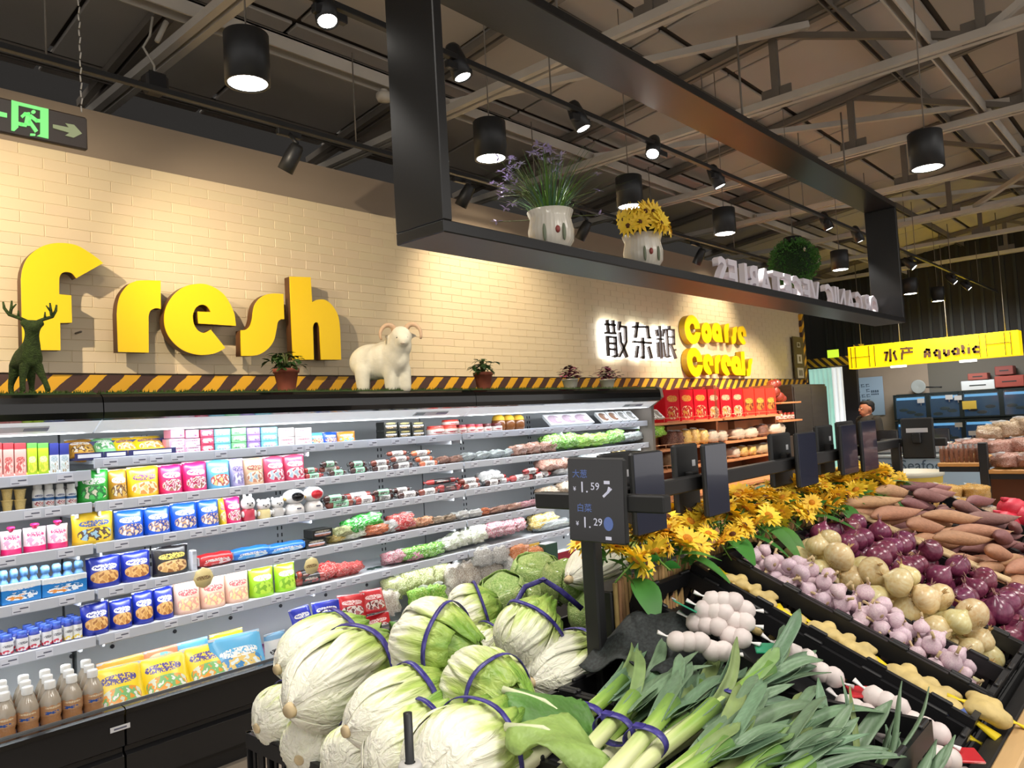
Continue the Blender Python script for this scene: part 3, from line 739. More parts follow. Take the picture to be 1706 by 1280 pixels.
# ================================================================== FIGURES AND POTS ON THE CHILLERS
def skin(name, pts, edges, mat, parent=None, sub=2, root=0):
    me = bpy.data.meshes.new(name); me.from_pydata([p[:3] for p in pts], edges, []); me.update()
    o = bpy.data.objects.new(name, me); COL.objects.link(o)
    mod = o.modifiers.new('skin', 'SKIN'); mod.use_smooth_shade = True
    sv = me.skin_vertices[0].data
    for i, p in enumerate(pts):
        r = p[3]; sv[i].radius = (r, r) if not hasattr(r, '__len__') else r
        sv[i].use_root = (i == root)
    ss = o.modifiers.new('sub', 'SUBSURF'); ss.levels = sub; ss.render_levels = sub
    dg = bpy.context.evaluated_depsgraph_get()
    m2 = bpy.data.meshes.new_from_object(o.evaluated_get(dg)); bpy.data.objects.remove(o); bpy.data.meshes.remove(me)
    m2.materials.clear(); m2.materials.append(mat)
    m2.polygons.foreach_set('use_smooth', [True] * len(m2.polygons))
    return put(name, m2, parent)
def blob(name, ells, limbs, mat, parent=None, vox=.012, smooth=6, extra=None, M_=None):
    """one continuous organic surface grown over ellipsoids and tapered limbs"""
    b = MB()
    for c, r in ells: b.ell(c, r, nu=16, nv=12)
    for p, q, r0, r1 in limbs:
        b.cyl(p, q, r0, r1, n=14); b.ell(p, r0 * 1.0, nu=12, nv=8); b.ell(q, r1 * 1.0, nu=12, nv=8)
    o = b.build(name, mat)
    m = o.modifiers.new('r', 'REMESH'); m.mode = 'VOXEL'; m.voxel_size = vox; m.use_smooth_shade = True
    m = o.modifiers.new('s', 'SMOOTH'); m.factor = .5; m.iterations = smooth
    dg = bpy.context.evaluated_depsgraph_get(); me = bpy.data.meshes.new_from_object(o.evaluated_get(dg))
    old = o.data; bpy.data.objects.remove(o); bpy.data.meshes.remove(old)
    me.polygons.foreach_set('use_smooth', [True] * len(me.polygons))
    if not me.materials: me.materials.append(mat)
    return put(name, me, parent)
ZT = 1.897
m_topiary = M('topiary_green', (52, 68, 24), .95, noise=(60, .35), bump=(160, .9, .01))
P = atY(40, 652, 4.02)
t = thing('deer_figure', 'dark green mossy deer figure with antlers standing before the letter f', 'figure', (P.x + .03, 4.05, ZT), (0, 0, -.08)); t.scale = (.95,) * 3
dp = [(0, -.05, .19, .052), (0, .03, .185, .05), (-.01, .12, .19, .056), (0, -.075, .235, .04), (0, -.09, .29, .03), (0, -.10, .325, .03), (.0, -.145, .31, .017),
      (-.035, -.06, .11, .02), (-.04, -.062, .05, .013), (-.04, -.065, .006, .014), (.035, -.06, .11, .02), (.055, -.075, .05, .013), (.065, -.085, .006, .014),
      (-.04, .13, .11, .024), (-.05, .15, .055, .013), (-.05, .14, .006, .014), (.035, .13, .11, .024), (.04, .15, .055, .013), (.04, .14, .006, .014), (-.01, .175, .225, .013),
      (-.05, -.095, .345, .013), (.05, -.095, .345, .013)]
skin('body', dp, [(0, 1), (1, 2), (0, 3), (3, 4), (4, 5), (5, 6), (0, 7), (7, 8), (8, 9), (0, 10), (10, 11), (11, 12), (2, 13), (13, 14), (14, 15), (2, 16), (16, 17), (17, 18), (2, 19), (5, 20), (5, 21)], m_topiary, t)
for s in (-1, 1):
    b = MB()
    b.tube([(s * .02, -.095, .345), (s * .05, -.09, .362), (s * .09, -.08, .378), (s * .108, -.07, .41), (s * .112, -.07, .44)], [.010, .009, .008, .007, .004], 7)
    b.tube([(s * .088, -.08, .376), (s * .082, -.085, .41), (s * .08, -.085, .445)], [.008, .007, .004], 7)
    b.tube([(s * .082, -.085, .405), (s * .062, -.09, .43)], [.006, .003], 6)
    b.tube([(s * .055, -.09, .364), (s * .056, -.095, .398)], [.007, .003], 6)
    b.build('antler', m_topiary, t)
m_ram = M('ram_resin', (226, 220, 200), .8, noise=(25, .05), bump=(45, .25, .01))
P = atY(655, 650, 4.0)
t = thing('ram_figure', 'cream ram figure with curled horns standing on the chiller right of the letter h', 'figure', (P.x - .02, 4.10, ZT), (0, 0, -.62))
el = [((-.05, .02, .20), (.155, .115, .125)), ((.04, -.02, .205), (.13, .115, .13)), ((.095, -.07, .225), (.10, .10, .135)), ((.125, -.11, .29), (.085, .085, .085)), ((.137, -.14, .345), (.072, .07, .075)), ((.142, -.195, .315), (.045, .045, .042)), ((.11, -.12, .21), (.07, .055, .09)),
      ((.215, -.11, .355), (.035, .015, .018)), ((.06, -.11, .355), (.035, .015, .018))]
lg = [((.06, -.10, .14), (.06, -.105, .012), .05, .042), ((.15, -.07, .14), (.155, -.075, .012), .05, .042), ((-.12, -.05, .14), (-.12, -.055, .012), .055, .042), ((-.11, .09, .14), (-.11, .09, .012), .052, .042)]
blob('body', el, lg, m_ram, t, .012)
m_horn = M('ram_horn', (206, 172, 140), .6)
for s in (-1, 1):
    b = MB(); pts = []; rr = []
    for k in range(11):
        a = PI * .55 + k / 10 * PI * 1.25
        pts.append((.135 + s * (.045 + .04 + .048 * math.cos(PI - (k / 10) * PI * 1.15)), -.13 - .004 * k, .385 + .048 * math.sin((k / 10) * PI * 1.15) - .035 * (k / 10) ** 2)); rr.append(.021 - .0013 * k)
    b.tube(pts, rr, 9); b.build('horn', m_horn, t)
    b = MB(); b.ell((.14 + s * .03, -.205, .335), (.009, .006, .006)); b.build('eye', M('eye_black', (16, 14, 14), .3), t)
b = MB(); b.ell((.14, -.234, .295), (.016, .010, .009)); b.build('muzzle', M('ram_muzzle', (190, 178, 160), .7), t)

def leaf(mb, base, d, up, Lg, Wd, bend=.3, mat=0, n=4, cup=.15):
    d = Vector(d).normalized(); up = Vector(up); s = d.cross(up)
    s = s.normalized() if s.length > 1e-4 else Vector((1, 0, 0)); u = s.cross(d).normalized()
    vs = []; fs = []; base = Vector(base)
    for i in range(n + 1):
        q = i / n; w = Wd * .5 * math.sin(PI * (q * .92 + .06)) ** .8
        c = base + d * (Lg * q) - u * (bend * Lg * q * q)
        vs += [c - s * w + u * (cup * w), c, c + s * w + u * (cup * w)]
    for i in range(n):
        a = i * 3; fs += [(a, a + 1, a + 4, a + 3), (a + 1, a + 2, a + 5, a + 4)]
    mb.add(vs, fs, mat, True)
m_terra = M('terracotta', (140, 72, 52), .75, noise=(8, .1)); m_soil = M('soil', (48, 36, 28), .95)
m_pleaf = M('pot_leaf', (48, 80, 34), .5, noise=(8, .35)); m_stem = M('plant_stem', (86, 98, 48), .7)
def pot_plant(px, py, y, r, h_, label, seed, dark):
    q = random.Random(seed); P = atY(px, py, y)
    t = thing('potted_plant', label, 'plant', (P.x, y, ZT))
    b = MB(); b.lathe([(r * .68, 0), (r * .95, h_ * .82), (r * 1.05, h_ * .82), (r * 1.08, h_), (r * .96, h_), (r * .9, h_ * .86), (0, h_ * .86)], 20, caps=False); b.build('pot', m_terra, t)
    b = MB(); b.lathe([(0, h_ * .84), (r * .9, h_ * .9), (0, h_ * .92)], 14, caps=False); b.build('soil', m_soil, t)
    st = MB(); b = MB()
    for k in range(30):
        a = q.uniform(0, 2 * PI); rr = q.uniform(.2, 1.35) * r; z = h_ + q.uniform(.02, .11) - .02 * rr / r
        e = Vector((rr * math.cos(a), rr * math.sin(a), z))
        st.tube([(0.3 * e.x, .3 * e.y, h_ * .9), (.7 * e.x, .7 * e.y, z * .97), e], .0022, 5)
        for j in range(3):
            a2 = a + q.uniform(-1.3, 1.3)
            leaf(b, e, (math.cos(a2), math.sin(a2), q.uniform(-.35, .4)), (0, 0, 1), q.uniform(.04, .062), q.uniform(.024, .036), q.uniform(.1, .6))
    st.build('stems', m_stem, t); tag(b.build('foliage', m_pleaf, t, fix=False), kind='stuff')
pot_plant(478, 650, 4.02, .072, .135, 'leafy plant in a terracotta pot in front of the letter h', 3, 0)
pot_plant(806, 645, 4.02, .072, .13, 'leafy plant in a terracotta pot right of the ram figure', 9, 0)
m_wpot = M('white_pot', (214, 208, 196), .4)
def purple_pot(px, py, label, seed):
    q = random.Random(seed); P = atY(px, py, 4.05)
    t = thing('purple_pot_plant', label, 'plant', (P.x, 4.05, ZT))
    b = MB(); b.lathe([(.05, 0), (.07, .075), (.074, .075), (.074, .085), (.066, .085), (0, .07)], 16, caps=False); b.build('pot', m_wpot, t)
    b = MB()
    for k in range(150):
        a = q.uniform(0, 2 * PI); rr = abs(q.gauss(0, .055)); z = .085 + q.uniform(.0, .12) * (1 - rr / .18)
        leaf(b, (rr * math.cos(a), rr * math.sin(a), z), (math.cos(a), math.sin(a), q.uniform(0, .6)), (0, 0, 1), .045, .036, .3, 0 if q.random() < .8 else 1)
    tag(b.build('foliage', [M('purple_leaf', (136, 58, 88), .6, noise=(10, .3)), M('purple_leaf_green', (60, 84, 44), .6)], t, fix=False), kind='stuff')
purple_pot(950, 636, 'small white pot of purple leaves left of the backlit characters', 5)
purple_pot(1012, 638, 'small white pot of purple leaves below the first backlit character', 6)

# ================================================================== GOODS IN THE CHILLERS
def print_mat(name, base, logo, pics, lz=.64, pz=.28, plogo=.5, rough=.3, band=None):
    """flat print on a pack: base colour, a band, a logo patch of strokes, a picture patch"""
    if name in MATS: return MATS[name]
    m, nt, N, L, B = mat_nodes(name, rough); B.inputs['Specular IOR Level'].default_value = .6
    tc = N.new('ShaderNodeTexCoord'); sx = N.new('ShaderNodeSeparateXYZ'); L.new(tc.outputs['Generated'], sx.inputs[0])
    def mth(op, a, b=None, c=None):
        n = N.new('ShaderNodeMath'); n.operation = op
        for i, q in enumerate((a, b, c)):
            if q is None: continue
            if isinstance(q, (int, float)): n.inputs[i].default_value = q
            else: L.new(q, n.inputs[i])
        return n.outputs[0]
    X, Z = sx.outputs['X'], sx.outputs['Z']
    def ellipse(cx, cz, rx, rz):
        a = mth('POWER', mth('ABSOLUTE', mth('DIVIDE', mth('SUBTRACT', X, cx), rx)), 2.6); c = mth('POWER', mth('ABSOLUTE', mth('DIVIDE', mth('SUBTRACT', Z, cz), rz)), 2.6)
        return mth('LESS_THAN', mth('ADD', a, c), 1.0)
    def noise(sc, st=(1, 1, 1)):
        mp = N.new('ShaderNodeMapping'); mp.inputs['Scale'].default_value = st; L.new(tc.outputs['Generated'], mp.inputs[0])
        z = N.new('ShaderNodeTexNoise'); z.inputs['Scale'].default_value = sc; z.inputs['Detail'].default_value = 2; L.new(mp.outputs[0], z.inputs[0]); return z.outputs[0]
    col = N.new('ShaderNodeRGB'); col.outputs[0].default_value = (*lin(base), 1); cur = col.outputs[0]
    def over(mask, c):
        nonlocal cur
        x = N.new('ShaderNodeMixRGB'); L.new(mask, x.inputs[0]); L.new(cur, x.inputs[1])
        if isinstance(c, tuple): x.inputs[2].default_value = (*lin(c), 1)
        else: L.new(c, x.inputs[2])
        cur = x.outputs[0]
    if band:
        over(mth('MULTIPLY', mth('GREATER_THAN', Z, band[0]), mth('LESS_THAN', Z, band[1])), band[2])
    if pics:
        k = len(pics); r = ramp(N, [(.32 + .36 * i / k, c) for i, c in enumerate(pics)], 'CONSTANT'); L.new(noise(5.5), r.inputs[0])
        over(ellipse(.5, pz, .40, .20), r.outputs[0])
    if logo:
        over(mth('MULTIPLY', ellipse(.5, lz, .36, .10), mth('GREATER_THAN', noise(19, (1.5, 1, 1)), .46)), logo)
    L.new(cur, B.inputs['Base Color'])
    return m
def contents_mat(name, cols, scale=18, rough=.25, film=.7):
    """goods seen through shiny film: blotches of the contents' own colours"""
    if name in MATS: return MATS[name]
    m, nt, N, L, B = mat_nodes(name, rough); B.inputs['Coat Weight'].default_value = film; B.inputs['Coat Roughness'].default_value = .12
    tc = N.new('ShaderNodeTexCoord'); oi = N.new('ShaderNodeObjectInfo')
    ad = N.new('ShaderNodeVectorMath'); ad.operation = 'ADD'; sc_ = N.new('ShaderNodeVectorMath'); sc_.operation = 'SCALE'; sc_.inputs['Scale'].default_value = 3.0
    cb = N.new('ShaderNodeCombineXYZ'); L.new(oi.outputs['Random'], cb.inputs[0]); L.new(cb.outputs[0], sc_.inputs[0]); L.new(tc.outputs['Object'], ad.inputs[0]); L.new(sc_.outputs[0], ad.inputs[1])
    z = N.new('ShaderNodeTexNoise'); z.inputs['Scale'].default_value = scale; z.inputs['Detail'].default_value = 4; L.new(ad.outputs[0], z.inputs[0])
    k = len(cols); r = ramp(N, [(.3 + .4 * i / max(1, k - 1), c) for i, c in enumerate(cols)]); L.new(z.outputs[0], r.inputs[0]); L.new(r.outputs[0], B.inputs['Base Color'])
    bp = N.new('ShaderNodeBump'); bp.inputs['Strength'].default_value = .6; bp.inputs['Distance'].default_value = .01
    v = N.new('ShaderNodeTexVoronoi'); v.inputs['Scale'].default_value = scale * 1.6; L.new(ad.outputs[0], v.inputs[0]); L.new(v.outputs[0], bp.inputs['Height']); L.new(bp.outputs[0], B.inputs['Normal']); L.new(bp.outputs[0], B.inputs['Coat Normal'])
    return m
m_film = M('clear_film', (228, 232, 234), .12, spec=.8, trans=.75)
def pouch_geo(mb, w, h, d, seed=0, nx=7, nz=9):
    q = random.Random(seed); ph = q.uniform(0, 6); vs = []; fs = []
    for side in (-1, 1):
        for j in range(nz + 1):
            v = j / nz
            for i in range(nx + 1):
                u = i / nx
                th = d / 2 * (max(0, 1 - (2 * u - 1) ** 2)) ** .55 * (1 - .92 * v ** 2.2) * (1 if v < .94 else .25)
                wob = .012 * h * math.sin(7 * u + 9 * v + ph) * (1 - abs(2 * u - 1))
                hw = w / 2 * (1 - .03 * math.sin(PI * v))
                vs.append(((2 * u - 1) * hw, side * (th + .001) + wob + .03 * h * v, v * h))
    n1 = (nx + 1) * (nz + 1)
    for s in (0, 1):
        for j in range(nz):
            for i in range(nx):
                a = s * n1 + j * (nx + 1) + i; f = (a, a + 1, a + nx + 2, a + nx + 1); fs.append(f if s == 0 else f[::-1])
    for i in range(nx):
        fs.append((i, i + n1, i + 1 + n1, i + 1)); a = nz * (nx + 1) + i; fs.append((a, a + 1, a + 1 + n1, a + n1))
    for j in range(nz):
        a = j * (nx + 1); fs.append((a, a + nx + 1, a + nx + 1 + n1, a + n1)); a += nx; fs.append((a, a + n1, a + nx + 1 + n1, a + nx + 1))
    mb.add(vs, fs, 0, True)
PROTO = {}
COUNT = {}
SN = ['top shelf', 'second shelf', 'third shelf', 'fourth shelf', 'lowest shelf', 'bottom well']
def prod(key, make, k, loc, desc, cat, group, scale=None, rz=0.0, rot=None, where=None):
    """place one article; the article's prototype is made the first time"""
    if key not in PROTO:
        t = thing(key, None, cat); make(t); PROTO[key] = t
    c = COUNT[(desc, k)] = COUNT.get((desc, k), 0) + 1
    lb = '%s, %s from left, %s' % (desc, ORD[c - 1], where or SN[k])
    return place(PROTO[key], loc, rot if rot is not None else (0, 0, rz), lb, scale, group)
def slot(k, xl, xr, yt, y=4.10, low=False, yb=None):
    """a place on shelf k from its extent in the photograph: centre x, base z, width, height"""
    a = atY(xl, yt + 10, y); b = atY(xr, yt + 10, y); c = atY((xl + xr) / 2, yt, y)
    zb = SHZ[k] - (.055 if low else 0) if k < 5 else .36
    if yb: zb = atY((xl + xr) / 2, yb, y).z
    return Vector(((a.x + b.x) / 2, y, zb)), b.x - a.x, max(.02, c.z - zb)
m_seal = M('pack_seal', (205, 208, 214), .25)
def pouch_proto(mat, sealcol=None, window=None, notch=True, hole=False):
    def mk(t):
        b = MB(); pouch_geo(b, 1, 1, .45, rnd.random() * 9); b.build('bag', mat, t)
        b = MB(); b.box((0, .03, .965), (.985, .03, .05)); b.build('top_seal', M('seal_%s' % mat.name, sealcol, .3) if sealcol else m_seal, t)
    return mk
def put_pouch(key, mat, k, xl, xr, yt, desc, group, y=4.13, seal=None, cat='pouch', d=.10):
    L0, w, h = slot(k, xl, xr, yt, y)
    return prod(key, pouch_proto(mat, seal), k, L0, desc, cat, group, (w, d / .45, h), rnd.uniform(-.08, .08))
W_ = (240, 240, 240)
PC = {
 'green': ((36, 158, 52), W_, [(225, 225, 200), (40, 120, 60), (70, 200, 90)]), 'gold': ((196, 140, 44), W_, [(235, 225, 205), (120, 80, 50), (220, 180, 90)]),
 'yellow': ((240, 202, 36), (120, 70, 130), [(240, 215, 120), (245, 235, 200), (225, 150, 70)]), 'pink': ((222, 38, 112), W_, [(240, 200, 210), (190, 30, 90), (250, 235, 235), (170, 110, 90)]),
 'sky': ((96, 178, 214), W_, [(230, 215, 150), (200, 90, 80), (240, 240, 230)]), 'lilac': ((178, 164, 204), (90, 80, 130), [(220, 220, 235), (140, 130, 180)]),
 'cream': ((216, 176, 140), (130, 60, 60), [(160, 190, 205), (240, 220, 200), (190, 130, 100)]), 'rose': ((204, 72, 104), W_, [(170, 200, 215), (240, 225, 225), (190, 60, 90)]),
 'blue': ((24, 84, 196), W_, [(225, 225, 235), (190, 150, 110), (30, 60, 150), (235, 200, 160)]), 'noodle': ((26, 44, 152), W_, [(206, 150, 84), (226, 180, 110), (170, 110, 60)]),
 'black': ((26, 24, 26), (214, 190, 90), [(206, 160, 96), (226, 190, 130), (150, 100, 60)]), 'lime': ((150, 202, 34), W_, [(120, 170, 40), (180, 215, 70)]),
 'peach': ((236, 196, 176), (210, 80, 90), [(240, 214, 150), (235, 170, 150), (245, 225, 180)]), 'candyblue': ((30, 46, 172), W_, [(220, 50, 60), (230, 230, 240), (60, 90, 200)]),
 'candyred': ((182, 24, 36), (235, 210, 210), [(90, 20, 30), (210, 200, 195), (150, 60, 60)]), 'puppy': ((226, 188, 40), (60, 90, 160), [(150, 190, 215), (90, 70, 60), (235, 205, 60)])}
PM = {c: print_mat('print_' + c, *v, pz=(.3 if c != 'noodle' else .34)) for c, v in PC.items()}
def pouches(col, k, spans, desc, group, **kw):
    for xl, xr, yt in spans: put_pouch('%s_pouch' % {'candyblue': 'blue_candy', 'candyred': 'red_candy', 'sky': 'light_blue'}.get(col, col), PM[col], k, xl, xr, yt, desc, group, **kw)
pouches('green', 1, [(128, 180, 782)], 'bright green snack pouch', 'snack pouches on the second shelf')
pouches('gold', 1, [(179, 211, 782)], 'gold brown snack pouch', 'snack pouches on the second shelf')
pouches('yellow', 1, [(211, 264, 777)], 'yellow snack pouch with purple lettering', 'snack pouches on the second shelf')
pouches('pink', 1, [(264, 303, 774), (303, 344, 769)], 'hot pink snack pouch', 'snack pouches on the second shelf')
pouches('sky', 1, [(344, 382, 766)], 'light blue snack pouch', 'snack pouches on the second shelf')
pouches('lilac', 1, [(382, 405, 764)], 'narrow lilac snack pouch', 'snack pouches on the second shelf')
pouches('cream', 1, [(405, 438, 763)], 'cream brown snack pouch', 'snack pouches on the second shelf')
pouches('rose', 1, [(438, 473, 760), (472, 506, 757)], 'rose red snack pouch with pale blue lower half', 'snack pouches on the second shelf')
pouches('puppy', 2, [(118, 189, 853)], 'wide yellow pouch with a light blue picture', 'snack pouches on the third shelf')
pouches('blue', 2, [(190, 239, 849), (239, 283, 844), (283, 328, 837), (328, 364, 832)], 'blue cookie pouch with white lettering', 'blue cookie pouches')
pouches('yellow', 2, [(363, 373, 830)], 'narrow yellow pouch beside the blue pouches', 'snack pouches on the third shelf')
pouches('pink', 2, [(373, 400, 828)], 'pink pouch beside the animal jars', 'snack pouches on the third shelf')
pouches('noodle', 3, [(143, 200, 926), (200, 250, 918)], 'dark blue noodle pouch with a bowl picture', 'dark blue noodle pouches on the fourth shelf')
pouches('black', 3, [(252, 314, 909)], 'black noodle pouch with a round bowl picture', 'dark blue noodle pouches on the fourth shelf')
pouches('noodle', 4, [(133, 182, 1004), (182, 220, 998), (220, 255, 985), (255, 288, 978)], 'dark blue noodle pouch with a bowl picture', 'dark blue noodle pouches on the lowest shelf')
pouches('peach', 4, [(289, 332, 967), (332, 374, 960), (374, 413, 952)], 'pale pink fruit pouch', 'pale pink pouches')
pouches('lime', 4, [(414, 455, 945), (456, 492, 938)], 'lime green pouch', 'lime green pouches')

# tall cartons on the lowered top shelf
def carton(mat, lid=None):
    def mk(t):
        b = MB(); b.box((0, 0, .5), (1, 1, 1), b=.02); b.build('carton', mat, t)
        b = MB(); b.box((0, 0, .995), (.96, .96, .02)); b.build('lid', lid or m_seal, t)
    return mk
CT = {'red': print_mat('carton_red', (222, 160, 152), (176, 60, 60), [(200, 90, 90), (235, 200, 190)], lz=.5, pz=.3, band=(.82, 1.0, (206, 52, 60))),
      'green': print_mat('carton_green', (168, 200, 40), (240, 240, 180), [(190, 210, 60), (235, 220, 80)], lz=.5, pz=.3, band=(.85, 1.0, (90, 196, 70))),
      'white': print_mat('carton_white', (206, 214, 218), (150, 170, 180), [(190, 205, 200), (220, 225, 225), (170, 150, 120)], lz=.5, pz=.25, band=(.62, 1.0, (40, 50, 130)))}
for c, xl, xr, dsc in (('red', -36, -18, 'red and pink tall carton'), ('red', -18, 0, 'red and pink tall carton'), ('red', 1, 19, 'red and pink tall carton'), ('red', 20, 40, 'red and pink tall carton'), ('green', 41, 58, 'lime green tall carton'), ('green', 59, 77, 'lime green tall carton'), ('white', 78, 94, 'white tall carton with dark blue top'), ('white', 95, 111, 'white tall carton with dark blue top')):
    L0, w, h = slot(0, xl, xr, 739, 4.11, True)
    prod('tall_carton_' + c, carton(CT[c], M('lid_' + c, {'red': (214, 90, 90), 'green': (120, 210, 90), 'white': (44, 52, 128)}[c], .4)), 0, L0, dsc, 'carton', 'tall cartons on the lowered shelf', (w * .96, .07, h))
# stacked small packs on the top shelf
BX = {'pinkbox': ((226, 150, 180), W_, [(240, 225, 235), (190, 60, 110), (235, 190, 210)]), 'palebox': ((206, 180, 196), (130, 90, 110), [(225, 210, 215), (180, 140, 160)]), 'redbox': ((206, 70, 100), W_, [(240, 220, 220), (190, 40, 70)]),
      'cyanbox': ((120, 196, 214), W_, [(90, 140, 190), (235, 240, 240), (180, 90, 140)]), 'greenbox': ((130, 200, 140), W_, [(90, 160, 100), (235, 240, 230)]), 'violetbox': ((160, 130, 200), W_, [(220, 210, 240), (120, 80, 160)]), 'whitebox': ((222, 212, 212), (190, 110, 130), [(235, 225, 225), (200, 160, 170)])}
BM = {c: print_mat('print_' + c, *v, lz=.7, pz=.4) for c, v in BX.items()}
def box_proto(mat):
    def mk(t):
        b = MB(); b.box((0, 0, .5), (1, 1, 1), b=.03); b.build('box', mat, t)
        b = MB(); b.box((0, -.503, .5), (.8, .008, .16)); b.build('paper_band', m_tag, t)
    return mk
def stack(col, xs, rows, yt, yb, desc, k=0, group='small dessert packs stacked on the top shelf'):
    for r in range(rows):
        for xl, xr in xs:
            top = yb + (yt - yb) * (r + 1) / rows
            L0, w, h = slot(k, xl, xr, yt, 4.12); hh = (h) / rows
            prod(col + '_pack', box_proto(BM[col]), k, L0 + Vector((0, 0, r * hh)), desc, 'pack', group, (w * .97, .09, hh * .97), rnd.uniform(-.03, .03))
stack('palebox', [(276, 302), (303, 328)], 2, 731, 757, 'dusty pink small pack')
stack('pinkbox', [(276, 300), (300, 322)], 1, 731, 757, 'bright pink small pack')
for a in ((278, 302), (303, 326)):
    L0, w, h = slot(0, *a, 718, 4.12); L0.z = atY(a[0], 731, 4.12).z
    prod('pinkbox_pack', box_proto(BM['pinkbox']), 0, L0, 'bright pink small pack on top of a stack', 'pack', 'small dessert packs stacked on the top shelf', (w * .95, .09, .045))
stack('redbox', [(328, 350)], 3, 716, 757, 'red and pink small pack'); stack('cyanbox', [(351, 378)], 3, 715, 755, 'light blue small pack')
stack('greenbox', [(379, 404)], 3, 713, 754, 'pale green small pack'); stack('violetbox', [(405, 427)], 3, 713, 752, 'violet small pack'); stack('cyanbox', [(428, 456)], 3, 712, 750, 'light blue small pack with fruit')
stack('whitebox', [(457, 484), (485, 513)], 2, 713, 748, 'white pink patterned small pack')
BM['blackbox'] = print_mat('print_blackbox', (34, 36, 32), (190, 176, 110), [(176, 150, 110), (70, 64, 52), (190, 160, 120)], lz=.8, pz=.4)
stack('blackbox', [(633, 656), (657, 678), (679, 701)], 2, 703, 733, 'black box printed with a sausage', group='black sausage boxes')
# small jars and tubs on the top shelf
m_jarlab = print_mat('print_jar', (225, 215, 208), (150, 40, 50), [(170, 50, 60), (235, 225, 220)], lz=.5, pz=.4)
def jar(lidcol, bodycol):
    def mk(t):
        b = MB(); b.lathe([(.42, 0), (.5, .06), (.5, .72), (.42, .8), (0, .8)], 14, caps=False); b.build('jar', M('jar_%d' % bodycol[0], bodycol, .25), t)
        b = MB(); b.lathe([(.46, .76), (.46, .98), (.43, 1.0), (0, 1.0)], 14, caps=False); b.build('lid', M('jarlid_%d_%d' % lidcol[:2], lidcol, .35), t)
        b = MB(); b.lathe([(.505, .15), (.508, .16), (.508, .62), (.505, .63)], 14, caps=False); b.build('paper_label', m_jarlab, t)
    return mk
for key, lid, body, spans, dsc in (('red_tub', (206, 70, 62), (206, 110, 90), [(713, 737, 710), (738, 759, 709)], 'red plastic tub with white label'), ('pink_jar', (178, 52, 72), (206, 120, 120), [(760, 775, 708), (776, 790, 707), (790, 803, 707)], 'pink lidded sauce jar'), ('dark_jar', (92, 30, 34), (70, 34, 30), [(804, 817, 706), (819, 834, 705)], 'dark sauce jar with white label')):
    for xl, xr, yt in spans:
        L0, w, h = slot(0, xl, xr, yt, 4.11); prod(key, jar(lid, body), 0, L0, dsc, 'jar', 'sauce jars on the top shelf', (w * .95, w * .95, h))
L0, w, h = slot(0, 738, 762, 700, 4.13); prod('red_tub', None, 0, L0 + Vector((0, 0, h * .62)), 'red tub stacked on another tub', 'jar', 'sauce jars on the top shelf', (w * .9, w * .9, h * .4))
def brown_pot(t):
    b = MB(); b.lathe([(.4, 0), (.5, .2), (.5, .62), (.38, .74), (0, .74)], 16, caps=False); b.build('pot', M('brown_glaze', (112, 66, 30), .25), t)
    b = MB(); b.lathe([(.46, .66), (.42, .84), (.3, .95), (.12, 1.0), (0, .98)], 16, caps=False, fn=lambda a, z: 1 + .06 * math.sin(a * 8)); b.build('cloth_cap', M('yellow_cap', (196, 156, 40), .7), t)
for xl, xr in ((822, 838), (838, 854), (854, 870)):
    L0, w, h = slot(0, xl, xr, 691, 4.14); prod('brown_pot', brown_pot, 0, L0, 'brown ceramic pot with yellow cap', 'pot', 'brown pots with yellow caps', (w, w, h))
# film trays
m_tray = M('foam_tray', (226, 228, 230), .35)
def tray(mat):
    def mk(t):
        b = MB(); b.prism([(-.5, -.5), (.5, -.5), (.5, .5), (-.5, .5)], lambda u, v, d: (u * (1 - .12 * (1 - d)), v * (1 - .12 * (1 - d)), d), 0, 1.0); b.build('tray', m_tray, t)
        b = MB(); b.ell((0, 0, .8), (.45, .45, .55), nu=14, nv=8); b.build('contents', mat, t)
        b = MB(); b.box((.12, -.1, 1.32), (.3, .36, .03)); b.build('label', m_tag, t)
    return mk
m_c_lilac = contents_mat('mushroom_lilac', [(226, 220, 226), (190, 150, 180), (236, 236, 238)], 30)
m_c_nut = contents_mat('contents_nut', [(70, 46, 34), (140, 92, 64), (196, 160, 120)], 40)
m_c_gre = contents_mat('contents_grey', [(66, 66, 62), (150, 150, 146), (206, 206, 204)], 36)
for xl, xr, yt, mt, dsc in ((908, 935, 695, m_c_lilac, 'white film tray of pale mushrooms'), (932, 957, 693, m_c_lilac, 'white film tray of pale mushrooms'), (953, 981, 691, m_c_lilac, 'white film tray of pale mushrooms'), (995, 1011, 692, m_c_nut, 'clear square tray of brown dried goods'), (1012, 1027, 692, m_c_nut, 'clear square tray of brown dried goods'), (1028, 1041, 691, m_c_gre, 'clear square tray of grey dried goods'), (1042, 1055, 690, m_c_gre, 'clear square tray of grey dried goods'), (1076, 1087, 688, m_c_gre, 'clear square tray of grey dried goods'), (1088, 1099, 688, m_c_gre, 'clear square tray of grey dried goods')):
    L0, w, h = slot(0, xl, xr, yt, 4.16)
    prod('film_tray_' + mt.name[-4:], tray(mt), 0, L0 + Vector((0, 0, .045)), dsc, 'tray', 'film trays on the top shelf', (w * .97, .13, .03), rot=(.75, 0, 0))
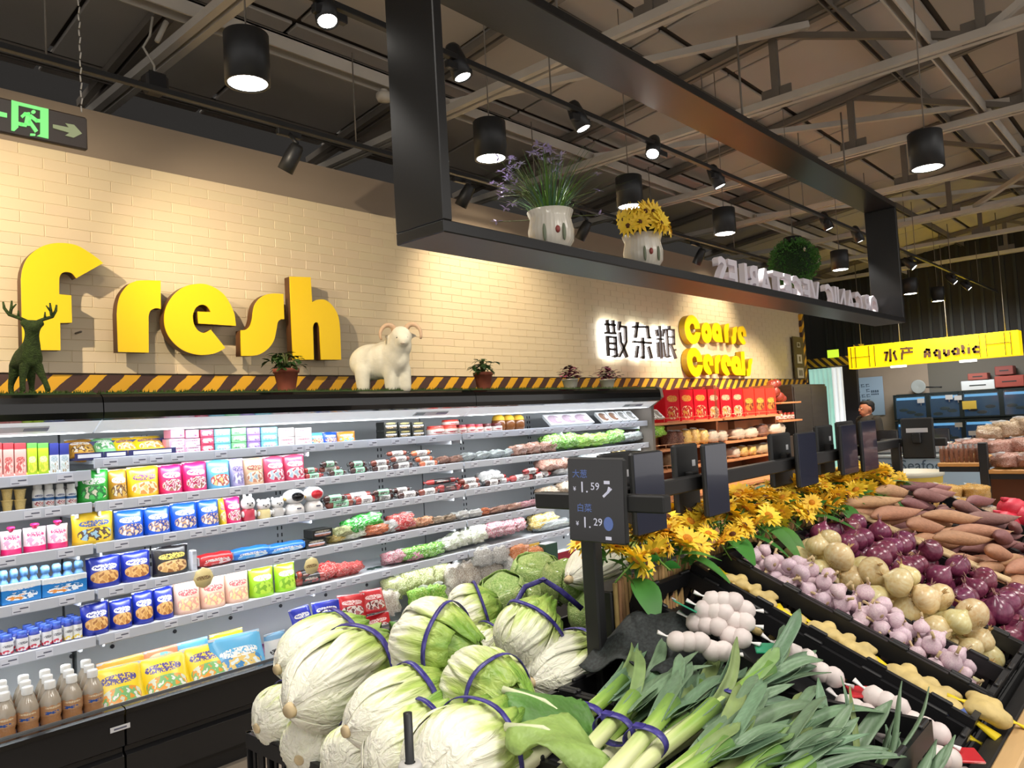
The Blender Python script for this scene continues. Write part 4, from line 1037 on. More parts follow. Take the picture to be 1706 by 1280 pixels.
# flat chip packs propped in front display trays
for xl, xr, yt, c in ((119, 164, 746, 'gold'), (163, 200, 746, 'greenbox'), (198, 236, 742, 'yellow'), (232, 284, 736, 'yellow')):
    L0, w, h = slot(0, xl, xr, yt, 4.10)
    prod('flat_%s_pack' % c, pouch_proto(PM.get(c) or BM[c]), 0, L0 + Vector((0, .02, .012)), 'tilted %s snack pack in a navy tray' % {'gold': 'gold', 'greenbox': 'pale green', 'yellow': 'yellow'}[c], 'pack', 'tilted snack packs on the top shelf', (w, .14, .13), rot=(-.75, 0, rnd.uniform(-.1, .1)))
for xl, xr in ((117, 165), (166, 205), (206, 285)):
    L0, w, h = slot(0, xl, xr, 740, 4.12)
    def dtray(t):
        b = MB(); b.box((0, 0, .06), (1, 1, .12)); b.box((0, -.48, .2), (1, .03, .4)); b.box((0, .48, .5), (1, .03, 1)); b.build('tray', M('tray_navy', (40, 42, 92), .5), t)
        b = MB(); b.box((0, -.5, .22), (.8, .01, .2)); b.build('front_label', m_tag, t)
    prod('display_tray', dtray, 0, L0, 'dark blue cardboard display tray holding snack packs', 'tray', 'display trays', (w, .12, .09))
for xl, xr, yt, c, dsc in ((515, 540, 721, 'sky', 'small pale blue snack pouch'), (537, 562, 720, 'blue', 'small blue snack pouch'), (562, 591, 719, 'yellow', 'small orange snack pouch')):
    m = PM[c] if c != 'yellow' else print_mat('print_orange', (236, 140, 40), W_, [(240, 180, 80), (130, 180, 220)])
    put_pouch('small_%s_pouch' % {'sky': 'pale', 'blue': 'blue', 'yellow': 'orange'}[c], m, 0, xl, xr, yt, dsc, 'small pouches on the top shelf', d=.05)
# tubs, small bottles, spout pouches
m_cup = M('dessert_cup', (226, 200, 130), .25, noise=(20, .2), coat=.5)
def cups(t):
    b = MB(); b.lathe([(.34, 0), (.46, .9), (.5, .92), (.5, 1.0), (0, 1.0)], 16, caps=False); b.build('cup', m_cup, t)
    b = MB(); b.lathe([(.47, .985), (.47, 1.01), (0, 1.012)], 16, caps=False); b.build('foil_lid', M('foil', (225, 205, 150), .3, metal=.3), t)
for i, (xl, xr) in enumerate(((-22, 0), (1, 22), (22, 44))):
    L0, w, h = slot(1, xl, xr, 815, 4.12)
    for r in range(2): prod('dessert_cup', cups, 1, L0 + Vector((0, 0, r * h / 2)), 'yellow dessert cup with peeled rim, %s row' % ('lower', 'upper')[r], 'cup', 'yellow dessert cups', (w, w, h / 2))
def bottle(bm, cap, lab):
    def mk(t):
        b = MB(); b.lathe([(.44, 0), (.5, .05), (.5, .6), (.42, .74), (.3, .78), (.3, .82), (0, .82)], 14, caps=False); b.build('bottle', bm, t)
        b = MB(); b.lathe([(.38, .78), (.38, .98), (.35, 1.0), (0, 1.0)], 14, caps=False); b.build('cap', cap, t)
        b = MB(); b.lathe([(.505, .08), (.508, .09), (.508, .56), (.505, .57)], 14, caps=False); b.build('label', lab, t)
    return mk
m_wplastic = M('white_plastic', (226, 226, 224), .35); m_yog = print_mat('print_yogurt', (226, 228, 232), (60, 70, 110), [(160, 70, 80), (225, 225, 228), (200, 120, 110)], lz=.86, pz=.2, band=(.46, .7, (48, 96, 150)))
for xl, xr in ((53, 72), (72, 90), (91, 108), (109, 127)):
    L0, w, h = slot(1, xl, xr, 806, 4.12); prod('white_bottle', bottle(m_wplastic, m_wplastic, m_yog), 1, L0, 'small white yogurt bottle with blue band', 'bottle', 'small white yogurt bottles', (w, w, h))
m_spout = print_mat('print_spout', (232, 214, 220), (200, 40, 100), [(225, 150, 180), (240, 225, 230)], lz=.72, pz=.45, band=(0, .26, (214, 40, 112)))
m_pinkcap = M('pink_cap', (228, 36, 110), .3)
def spout(t):
    b = MB(); pouch_geo(b, 1, .86, .5, 3); b.build('bag', m_spout, t)
    b = MB(); b.lathe([(.10, .84), (.1, .9), (.17, .91), (.19, .97), (.15, 1.0), (0, 1.0)], 12, M=Matrix.Diagonal((1, 1, 1, 1)), caps=False); b.build('spout_cap', m_pinkcap, t)
for xl, xr, yt in ((-34, -2, 884), (0, 36, 878), (38, 77, 872), (78, 113, 867)):
    L0, w, h = slot(2, xl, xr, yt, 4.12); prod('spout_pouch', spout, 2, L0, 'pink and white spout pouch with pink cap', 'pouch', 'pink spout pouches', (w, .16, h))
# character-free animal and astronaut shaped jars
m_jw = M('toy_white', (232, 230, 230), .3); m_jpink = M('toy_pink', (226, 110, 140), .35); m_jspot = M('toy_spot', (40, 38, 40), .4)
def toy(kind):
    def mk(t):
        if kind < 3:
            b = MB(); b.lathe([(.34, 0), (.42, .06), (.40, .38), (.3, .46), (0, .48)], 14, caps=False); b.build('body', [M('toy_red', (190, 60, 80), .35), M('toy_cream', (222, 206, 150), .35), M('toy_clear', (190, 186, 184), .2)][kind], t)
            b = MB(); b.ell((0, -.03, .64), (.42, .4, .27), nu=16, nv=10)
            if kind == 0:
                for s in (-1, 1): b.ell((s * .18, 0, .92), (.09, .07, .16))
            else:
                for s in (-1, 1): b.ell((s * .3, 0, .85), (.12, .1, .1))
            b.build('head', m_jw, t)
            b = MB()
            for s in (-1, 1): b.ell((s * .14, -.40, .66), (.04, .04, .035))
            b.ell((0, -.43, .58), (.05, .03, .03)); b.build('face', m_jspot, t)
            for s in (-1, 1):
                b = MB(); b.ell((s * .36, -.18, .26), (.1, .12, .12)); b.build('paw', m_jw, t)
        else:
            b = MB(); b.lathe([(.36, 0), (.46, .05), (.44, .25), (.3, .42), (0, .44)], 16, caps=False); b.build('body', m_jw, t)
            b = MB(); b.ell((0, 0, .70), (.5, .46, .30), nu=18, nv=12); b.build('helmet', m_jw, t)
            b = MB(); b.ell((.04, -.2, .71), (.36, .33, .22), nu=18, nv=12); b.build('visor', M('visor_black', (22, 22, 26), .12) if kind == 3 else M('visor_red', (206, 48, 60), .15), t)
            b = MB(); b.ell((-.42, -.1, .64), (.1, .12, .08)); b.build('ear_piece', M('ear_gold', (196, 160, 90), .4), t)
            b = MB(); b.box((.06, -.45, .24), (.2, .02, .05)); b.build('badge', m_tagb, t)
    return mk
for kind, xl, xr, yt, dsc in ((0, 399, 425, 823, 'pink and white rabbit shaped candy jar'), (1, 426, 451, 829, 'spotted white dog shaped candy jar'), (2, 450, 473, 826, 'white bear shaped candy jar with clear body'), (3, 472, 505, 815, 'white astronaut shaped jar with black visor'), (4, 505, 536, 811, 'white astronaut shaped jar with red visor')):
    L0, w, h = slot(2, xl, xr, yt, 4.12)
    t = thing('candy_jar', dsc + ' on the third shelf', 'toy jar', L0, (0, 0, -.15), 'animal and astronaut candy jars'); toy(kind)(t); t.scale = (w, w, h)
# trays of little blue bottles, small milk bottles
m_bluecap = M('pale_blue_cap', (130, 180, 226), .35); m_bluelab = print_mat('print_bluebottle', (40, 120, 190), W_, [(220, 140, 60), (230, 235, 240), (40, 110, 170)], lz=.75, pz=.35, band=(.7, 1, (226, 232, 236)))
def btray(t):
    for i in range(4):
        b = MB(); x = -.375 + .25 * i; b.lathe([(.11, 0), (.115, .6), (.07, .72), (.07, .76), (.1, .77), (.1, .93), (.07, 1.0), (0, 1.0)], 12, M=Matrix.Translation((x, 0, 0)) @ Matrix.Diagonal((1, 1, 1, 1)), caps=False); o = b.build('bottle', m_bluecap, t)
    b = MB(); b.box((0, -.01, .3), (1.0, .30, .6), b=.02); b.build('wrap', m_bluelab, t)
for xl, xr, yt in ((-75, -4, 956), (-3, 64, 947), (65, 140, 938)):
    L0, w, h = slot(3, xl, xr, yt, 4.13); prod('bottle_tray', btray, 3, L0, 'blue wrapped pack of four pale blue capped bottles', 'pack', 'blue bottle packs', (w, .24, h))
m_milk = print_mat('print_milk', (224, 224, 226), (50, 50, 70), [(196, 50, 70), (225, 225, 228)], lz=.62, pz=.12, band=(0, .2, (206, 60, 80))); m_milky = print_mat('print_milk_y', (224, 224, 220), (50, 50, 70), [(226, 200, 80), (225, 225, 228)], lz=.62, pz=.12, band=(0, .2, (226, 196, 70)))
m_dblue = M('dark_blue_plastic', (52, 66, 150), .3)
def mbottle(lab):
    def mk(t):
        b = MB(); b.lathe([(.42, 0), (.5, .05), (.5, .7), (.4, .84), (.34, .86), (0, .86)], 14, caps=False); b.build('bottle', m_dblue, t)
        b = MB(); b.lathe([(.4, .82), (.4, .97), (.37, 1.0), (0, 1.0)], 14, caps=False); b.build('cap', M('milk_cap', (70, 100, 190), .3), t)
        b = MB(); b.lathe([(.505, .04), (.51, .05), (.51, .66), (.505, .68)], 14, caps=False); b.build('label', lab, t)
    return mk
for j, (xl, xr, yt) in enumerate(((-24, -4, 1062), (-2, 22, 1058), (24, 46, 1052), (47, 67, 1046), (67, 85, 1041), (85, 103, 1036), (104, 120, 1032), (121, 138, 1028))):
    L0, w, h = slot(4, xl, xr, yt, 4.11)
    for r in range(3):
        kk = 'milk_bottle' if j < 6 else 'yellow_milk_bottle'
        prod(kk, mbottle(m_milk if j < 6 else m_milky), 4, L0 + Vector((rnd.uniform(-.004, .004), r * (w + .004), 0)), 'dark blue milk bottle with %s label, %s row' % ('red' if j < 6 else 'yellow', ORD[r]), 'bottle', 'small dark blue milk bottles', (w * .96, w * .96, h))
# big bottles of nut milk in the well
m_pet = M('pet_clear', (226, 214, 196), .08, trans=.5, spec=.7); m_brown = M('drink_brown', (176, 128, 88), .25, coat=.4, noise=(30, .08)); m_petlab = print_mat('print_nutmilk', (178, 134, 96), (226, 210, 180), [(30, 80, 160), (190, 150, 110)], lz=.8, pz=.3, rough=.3)
def nut(t):
    f = lambda a, z: 1 + (.02 * math.sin(z * 55) if z < .62 else 0)
    b = MB(); b.lathe([(.42, 0), (.5, .03), (.48, .10), (.5, .2), (.47, .3), (.5, .36), (.46, .42), (.5, .47), (.5, .64), (.0, .66)], 18, fn=f, caps=False); b.build('drink', m_brown, t)
    b = MB(); b.lathe([(.505, .62), (.5, .68), (.38, .78), (.22, .87), (.2, .9), (0, .9)], 18, caps=False, fn=lambda a, z: 1 + .03 * math.sin(8 * a)); b.build('shoulder', m_pet, t)
    b = MB(); b.lathe([(.26, .88), (.27, .98), (.24, 1.0), (0, 1.0)], 14, caps=False); b.build('cap', m_wplastic, t)
    b = MB(); b.lathe([(.512, .48), (.515, .49), (.515, .62), (.512, .63)], 18, caps=False); b.build('label', m_petlab, t)
    b = MB()
    for a0 in (-.4,):
        vs = []
        for i in range(6):
            a = a0 + .16 * i; vs += [(.505 * math.cos(a), .505 * math.sin(a), z) for z in (.06, .38)]
        b.add(vs, [(2 * i, 2 * i + 2, 2 * i + 3, 2 * i + 1) for i in range(5)], 0, True)
    b.build('side_print', M('nut_blue', (36, 84, 160), .3), t)
for r in range(3):
    for c in range(6):
        prod('nut_milk_bottle', nut, 5, (.88 + .087 * c + .02 * r, 3.86 + .10 * r, .355), 'brown nut milk bottle with white cap, %s row' % ('front', 'middle', 'back')[r], 'bottle', 'nut milk bottles in the well', (.084, .084, .27), rnd.uniform(-.3, .3))
# big flat snack bags leaning in the well
m_ybag = print_mat('print_ybag', (238, 206, 30), (70, 60, 140), [(206, 212, 190), (226, 150, 50), (120, 180, 110), (225, 225, 220)], lz=.72, pz=.36); m_cbag = print_mat('print_cbag', (96, 176, 222), W_, [(70, 140, 200), (230, 200, 120), (225, 235, 240)], lz=.6, pz=.36)
m_ocard = print_mat('print_ocard', (226, 160, 50), (180, 90, 40), [(230, 190, 90), (160, 110, 60)], lz=.4, pz=.6)
for c, x0, x1, yy, zt, ang, dsc, mt in ((0, 160, 242, 1190, .20, -.5, 'yellow snack bag with orange corner leaning in the well', m_ybag), (1, 236, 318, 1160, .20, -.6, 'yellow snack bag with grey picture leaning in the well', m_ybag), (2, 312, 388, 1135, .20, -.6, 'yellow snack bag with figures leaning in the well', m_ybag), (3, 356, 440, 1110, .22, -.45, 'sky blue snack bag leaning in the well', m_cbag)):
    a = atY(x0, yy, 3.90); b_ = atY(x1, yy, 3.90)
    prod('%s_snack_bag' % ('yellow' if c < 3 else 'blue'), pouch_proto(mt), 5, ((a.x + b_.x) / 2, 3.86, .365), dsc, 'snack bag', 'flat snack bags in the well', (b_.x - a.x, .16, .25), rot=(ang, 0, rnd.uniform(-.15, .15)))
for x0, x1, yy, mt, dsc in ((163, 245, 1110, m_ocard, 'orange snack bag standing behind the yellow bags'), (240, 300, 1095, print_mat('print_gcard', (226, 130, 90), W_, [(120, 190, 200), (240, 190, 160)], lz=.4, pz=.7), 'coral snack bag standing behind the yellow bags'), (298, 350, 1080, m_cbag, 'pale blue snack bag standing behind the yellow bags'), (352, 408, 1055, m_ybag, 'yellow snack bag standing behind the sky blue bag')):
    a = atY(x0, yy, 4.1); b_ = atY(x1, yy, 4.1)
    prod('standing_snack_bag_' + mt.name[-5:], pouch_proto(mt), 5, ((a.x + b_.x) / 2, 4.08, .36), dsc, 'snack bag', 'standing snack bags in the well', (b_.x - a.x, .12, .22), rot=(-.2, 0, 0))
put_pouch('milk_bag', print_mat('print_milkbag', (214, 214, 214), (40, 40, 44), [(200, 150, 110), (225, 225, 225)], lz=.45, pz=.15, band=(.8, 1, (110, 160, 200))), 5, 440, 476, 1054, 'white milk powder bag with black lettering', 'bags in the well', y=3.98)
L0 = atY(440, 1052, 4.2)
t = thing('shallow_plate', 'shallow mauve plate lying on the well floor behind the milk bag', 'plate', (L0.x, 4.2, .36)); b = MB(); b.lathe([(0, .0), (.06, 0), (.12, .03), (.123, .034), (.06, .008), (0, .008)], 24, caps=False); b.build('plate', M('mauve', (168, 120, 160), .35), t); b = MB(); b.lathe([(.118, .031), (.126, .036), (.12, .038)], 24, caps=False); b.build('rim', M('mauve_rim', (190, 90, 170), .35), t)
for lv, sp in ((0, ((488, 530), (528, 570))), (1, ((492, 532), (530, 571)))):
    for c, off, d_ in (('candyblue', 0, 'crinkled dark blue candy bag'), ('candyred', 80, 'crinkled dark red candy bag')):
        for x0, x1 in sp:
            a_ = atY(x0 + off, 1010, 3.98); b_ = atY(x1 + off, 1010, 3.98)
            prod(c.replace('candy', '') + '_candy_bag', pouch_proto(PM[c]), 5, ((a_.x + b_.x) / 2, 3.98 + .03 * lv, .36 + .125 * lv), d_ + (' lying under another' if lv == 0 else ' on top of the pile'), 'candy bag', 'candy bags in the well', (b_.x - a_.x, .12, .15 if lv else .12), rot=(-.35, rnd.uniform(-.1, .1), rnd.uniform(-.3, .3)))

# ---- sausages, film packs and bagged vegetables
m_saus = {'dark': M('casing_dark', (70, 40, 36), .25, coat=.5, noise=(25, .2)), 'red': M('casing_red', (168, 56, 54), .25, coat=.5, noise=(25, .12)), 'orange': M('casing_orange', (206, 110, 74), .25, coat=.5, noise=(25, .1)), 'brown': M('casing_brown', (128, 62, 48), .25, coat=.5, noise=(25, .15)), 'ham': M('casing_ham', (150, 64, 58), .25, coat=.5, noise=(30, .2))}
m_band = {'white': print_mat('band_white', (220, 216, 212), (90, 80, 84), [(120, 110, 110), (220, 216, 212)], lz=.55, pz=.4), 'green': print_mat('band_green', (150, 206, 170), (40, 60, 50), [(90, 60, 50), (200, 220, 206)], lz=.55, pz=.4), 'dark': print_mat('band_dark', (44, 40, 40), (200, 190, 180), [(60, 60, 60), (150, 60, 60)], lz=.55, pz=.4)}
def sausage(c, bd):
    def mk(t):
        b = MB(); xs = [-.5, -.475, -.44, -.40, 0, .40, .44, .475, .5]; rs = [.06, .10, .36, .48, .5, .48, .36, .10, .06]
        b.tube([(x, 0, 0) for x in xs], [r for r in rs], 12); me = b.build('casing', m_saus[c], t)
        b = MB()
        for s in (-1, 1): b.tube([(s * .485, 0, 0), (s * .51, 0, 0), (s * .54, 0, .0)], [.12, .10, .34], 8)
        b.build('crimped_end', m_film if c != 'red' else m_saus[c], t)
        b = MB(); b.tube([(-.26, 0, 0), (.26, 0, 0)], [.515, .515], 14, caps=False); b.build('printed_band', m_band[bd], t)
    return mk
NAMES = {'dark': 'dark', 'red': 'red', 'orange': 'orange', 'brown': 'brown', 'ham': 'thick reddish'}
def saus(k, c, bd, rects, y=4.12, group=None):
    for i, (x0, x1, y0, y1) in enumerate(rects):
        a = atY(x0, (y0 + y1) / 2, y); b = atY(x1, (y0 + y1) / 2, y); m = atY((x0 + x1) / 2, y0, y).z - atY((x0 + x1) / 2, y1, y).z
        r = max(.022, m * .92); z = max((a.z + b.z) / 2, SHZ[k] + r / 2)
        prod('%s_sausage_%s' % (c, bd) if bd != 'white' else '%s_sausage' % c, sausage(c, bd), k, ((a.x + b.x) / 2, y + rnd.uniform(-.02, .03), z), '%s sausage in a %s band' % (NAMES[c], bd), 'sausage', 'short sausages on the ' + SN[k], (b.x - a.x, r, r), rnd.uniform(-.12, .12))
saus(1, 'red', 'green', [(506, 527, 779, 789), (506, 535, 789, 799)])
saus(1, 'dark', 'green', [(535, 562, 768, 778), (546, 575, 785, 796), (584, 612, 768, 779), (586, 616, 780, 792)])
saus(1, 'brown', 'white', [(535, 569, 777, 787), (616, 649, 766, 777), (648, 681, 751, 760), (651, 684, 760, 770)])
saus(1, 'dark', 'white', [(618, 650, 778, 789), (655, 687, 770, 782)])
saus(1, 'orange', 'white', [(686, 719, 750, 760), (693, 722, 760, 770), (695, 726, 769, 779)])
saus(2, 'ham', 'white', [(573, 624, 820, 836), (588, 624, 832, 847)])
saus(2, 'dark', 'green', [(618, 650, 815, 826), (536, 572, 824, 838)]); saus(2, 'dark', 'white', [(624, 660, 826, 838), (655, 685, 812, 822), (658, 696, 822, 834)])
saus(2, 'brown', 'green', [(541, 588, 839, 853)]); saus(2, 'brown', 'white', [(692, 728, 815, 827), (765, 800, 796, 808), (768, 800, 808, 818)])
saus(2, 'red', 'dark', [(712, 765, 797, 807), (727, 766, 806, 816), (730, 768, 814, 825)])
saus(2, 'red', 'white', [(826, 846, 790, 800), (870, 895, 780, 790), (895, 920, 785, 796), (830, 850, 800, 810), (852, 890, 796, 808)])
saus(2, 'dark', 'white', [(806, 830, 802, 814), (885, 905, 790, 799)])
m_crimp = M('film_crimp', (214, 218, 220), .12, spec=.8, alpha=.55)
def bagproto(mat, seed, crimp=True, lumps=.12, fq=9, film=None):
    film = film or m_crimp
    def mk(t):
        q = random.Random(seed); a = [q.uniform(0, 6) for _ in range(6)]
        def fn(d):
            m_ = max(abs(d.x), abs(d.y), abs(d.z)); sq = 1 / max(.62, m_) ** .75
            return sq * (.86 + lumps * (math.sin(fq * d.x + a[0]) * math.sin(fq * .8 * d.y + a[1]) + .7 * math.sin(fq * 1.7 * d.z + a[2]) * math.sin(fq * 1.3 * d.x + a[3]) + .5 * math.sin(23 * d.x + 17 * d.z + a[4])))
        b = MB(); b.ell((0, 0, .46), (.5, .5, .5), nu=20, nv=13, fn=fn); b.build('contents', mat, t)
        if crimp:
            b = MB(); vs = []; n = 9
            for j in range(3):
                for i in range(n):
                    an = 2 * PI * i / n; r = (.08, .16, .24)[j] * (1 + .3 * math.sin(3 * an + a[4])); vs.append((r * math.cos(an) + .30, r * math.sin(an) * .8, (.74, .86, .94)[j] + .05 * math.sin(2 * an)))
            b.add(vs, [(j * n + i, j * n + (i + 1) % n, (j + 1) * n + (i + 1) % n, (j + 1) * n + i) for j in range(2) for i in range(n)], 0, True); b.build('film_end', film, t)
    return mk
CM = {'leaf': contents_mat('bag_leaf_green', [(44, 110, 34), (96, 170, 50), (150, 200, 90), (206, 226, 190)], 14), 'lgreen': contents_mat('bag_lime', [(90, 160, 40), (140, 196, 60), (190, 216, 110)], 12), 'meat': contents_mat('bag_dried_meat', [(90, 40, 30), (150, 84, 66), (206, 170, 150), (120, 60, 44)], 22),
      'chili': contents_mat('bag_chili', [(150, 60, 30), (200, 110, 50), (226, 190, 150), (170, 30, 30)], 18), 'clear': contents_mat('bag_clear', [(150, 146, 140), (206, 206, 204), (236, 236, 236)], 20), 'enoki': contents_mat('bag_enoki', [(150, 130, 110), (206, 196, 182), (236, 232, 226)], 26),
      'shoot': contents_mat('bag_shoots', [(120, 128, 70), (186, 190, 130), (220, 216, 180)], 20), 'pinkmeat': contents_mat('bag_pink', [(150, 30, 60), (190, 90, 110), (216, 190, 190), (90, 60, 50)], 20), 'shroom': contents_mat('bag_mushroom', [(110, 84, 62), (170, 146, 120), (210, 196, 176)], 20), 'orange': contents_mat('bag_orange', [(190, 84, 36), (216, 130, 70), (240, 200, 170)], 22),
      'yellow': contents_mat('bag_yellow', [(206, 160, 50), (232, 206, 120), (240, 230, 200)], 14), 'flat': contents_mat('pack_flat_pale', [(170, 186, 176), (206, 214, 208), (150, 160, 170), (226, 226, 226)], 14), 'stripe': contents_mat('pack_sausage_fan', [(176, 80, 40), (200, 110, 64), (150, 60, 36)], 9), 'red': contents_mat('bag_red', [(190, 24, 34), (206, 60, 56), (226, 190, 180)], 16),
      'greenp': contents_mat('bag_green_print', [(30, 140, 40), (60, 190, 60), (200, 230, 200)], 7), 'daikon': contents_mat('bag_white_veg', [(190, 200, 160), (222, 224, 206), (240, 240, 232)], 8), 'ban': contents_mat('bag_grain', [(176, 150, 110), (214, 196, 160), (190, 166, 130)], 30), 'rice': contents_mat('bag_rice', [(206, 186, 164), (232, 216, 200), (220, 200, 184)], 26), 'bean': contents_mat('bag_beans', [(70, 40, 34), (116, 66, 54), (170, 130, 110)], 30), 'corn': contents_mat('bag_corn', [(214, 160, 60), (232, 190, 100), (240, 216, 160)], 22)}
def bags(c, k, rects, desc, cat='bag', group=None, y=4.14, dep=.14, seed=1, zlift=0, tilt=-.25):
    for i, (x0, x1, y0, y1) in enumerate(rects):
        a = atY(x0, (y0 + y1) / 2, y); b = atY(x1, (y0 + y1) / 2, y); m = (x0 + x1) / 2
        zt = atY(m, y0, y).z; zb = atY(m, y1, y).z; zf = SHZ[k] if k < 5 else .36
        zb = max(zb, zf)
        prod('%s_%d' % (CM[c].name, seed), bagproto(CM[c], seed), k, ((a.x + b.x) / 2, y + rnd.uniform(-.01, .02), zb), desc, cat, group or 'film bags on the ' + SN[k], ((b.x - a.x) * 1.04, dep, max(.05, (zt - zb)) * 1.1), rot=(tilt * (.5 if k == 5 else 1), 0, rnd.uniform(-.15, .15)))
bags('meat', 1, [(726, 746, 762, 775), (745, 764, 764, 774)], 'small film pack of dark dried meat')
bags('flat', 1, [(762, 790, 760, 772), (788, 816, 757, 770), (814, 840, 753, 768), (836, 862, 752, 766)], 'flat pale film pack lying tilted', 'pack', tilt=-.6)
bags('meat', 1, [(846, 876, 742, 760), (872, 900, 738, 757), (896, 924, 736, 754)], 'brown dried meat bag', seed=2)
bags('leaf', 1, [(905, 935, 724, 750), (930, 958, 722, 748), (1010, 1038, 716, 739), (1064, 1090, 708, 732)], 'bright green film bag of leafy greens')
bags('lgreen', 1, [(955, 985, 724, 746), (980, 1010, 722, 744), (1082, 1106, 709, 730)], 'lime green film bag of beans')
bags('flat', 1, [(1035, 1052, 722, 736), (1050, 1068, 720, 735)], 'pale mint film pack among green bags', 'pack')
bags('clear', 2, [(800, 830, 785, 812), (924, 950, 785, 800)], 'crumpled clear film bag between the sausages')
bags('meat', 2, [(898, 925, 765, 786), (920, 950, 764, 784)], 'brown dried meat bag'); bags('yellow', 2, [(1022, 1048, 751, 776)], 'yellow printed bag seen between the price screens', seed=3); bags('flat', 2, [(965, 1010, 755, 770)], 'pale film pack behind the front price screen', 'pack')
for xa, ya, dsc in ((513, 882, 'upper'), (503, 900, 'lower')):
    L0, w, h = slot(3, xa, xa + 34, ya, 4.14); L0.z = SHZ[3] if dsc == 'lower' else SHZ[3] + .055
    prod('sausage_box', box_proto(print_mat('print_sbox', (38, 38, 36), (200, 190, 170), [(176, 110, 90), (210, 150, 130)], lz=.75, pz=.4)), 3, L0, '%s dark box with a sausage picture' % dsc, 'box', 'dark sausage boxes', (w, .1, .052))
def multipack(mat):
    def mk(t):
        b = MB(); xs = [-.5, -.46, -.2, .0, .2, .46, .5]; b.tube([(x, 0, .5) for x in xs], [.1, .42, .5, .45, .5, .42, .1], 12); b.build('wrap', mat, t)
        b = MB()
        for s in (-1, 1): b.box((s * .51, 0, .5), (.05, .5, .55))
        b.build('crimp', m_seal, t)
    return mk
m_mred = print_mat('print_mred', (196, 34, 40), W_, [(220, 60, 60), (240, 220, 220)], lz=.5, pz=.3); m_mblu = print_mat('print_mblu', (36, 116, 206), W_, [(90, 170, 230), (220, 235, 245)], lz=.5, pz=.3)
for x0, x1, yt, m, dsc in ((328, 384, 920, m_mred, 'red film multipack of small bottles'), (384, 446, 910, m_mblu, 'blue film multipack of small bottles'), (440, 505, 903, m_mblu, 'blue film multipack of small bottles')):
    L0, w, h = slot(3, x0, x1, yt, 4.13); prod('multipack_' + m.name[-4:], multipack(m), 3, L0, dsc, 'pack', 'film multipacks', (w, .10, h))
t = thing('shelf_divider', 'small pale upright divider beside the black noodle pouch', 'divider', slot(3, 316, 326, 912, 4.10)[0]); MB().box((0, 0, .055), (.03, .04, .11), b=.006).build('post', m_strip, t); MB().box((0, -.021, .06), (.02, .003, .05)).build('label', m_tag, t)
bags('yellow', 3, [(548, 585, 895, 912)], 'long yellow bean bag lying down', seed=4); bags('daikon', 3, [(560, 608, 884, 906)], 'white radish bag with tied film'); bags('shoot', 3, [(553, 580, 878, 896)], 'pale green shoots in film')
bags('greenp', 3, [(572, 602, 865, 890), (592, 634, 856, 882)], 'bright green printed snack bag'); bags('stripe', 3, [(603, 645, 874, 897)], 'fanned pack of thin orange sausages', 'pack'); bags('clear', 3, [(632, 660, 868, 890)], 'white printed film bag'); bags('red', 3, [(646, 684, 856, 884)], 'red and white printed bag')
bags('chili', 3, [(668, 700, 866, 890), (690, 716, 862, 884)], 'orange chili film bag'); bags('shroom', 3, [(712, 738, 862, 885), (734, 756, 862, 884)], 'round film pack of brown mushrooms'); bags('clear', 3, [(752, 778, 852, 880), (772, 800, 850, 876)], 'crumpled clear film bag of sprouts', seed=5)
bags('stripe', 3, [(792, 814, 848, 870)], 'round reddish ham slice in film', 'pack', seed=6); bags('meat', 3, [(812, 842, 846, 866), (838, 862, 840, 862)], 'brown dried meat bag'); bags('pinkmeat', 3, [(858, 882, 838, 858), (880, 906, 832, 852)], 'pink and red film bag'); bags('shroom', 3, [(898, 930, 812, 832), (928, 960, 802, 824), (1034, 1050, 800, 818)], 'film bag of whole brown mushrooms', seed=7)
# lowest shelf
for (x0, x1, y0, y1) in ((496, 520, 950, 966), (492, 545, 958, 979)): saus(4, 'ham', 'dark', [(x0, x1, y0, y1)])
def disc_tag(t):
    b = MB(); b.lathe([(0, -.01), (.5, -.01), (.5, .01), (0, .01)], 24, M=Matrix.Rotation(PI / 2, 4, 'X'), fn=lambda a, z: 1 + .04 * math.cos(8 * a), caps=False); b.build('card', print_mat('print_disc', (226, 208, 150), (120, 90, 60), None, lz=.5), t)
    b = MB(); b.box((0, .06, .5), (.12, .12, .03)); b.build('clip', m_seal, t)
for cx_, cy_, w_, k in ((339, 963, 32, 3), (519, 943, 24, 3)):
    P = atY(cx_, cy_, 4.025); a = atY(cx_ + w_ / 2, cy_, 4.025)
    prod('round_shelf_tag', disc_tag, k, P, 'round pale yellow tag clipped to the shelf edge', 'tag', 'round shelf tags', ((a.x - P.x) * 2,) * 3)
bags('red', 4, [(530, 562, 938, 966), (556, 586, 940, 966), (580, 603, 938, 964)], 'red film pack of sliced sausage', 'pack', tilt=-.6)
t = thing('tagged_glasses', 'dark green folded clip lying on the empty lowest shelf', 'clip', slot(4, 606, 642, 940, 4.15)[0])
for s in (-1, 1):
    b = MB(); b.lathe([(.022, -.004), (.03, 0), (.022, .004)], 14, M=Matrix.Translation((s * .03, 0, .008)), caps=False); b.build('ring', M('clip_green', (36, 66, 60), .4), t)
b = MB(); b.tube([(-.01, 0, .01), (.01, 0, .01)], .006, 6); b.build('bridge', M('clip_green', (36, 66, 60), .4), t)
bags('pinkmeat', 4, [(640, 676, 918, 940), (672, 700, 920, 938)], 'red and white meat pack', 'pack'); bags('leaf', 4, [(665, 705, 912, 934), (690, 735, 906, 932)], 'long film bag of green scallions', seed=8); bags('daikon', 4, [(735, 765, 894, 918), (752, 784, 884, 912), (778, 808, 874, 906)], 'white and green printed noodle bag')
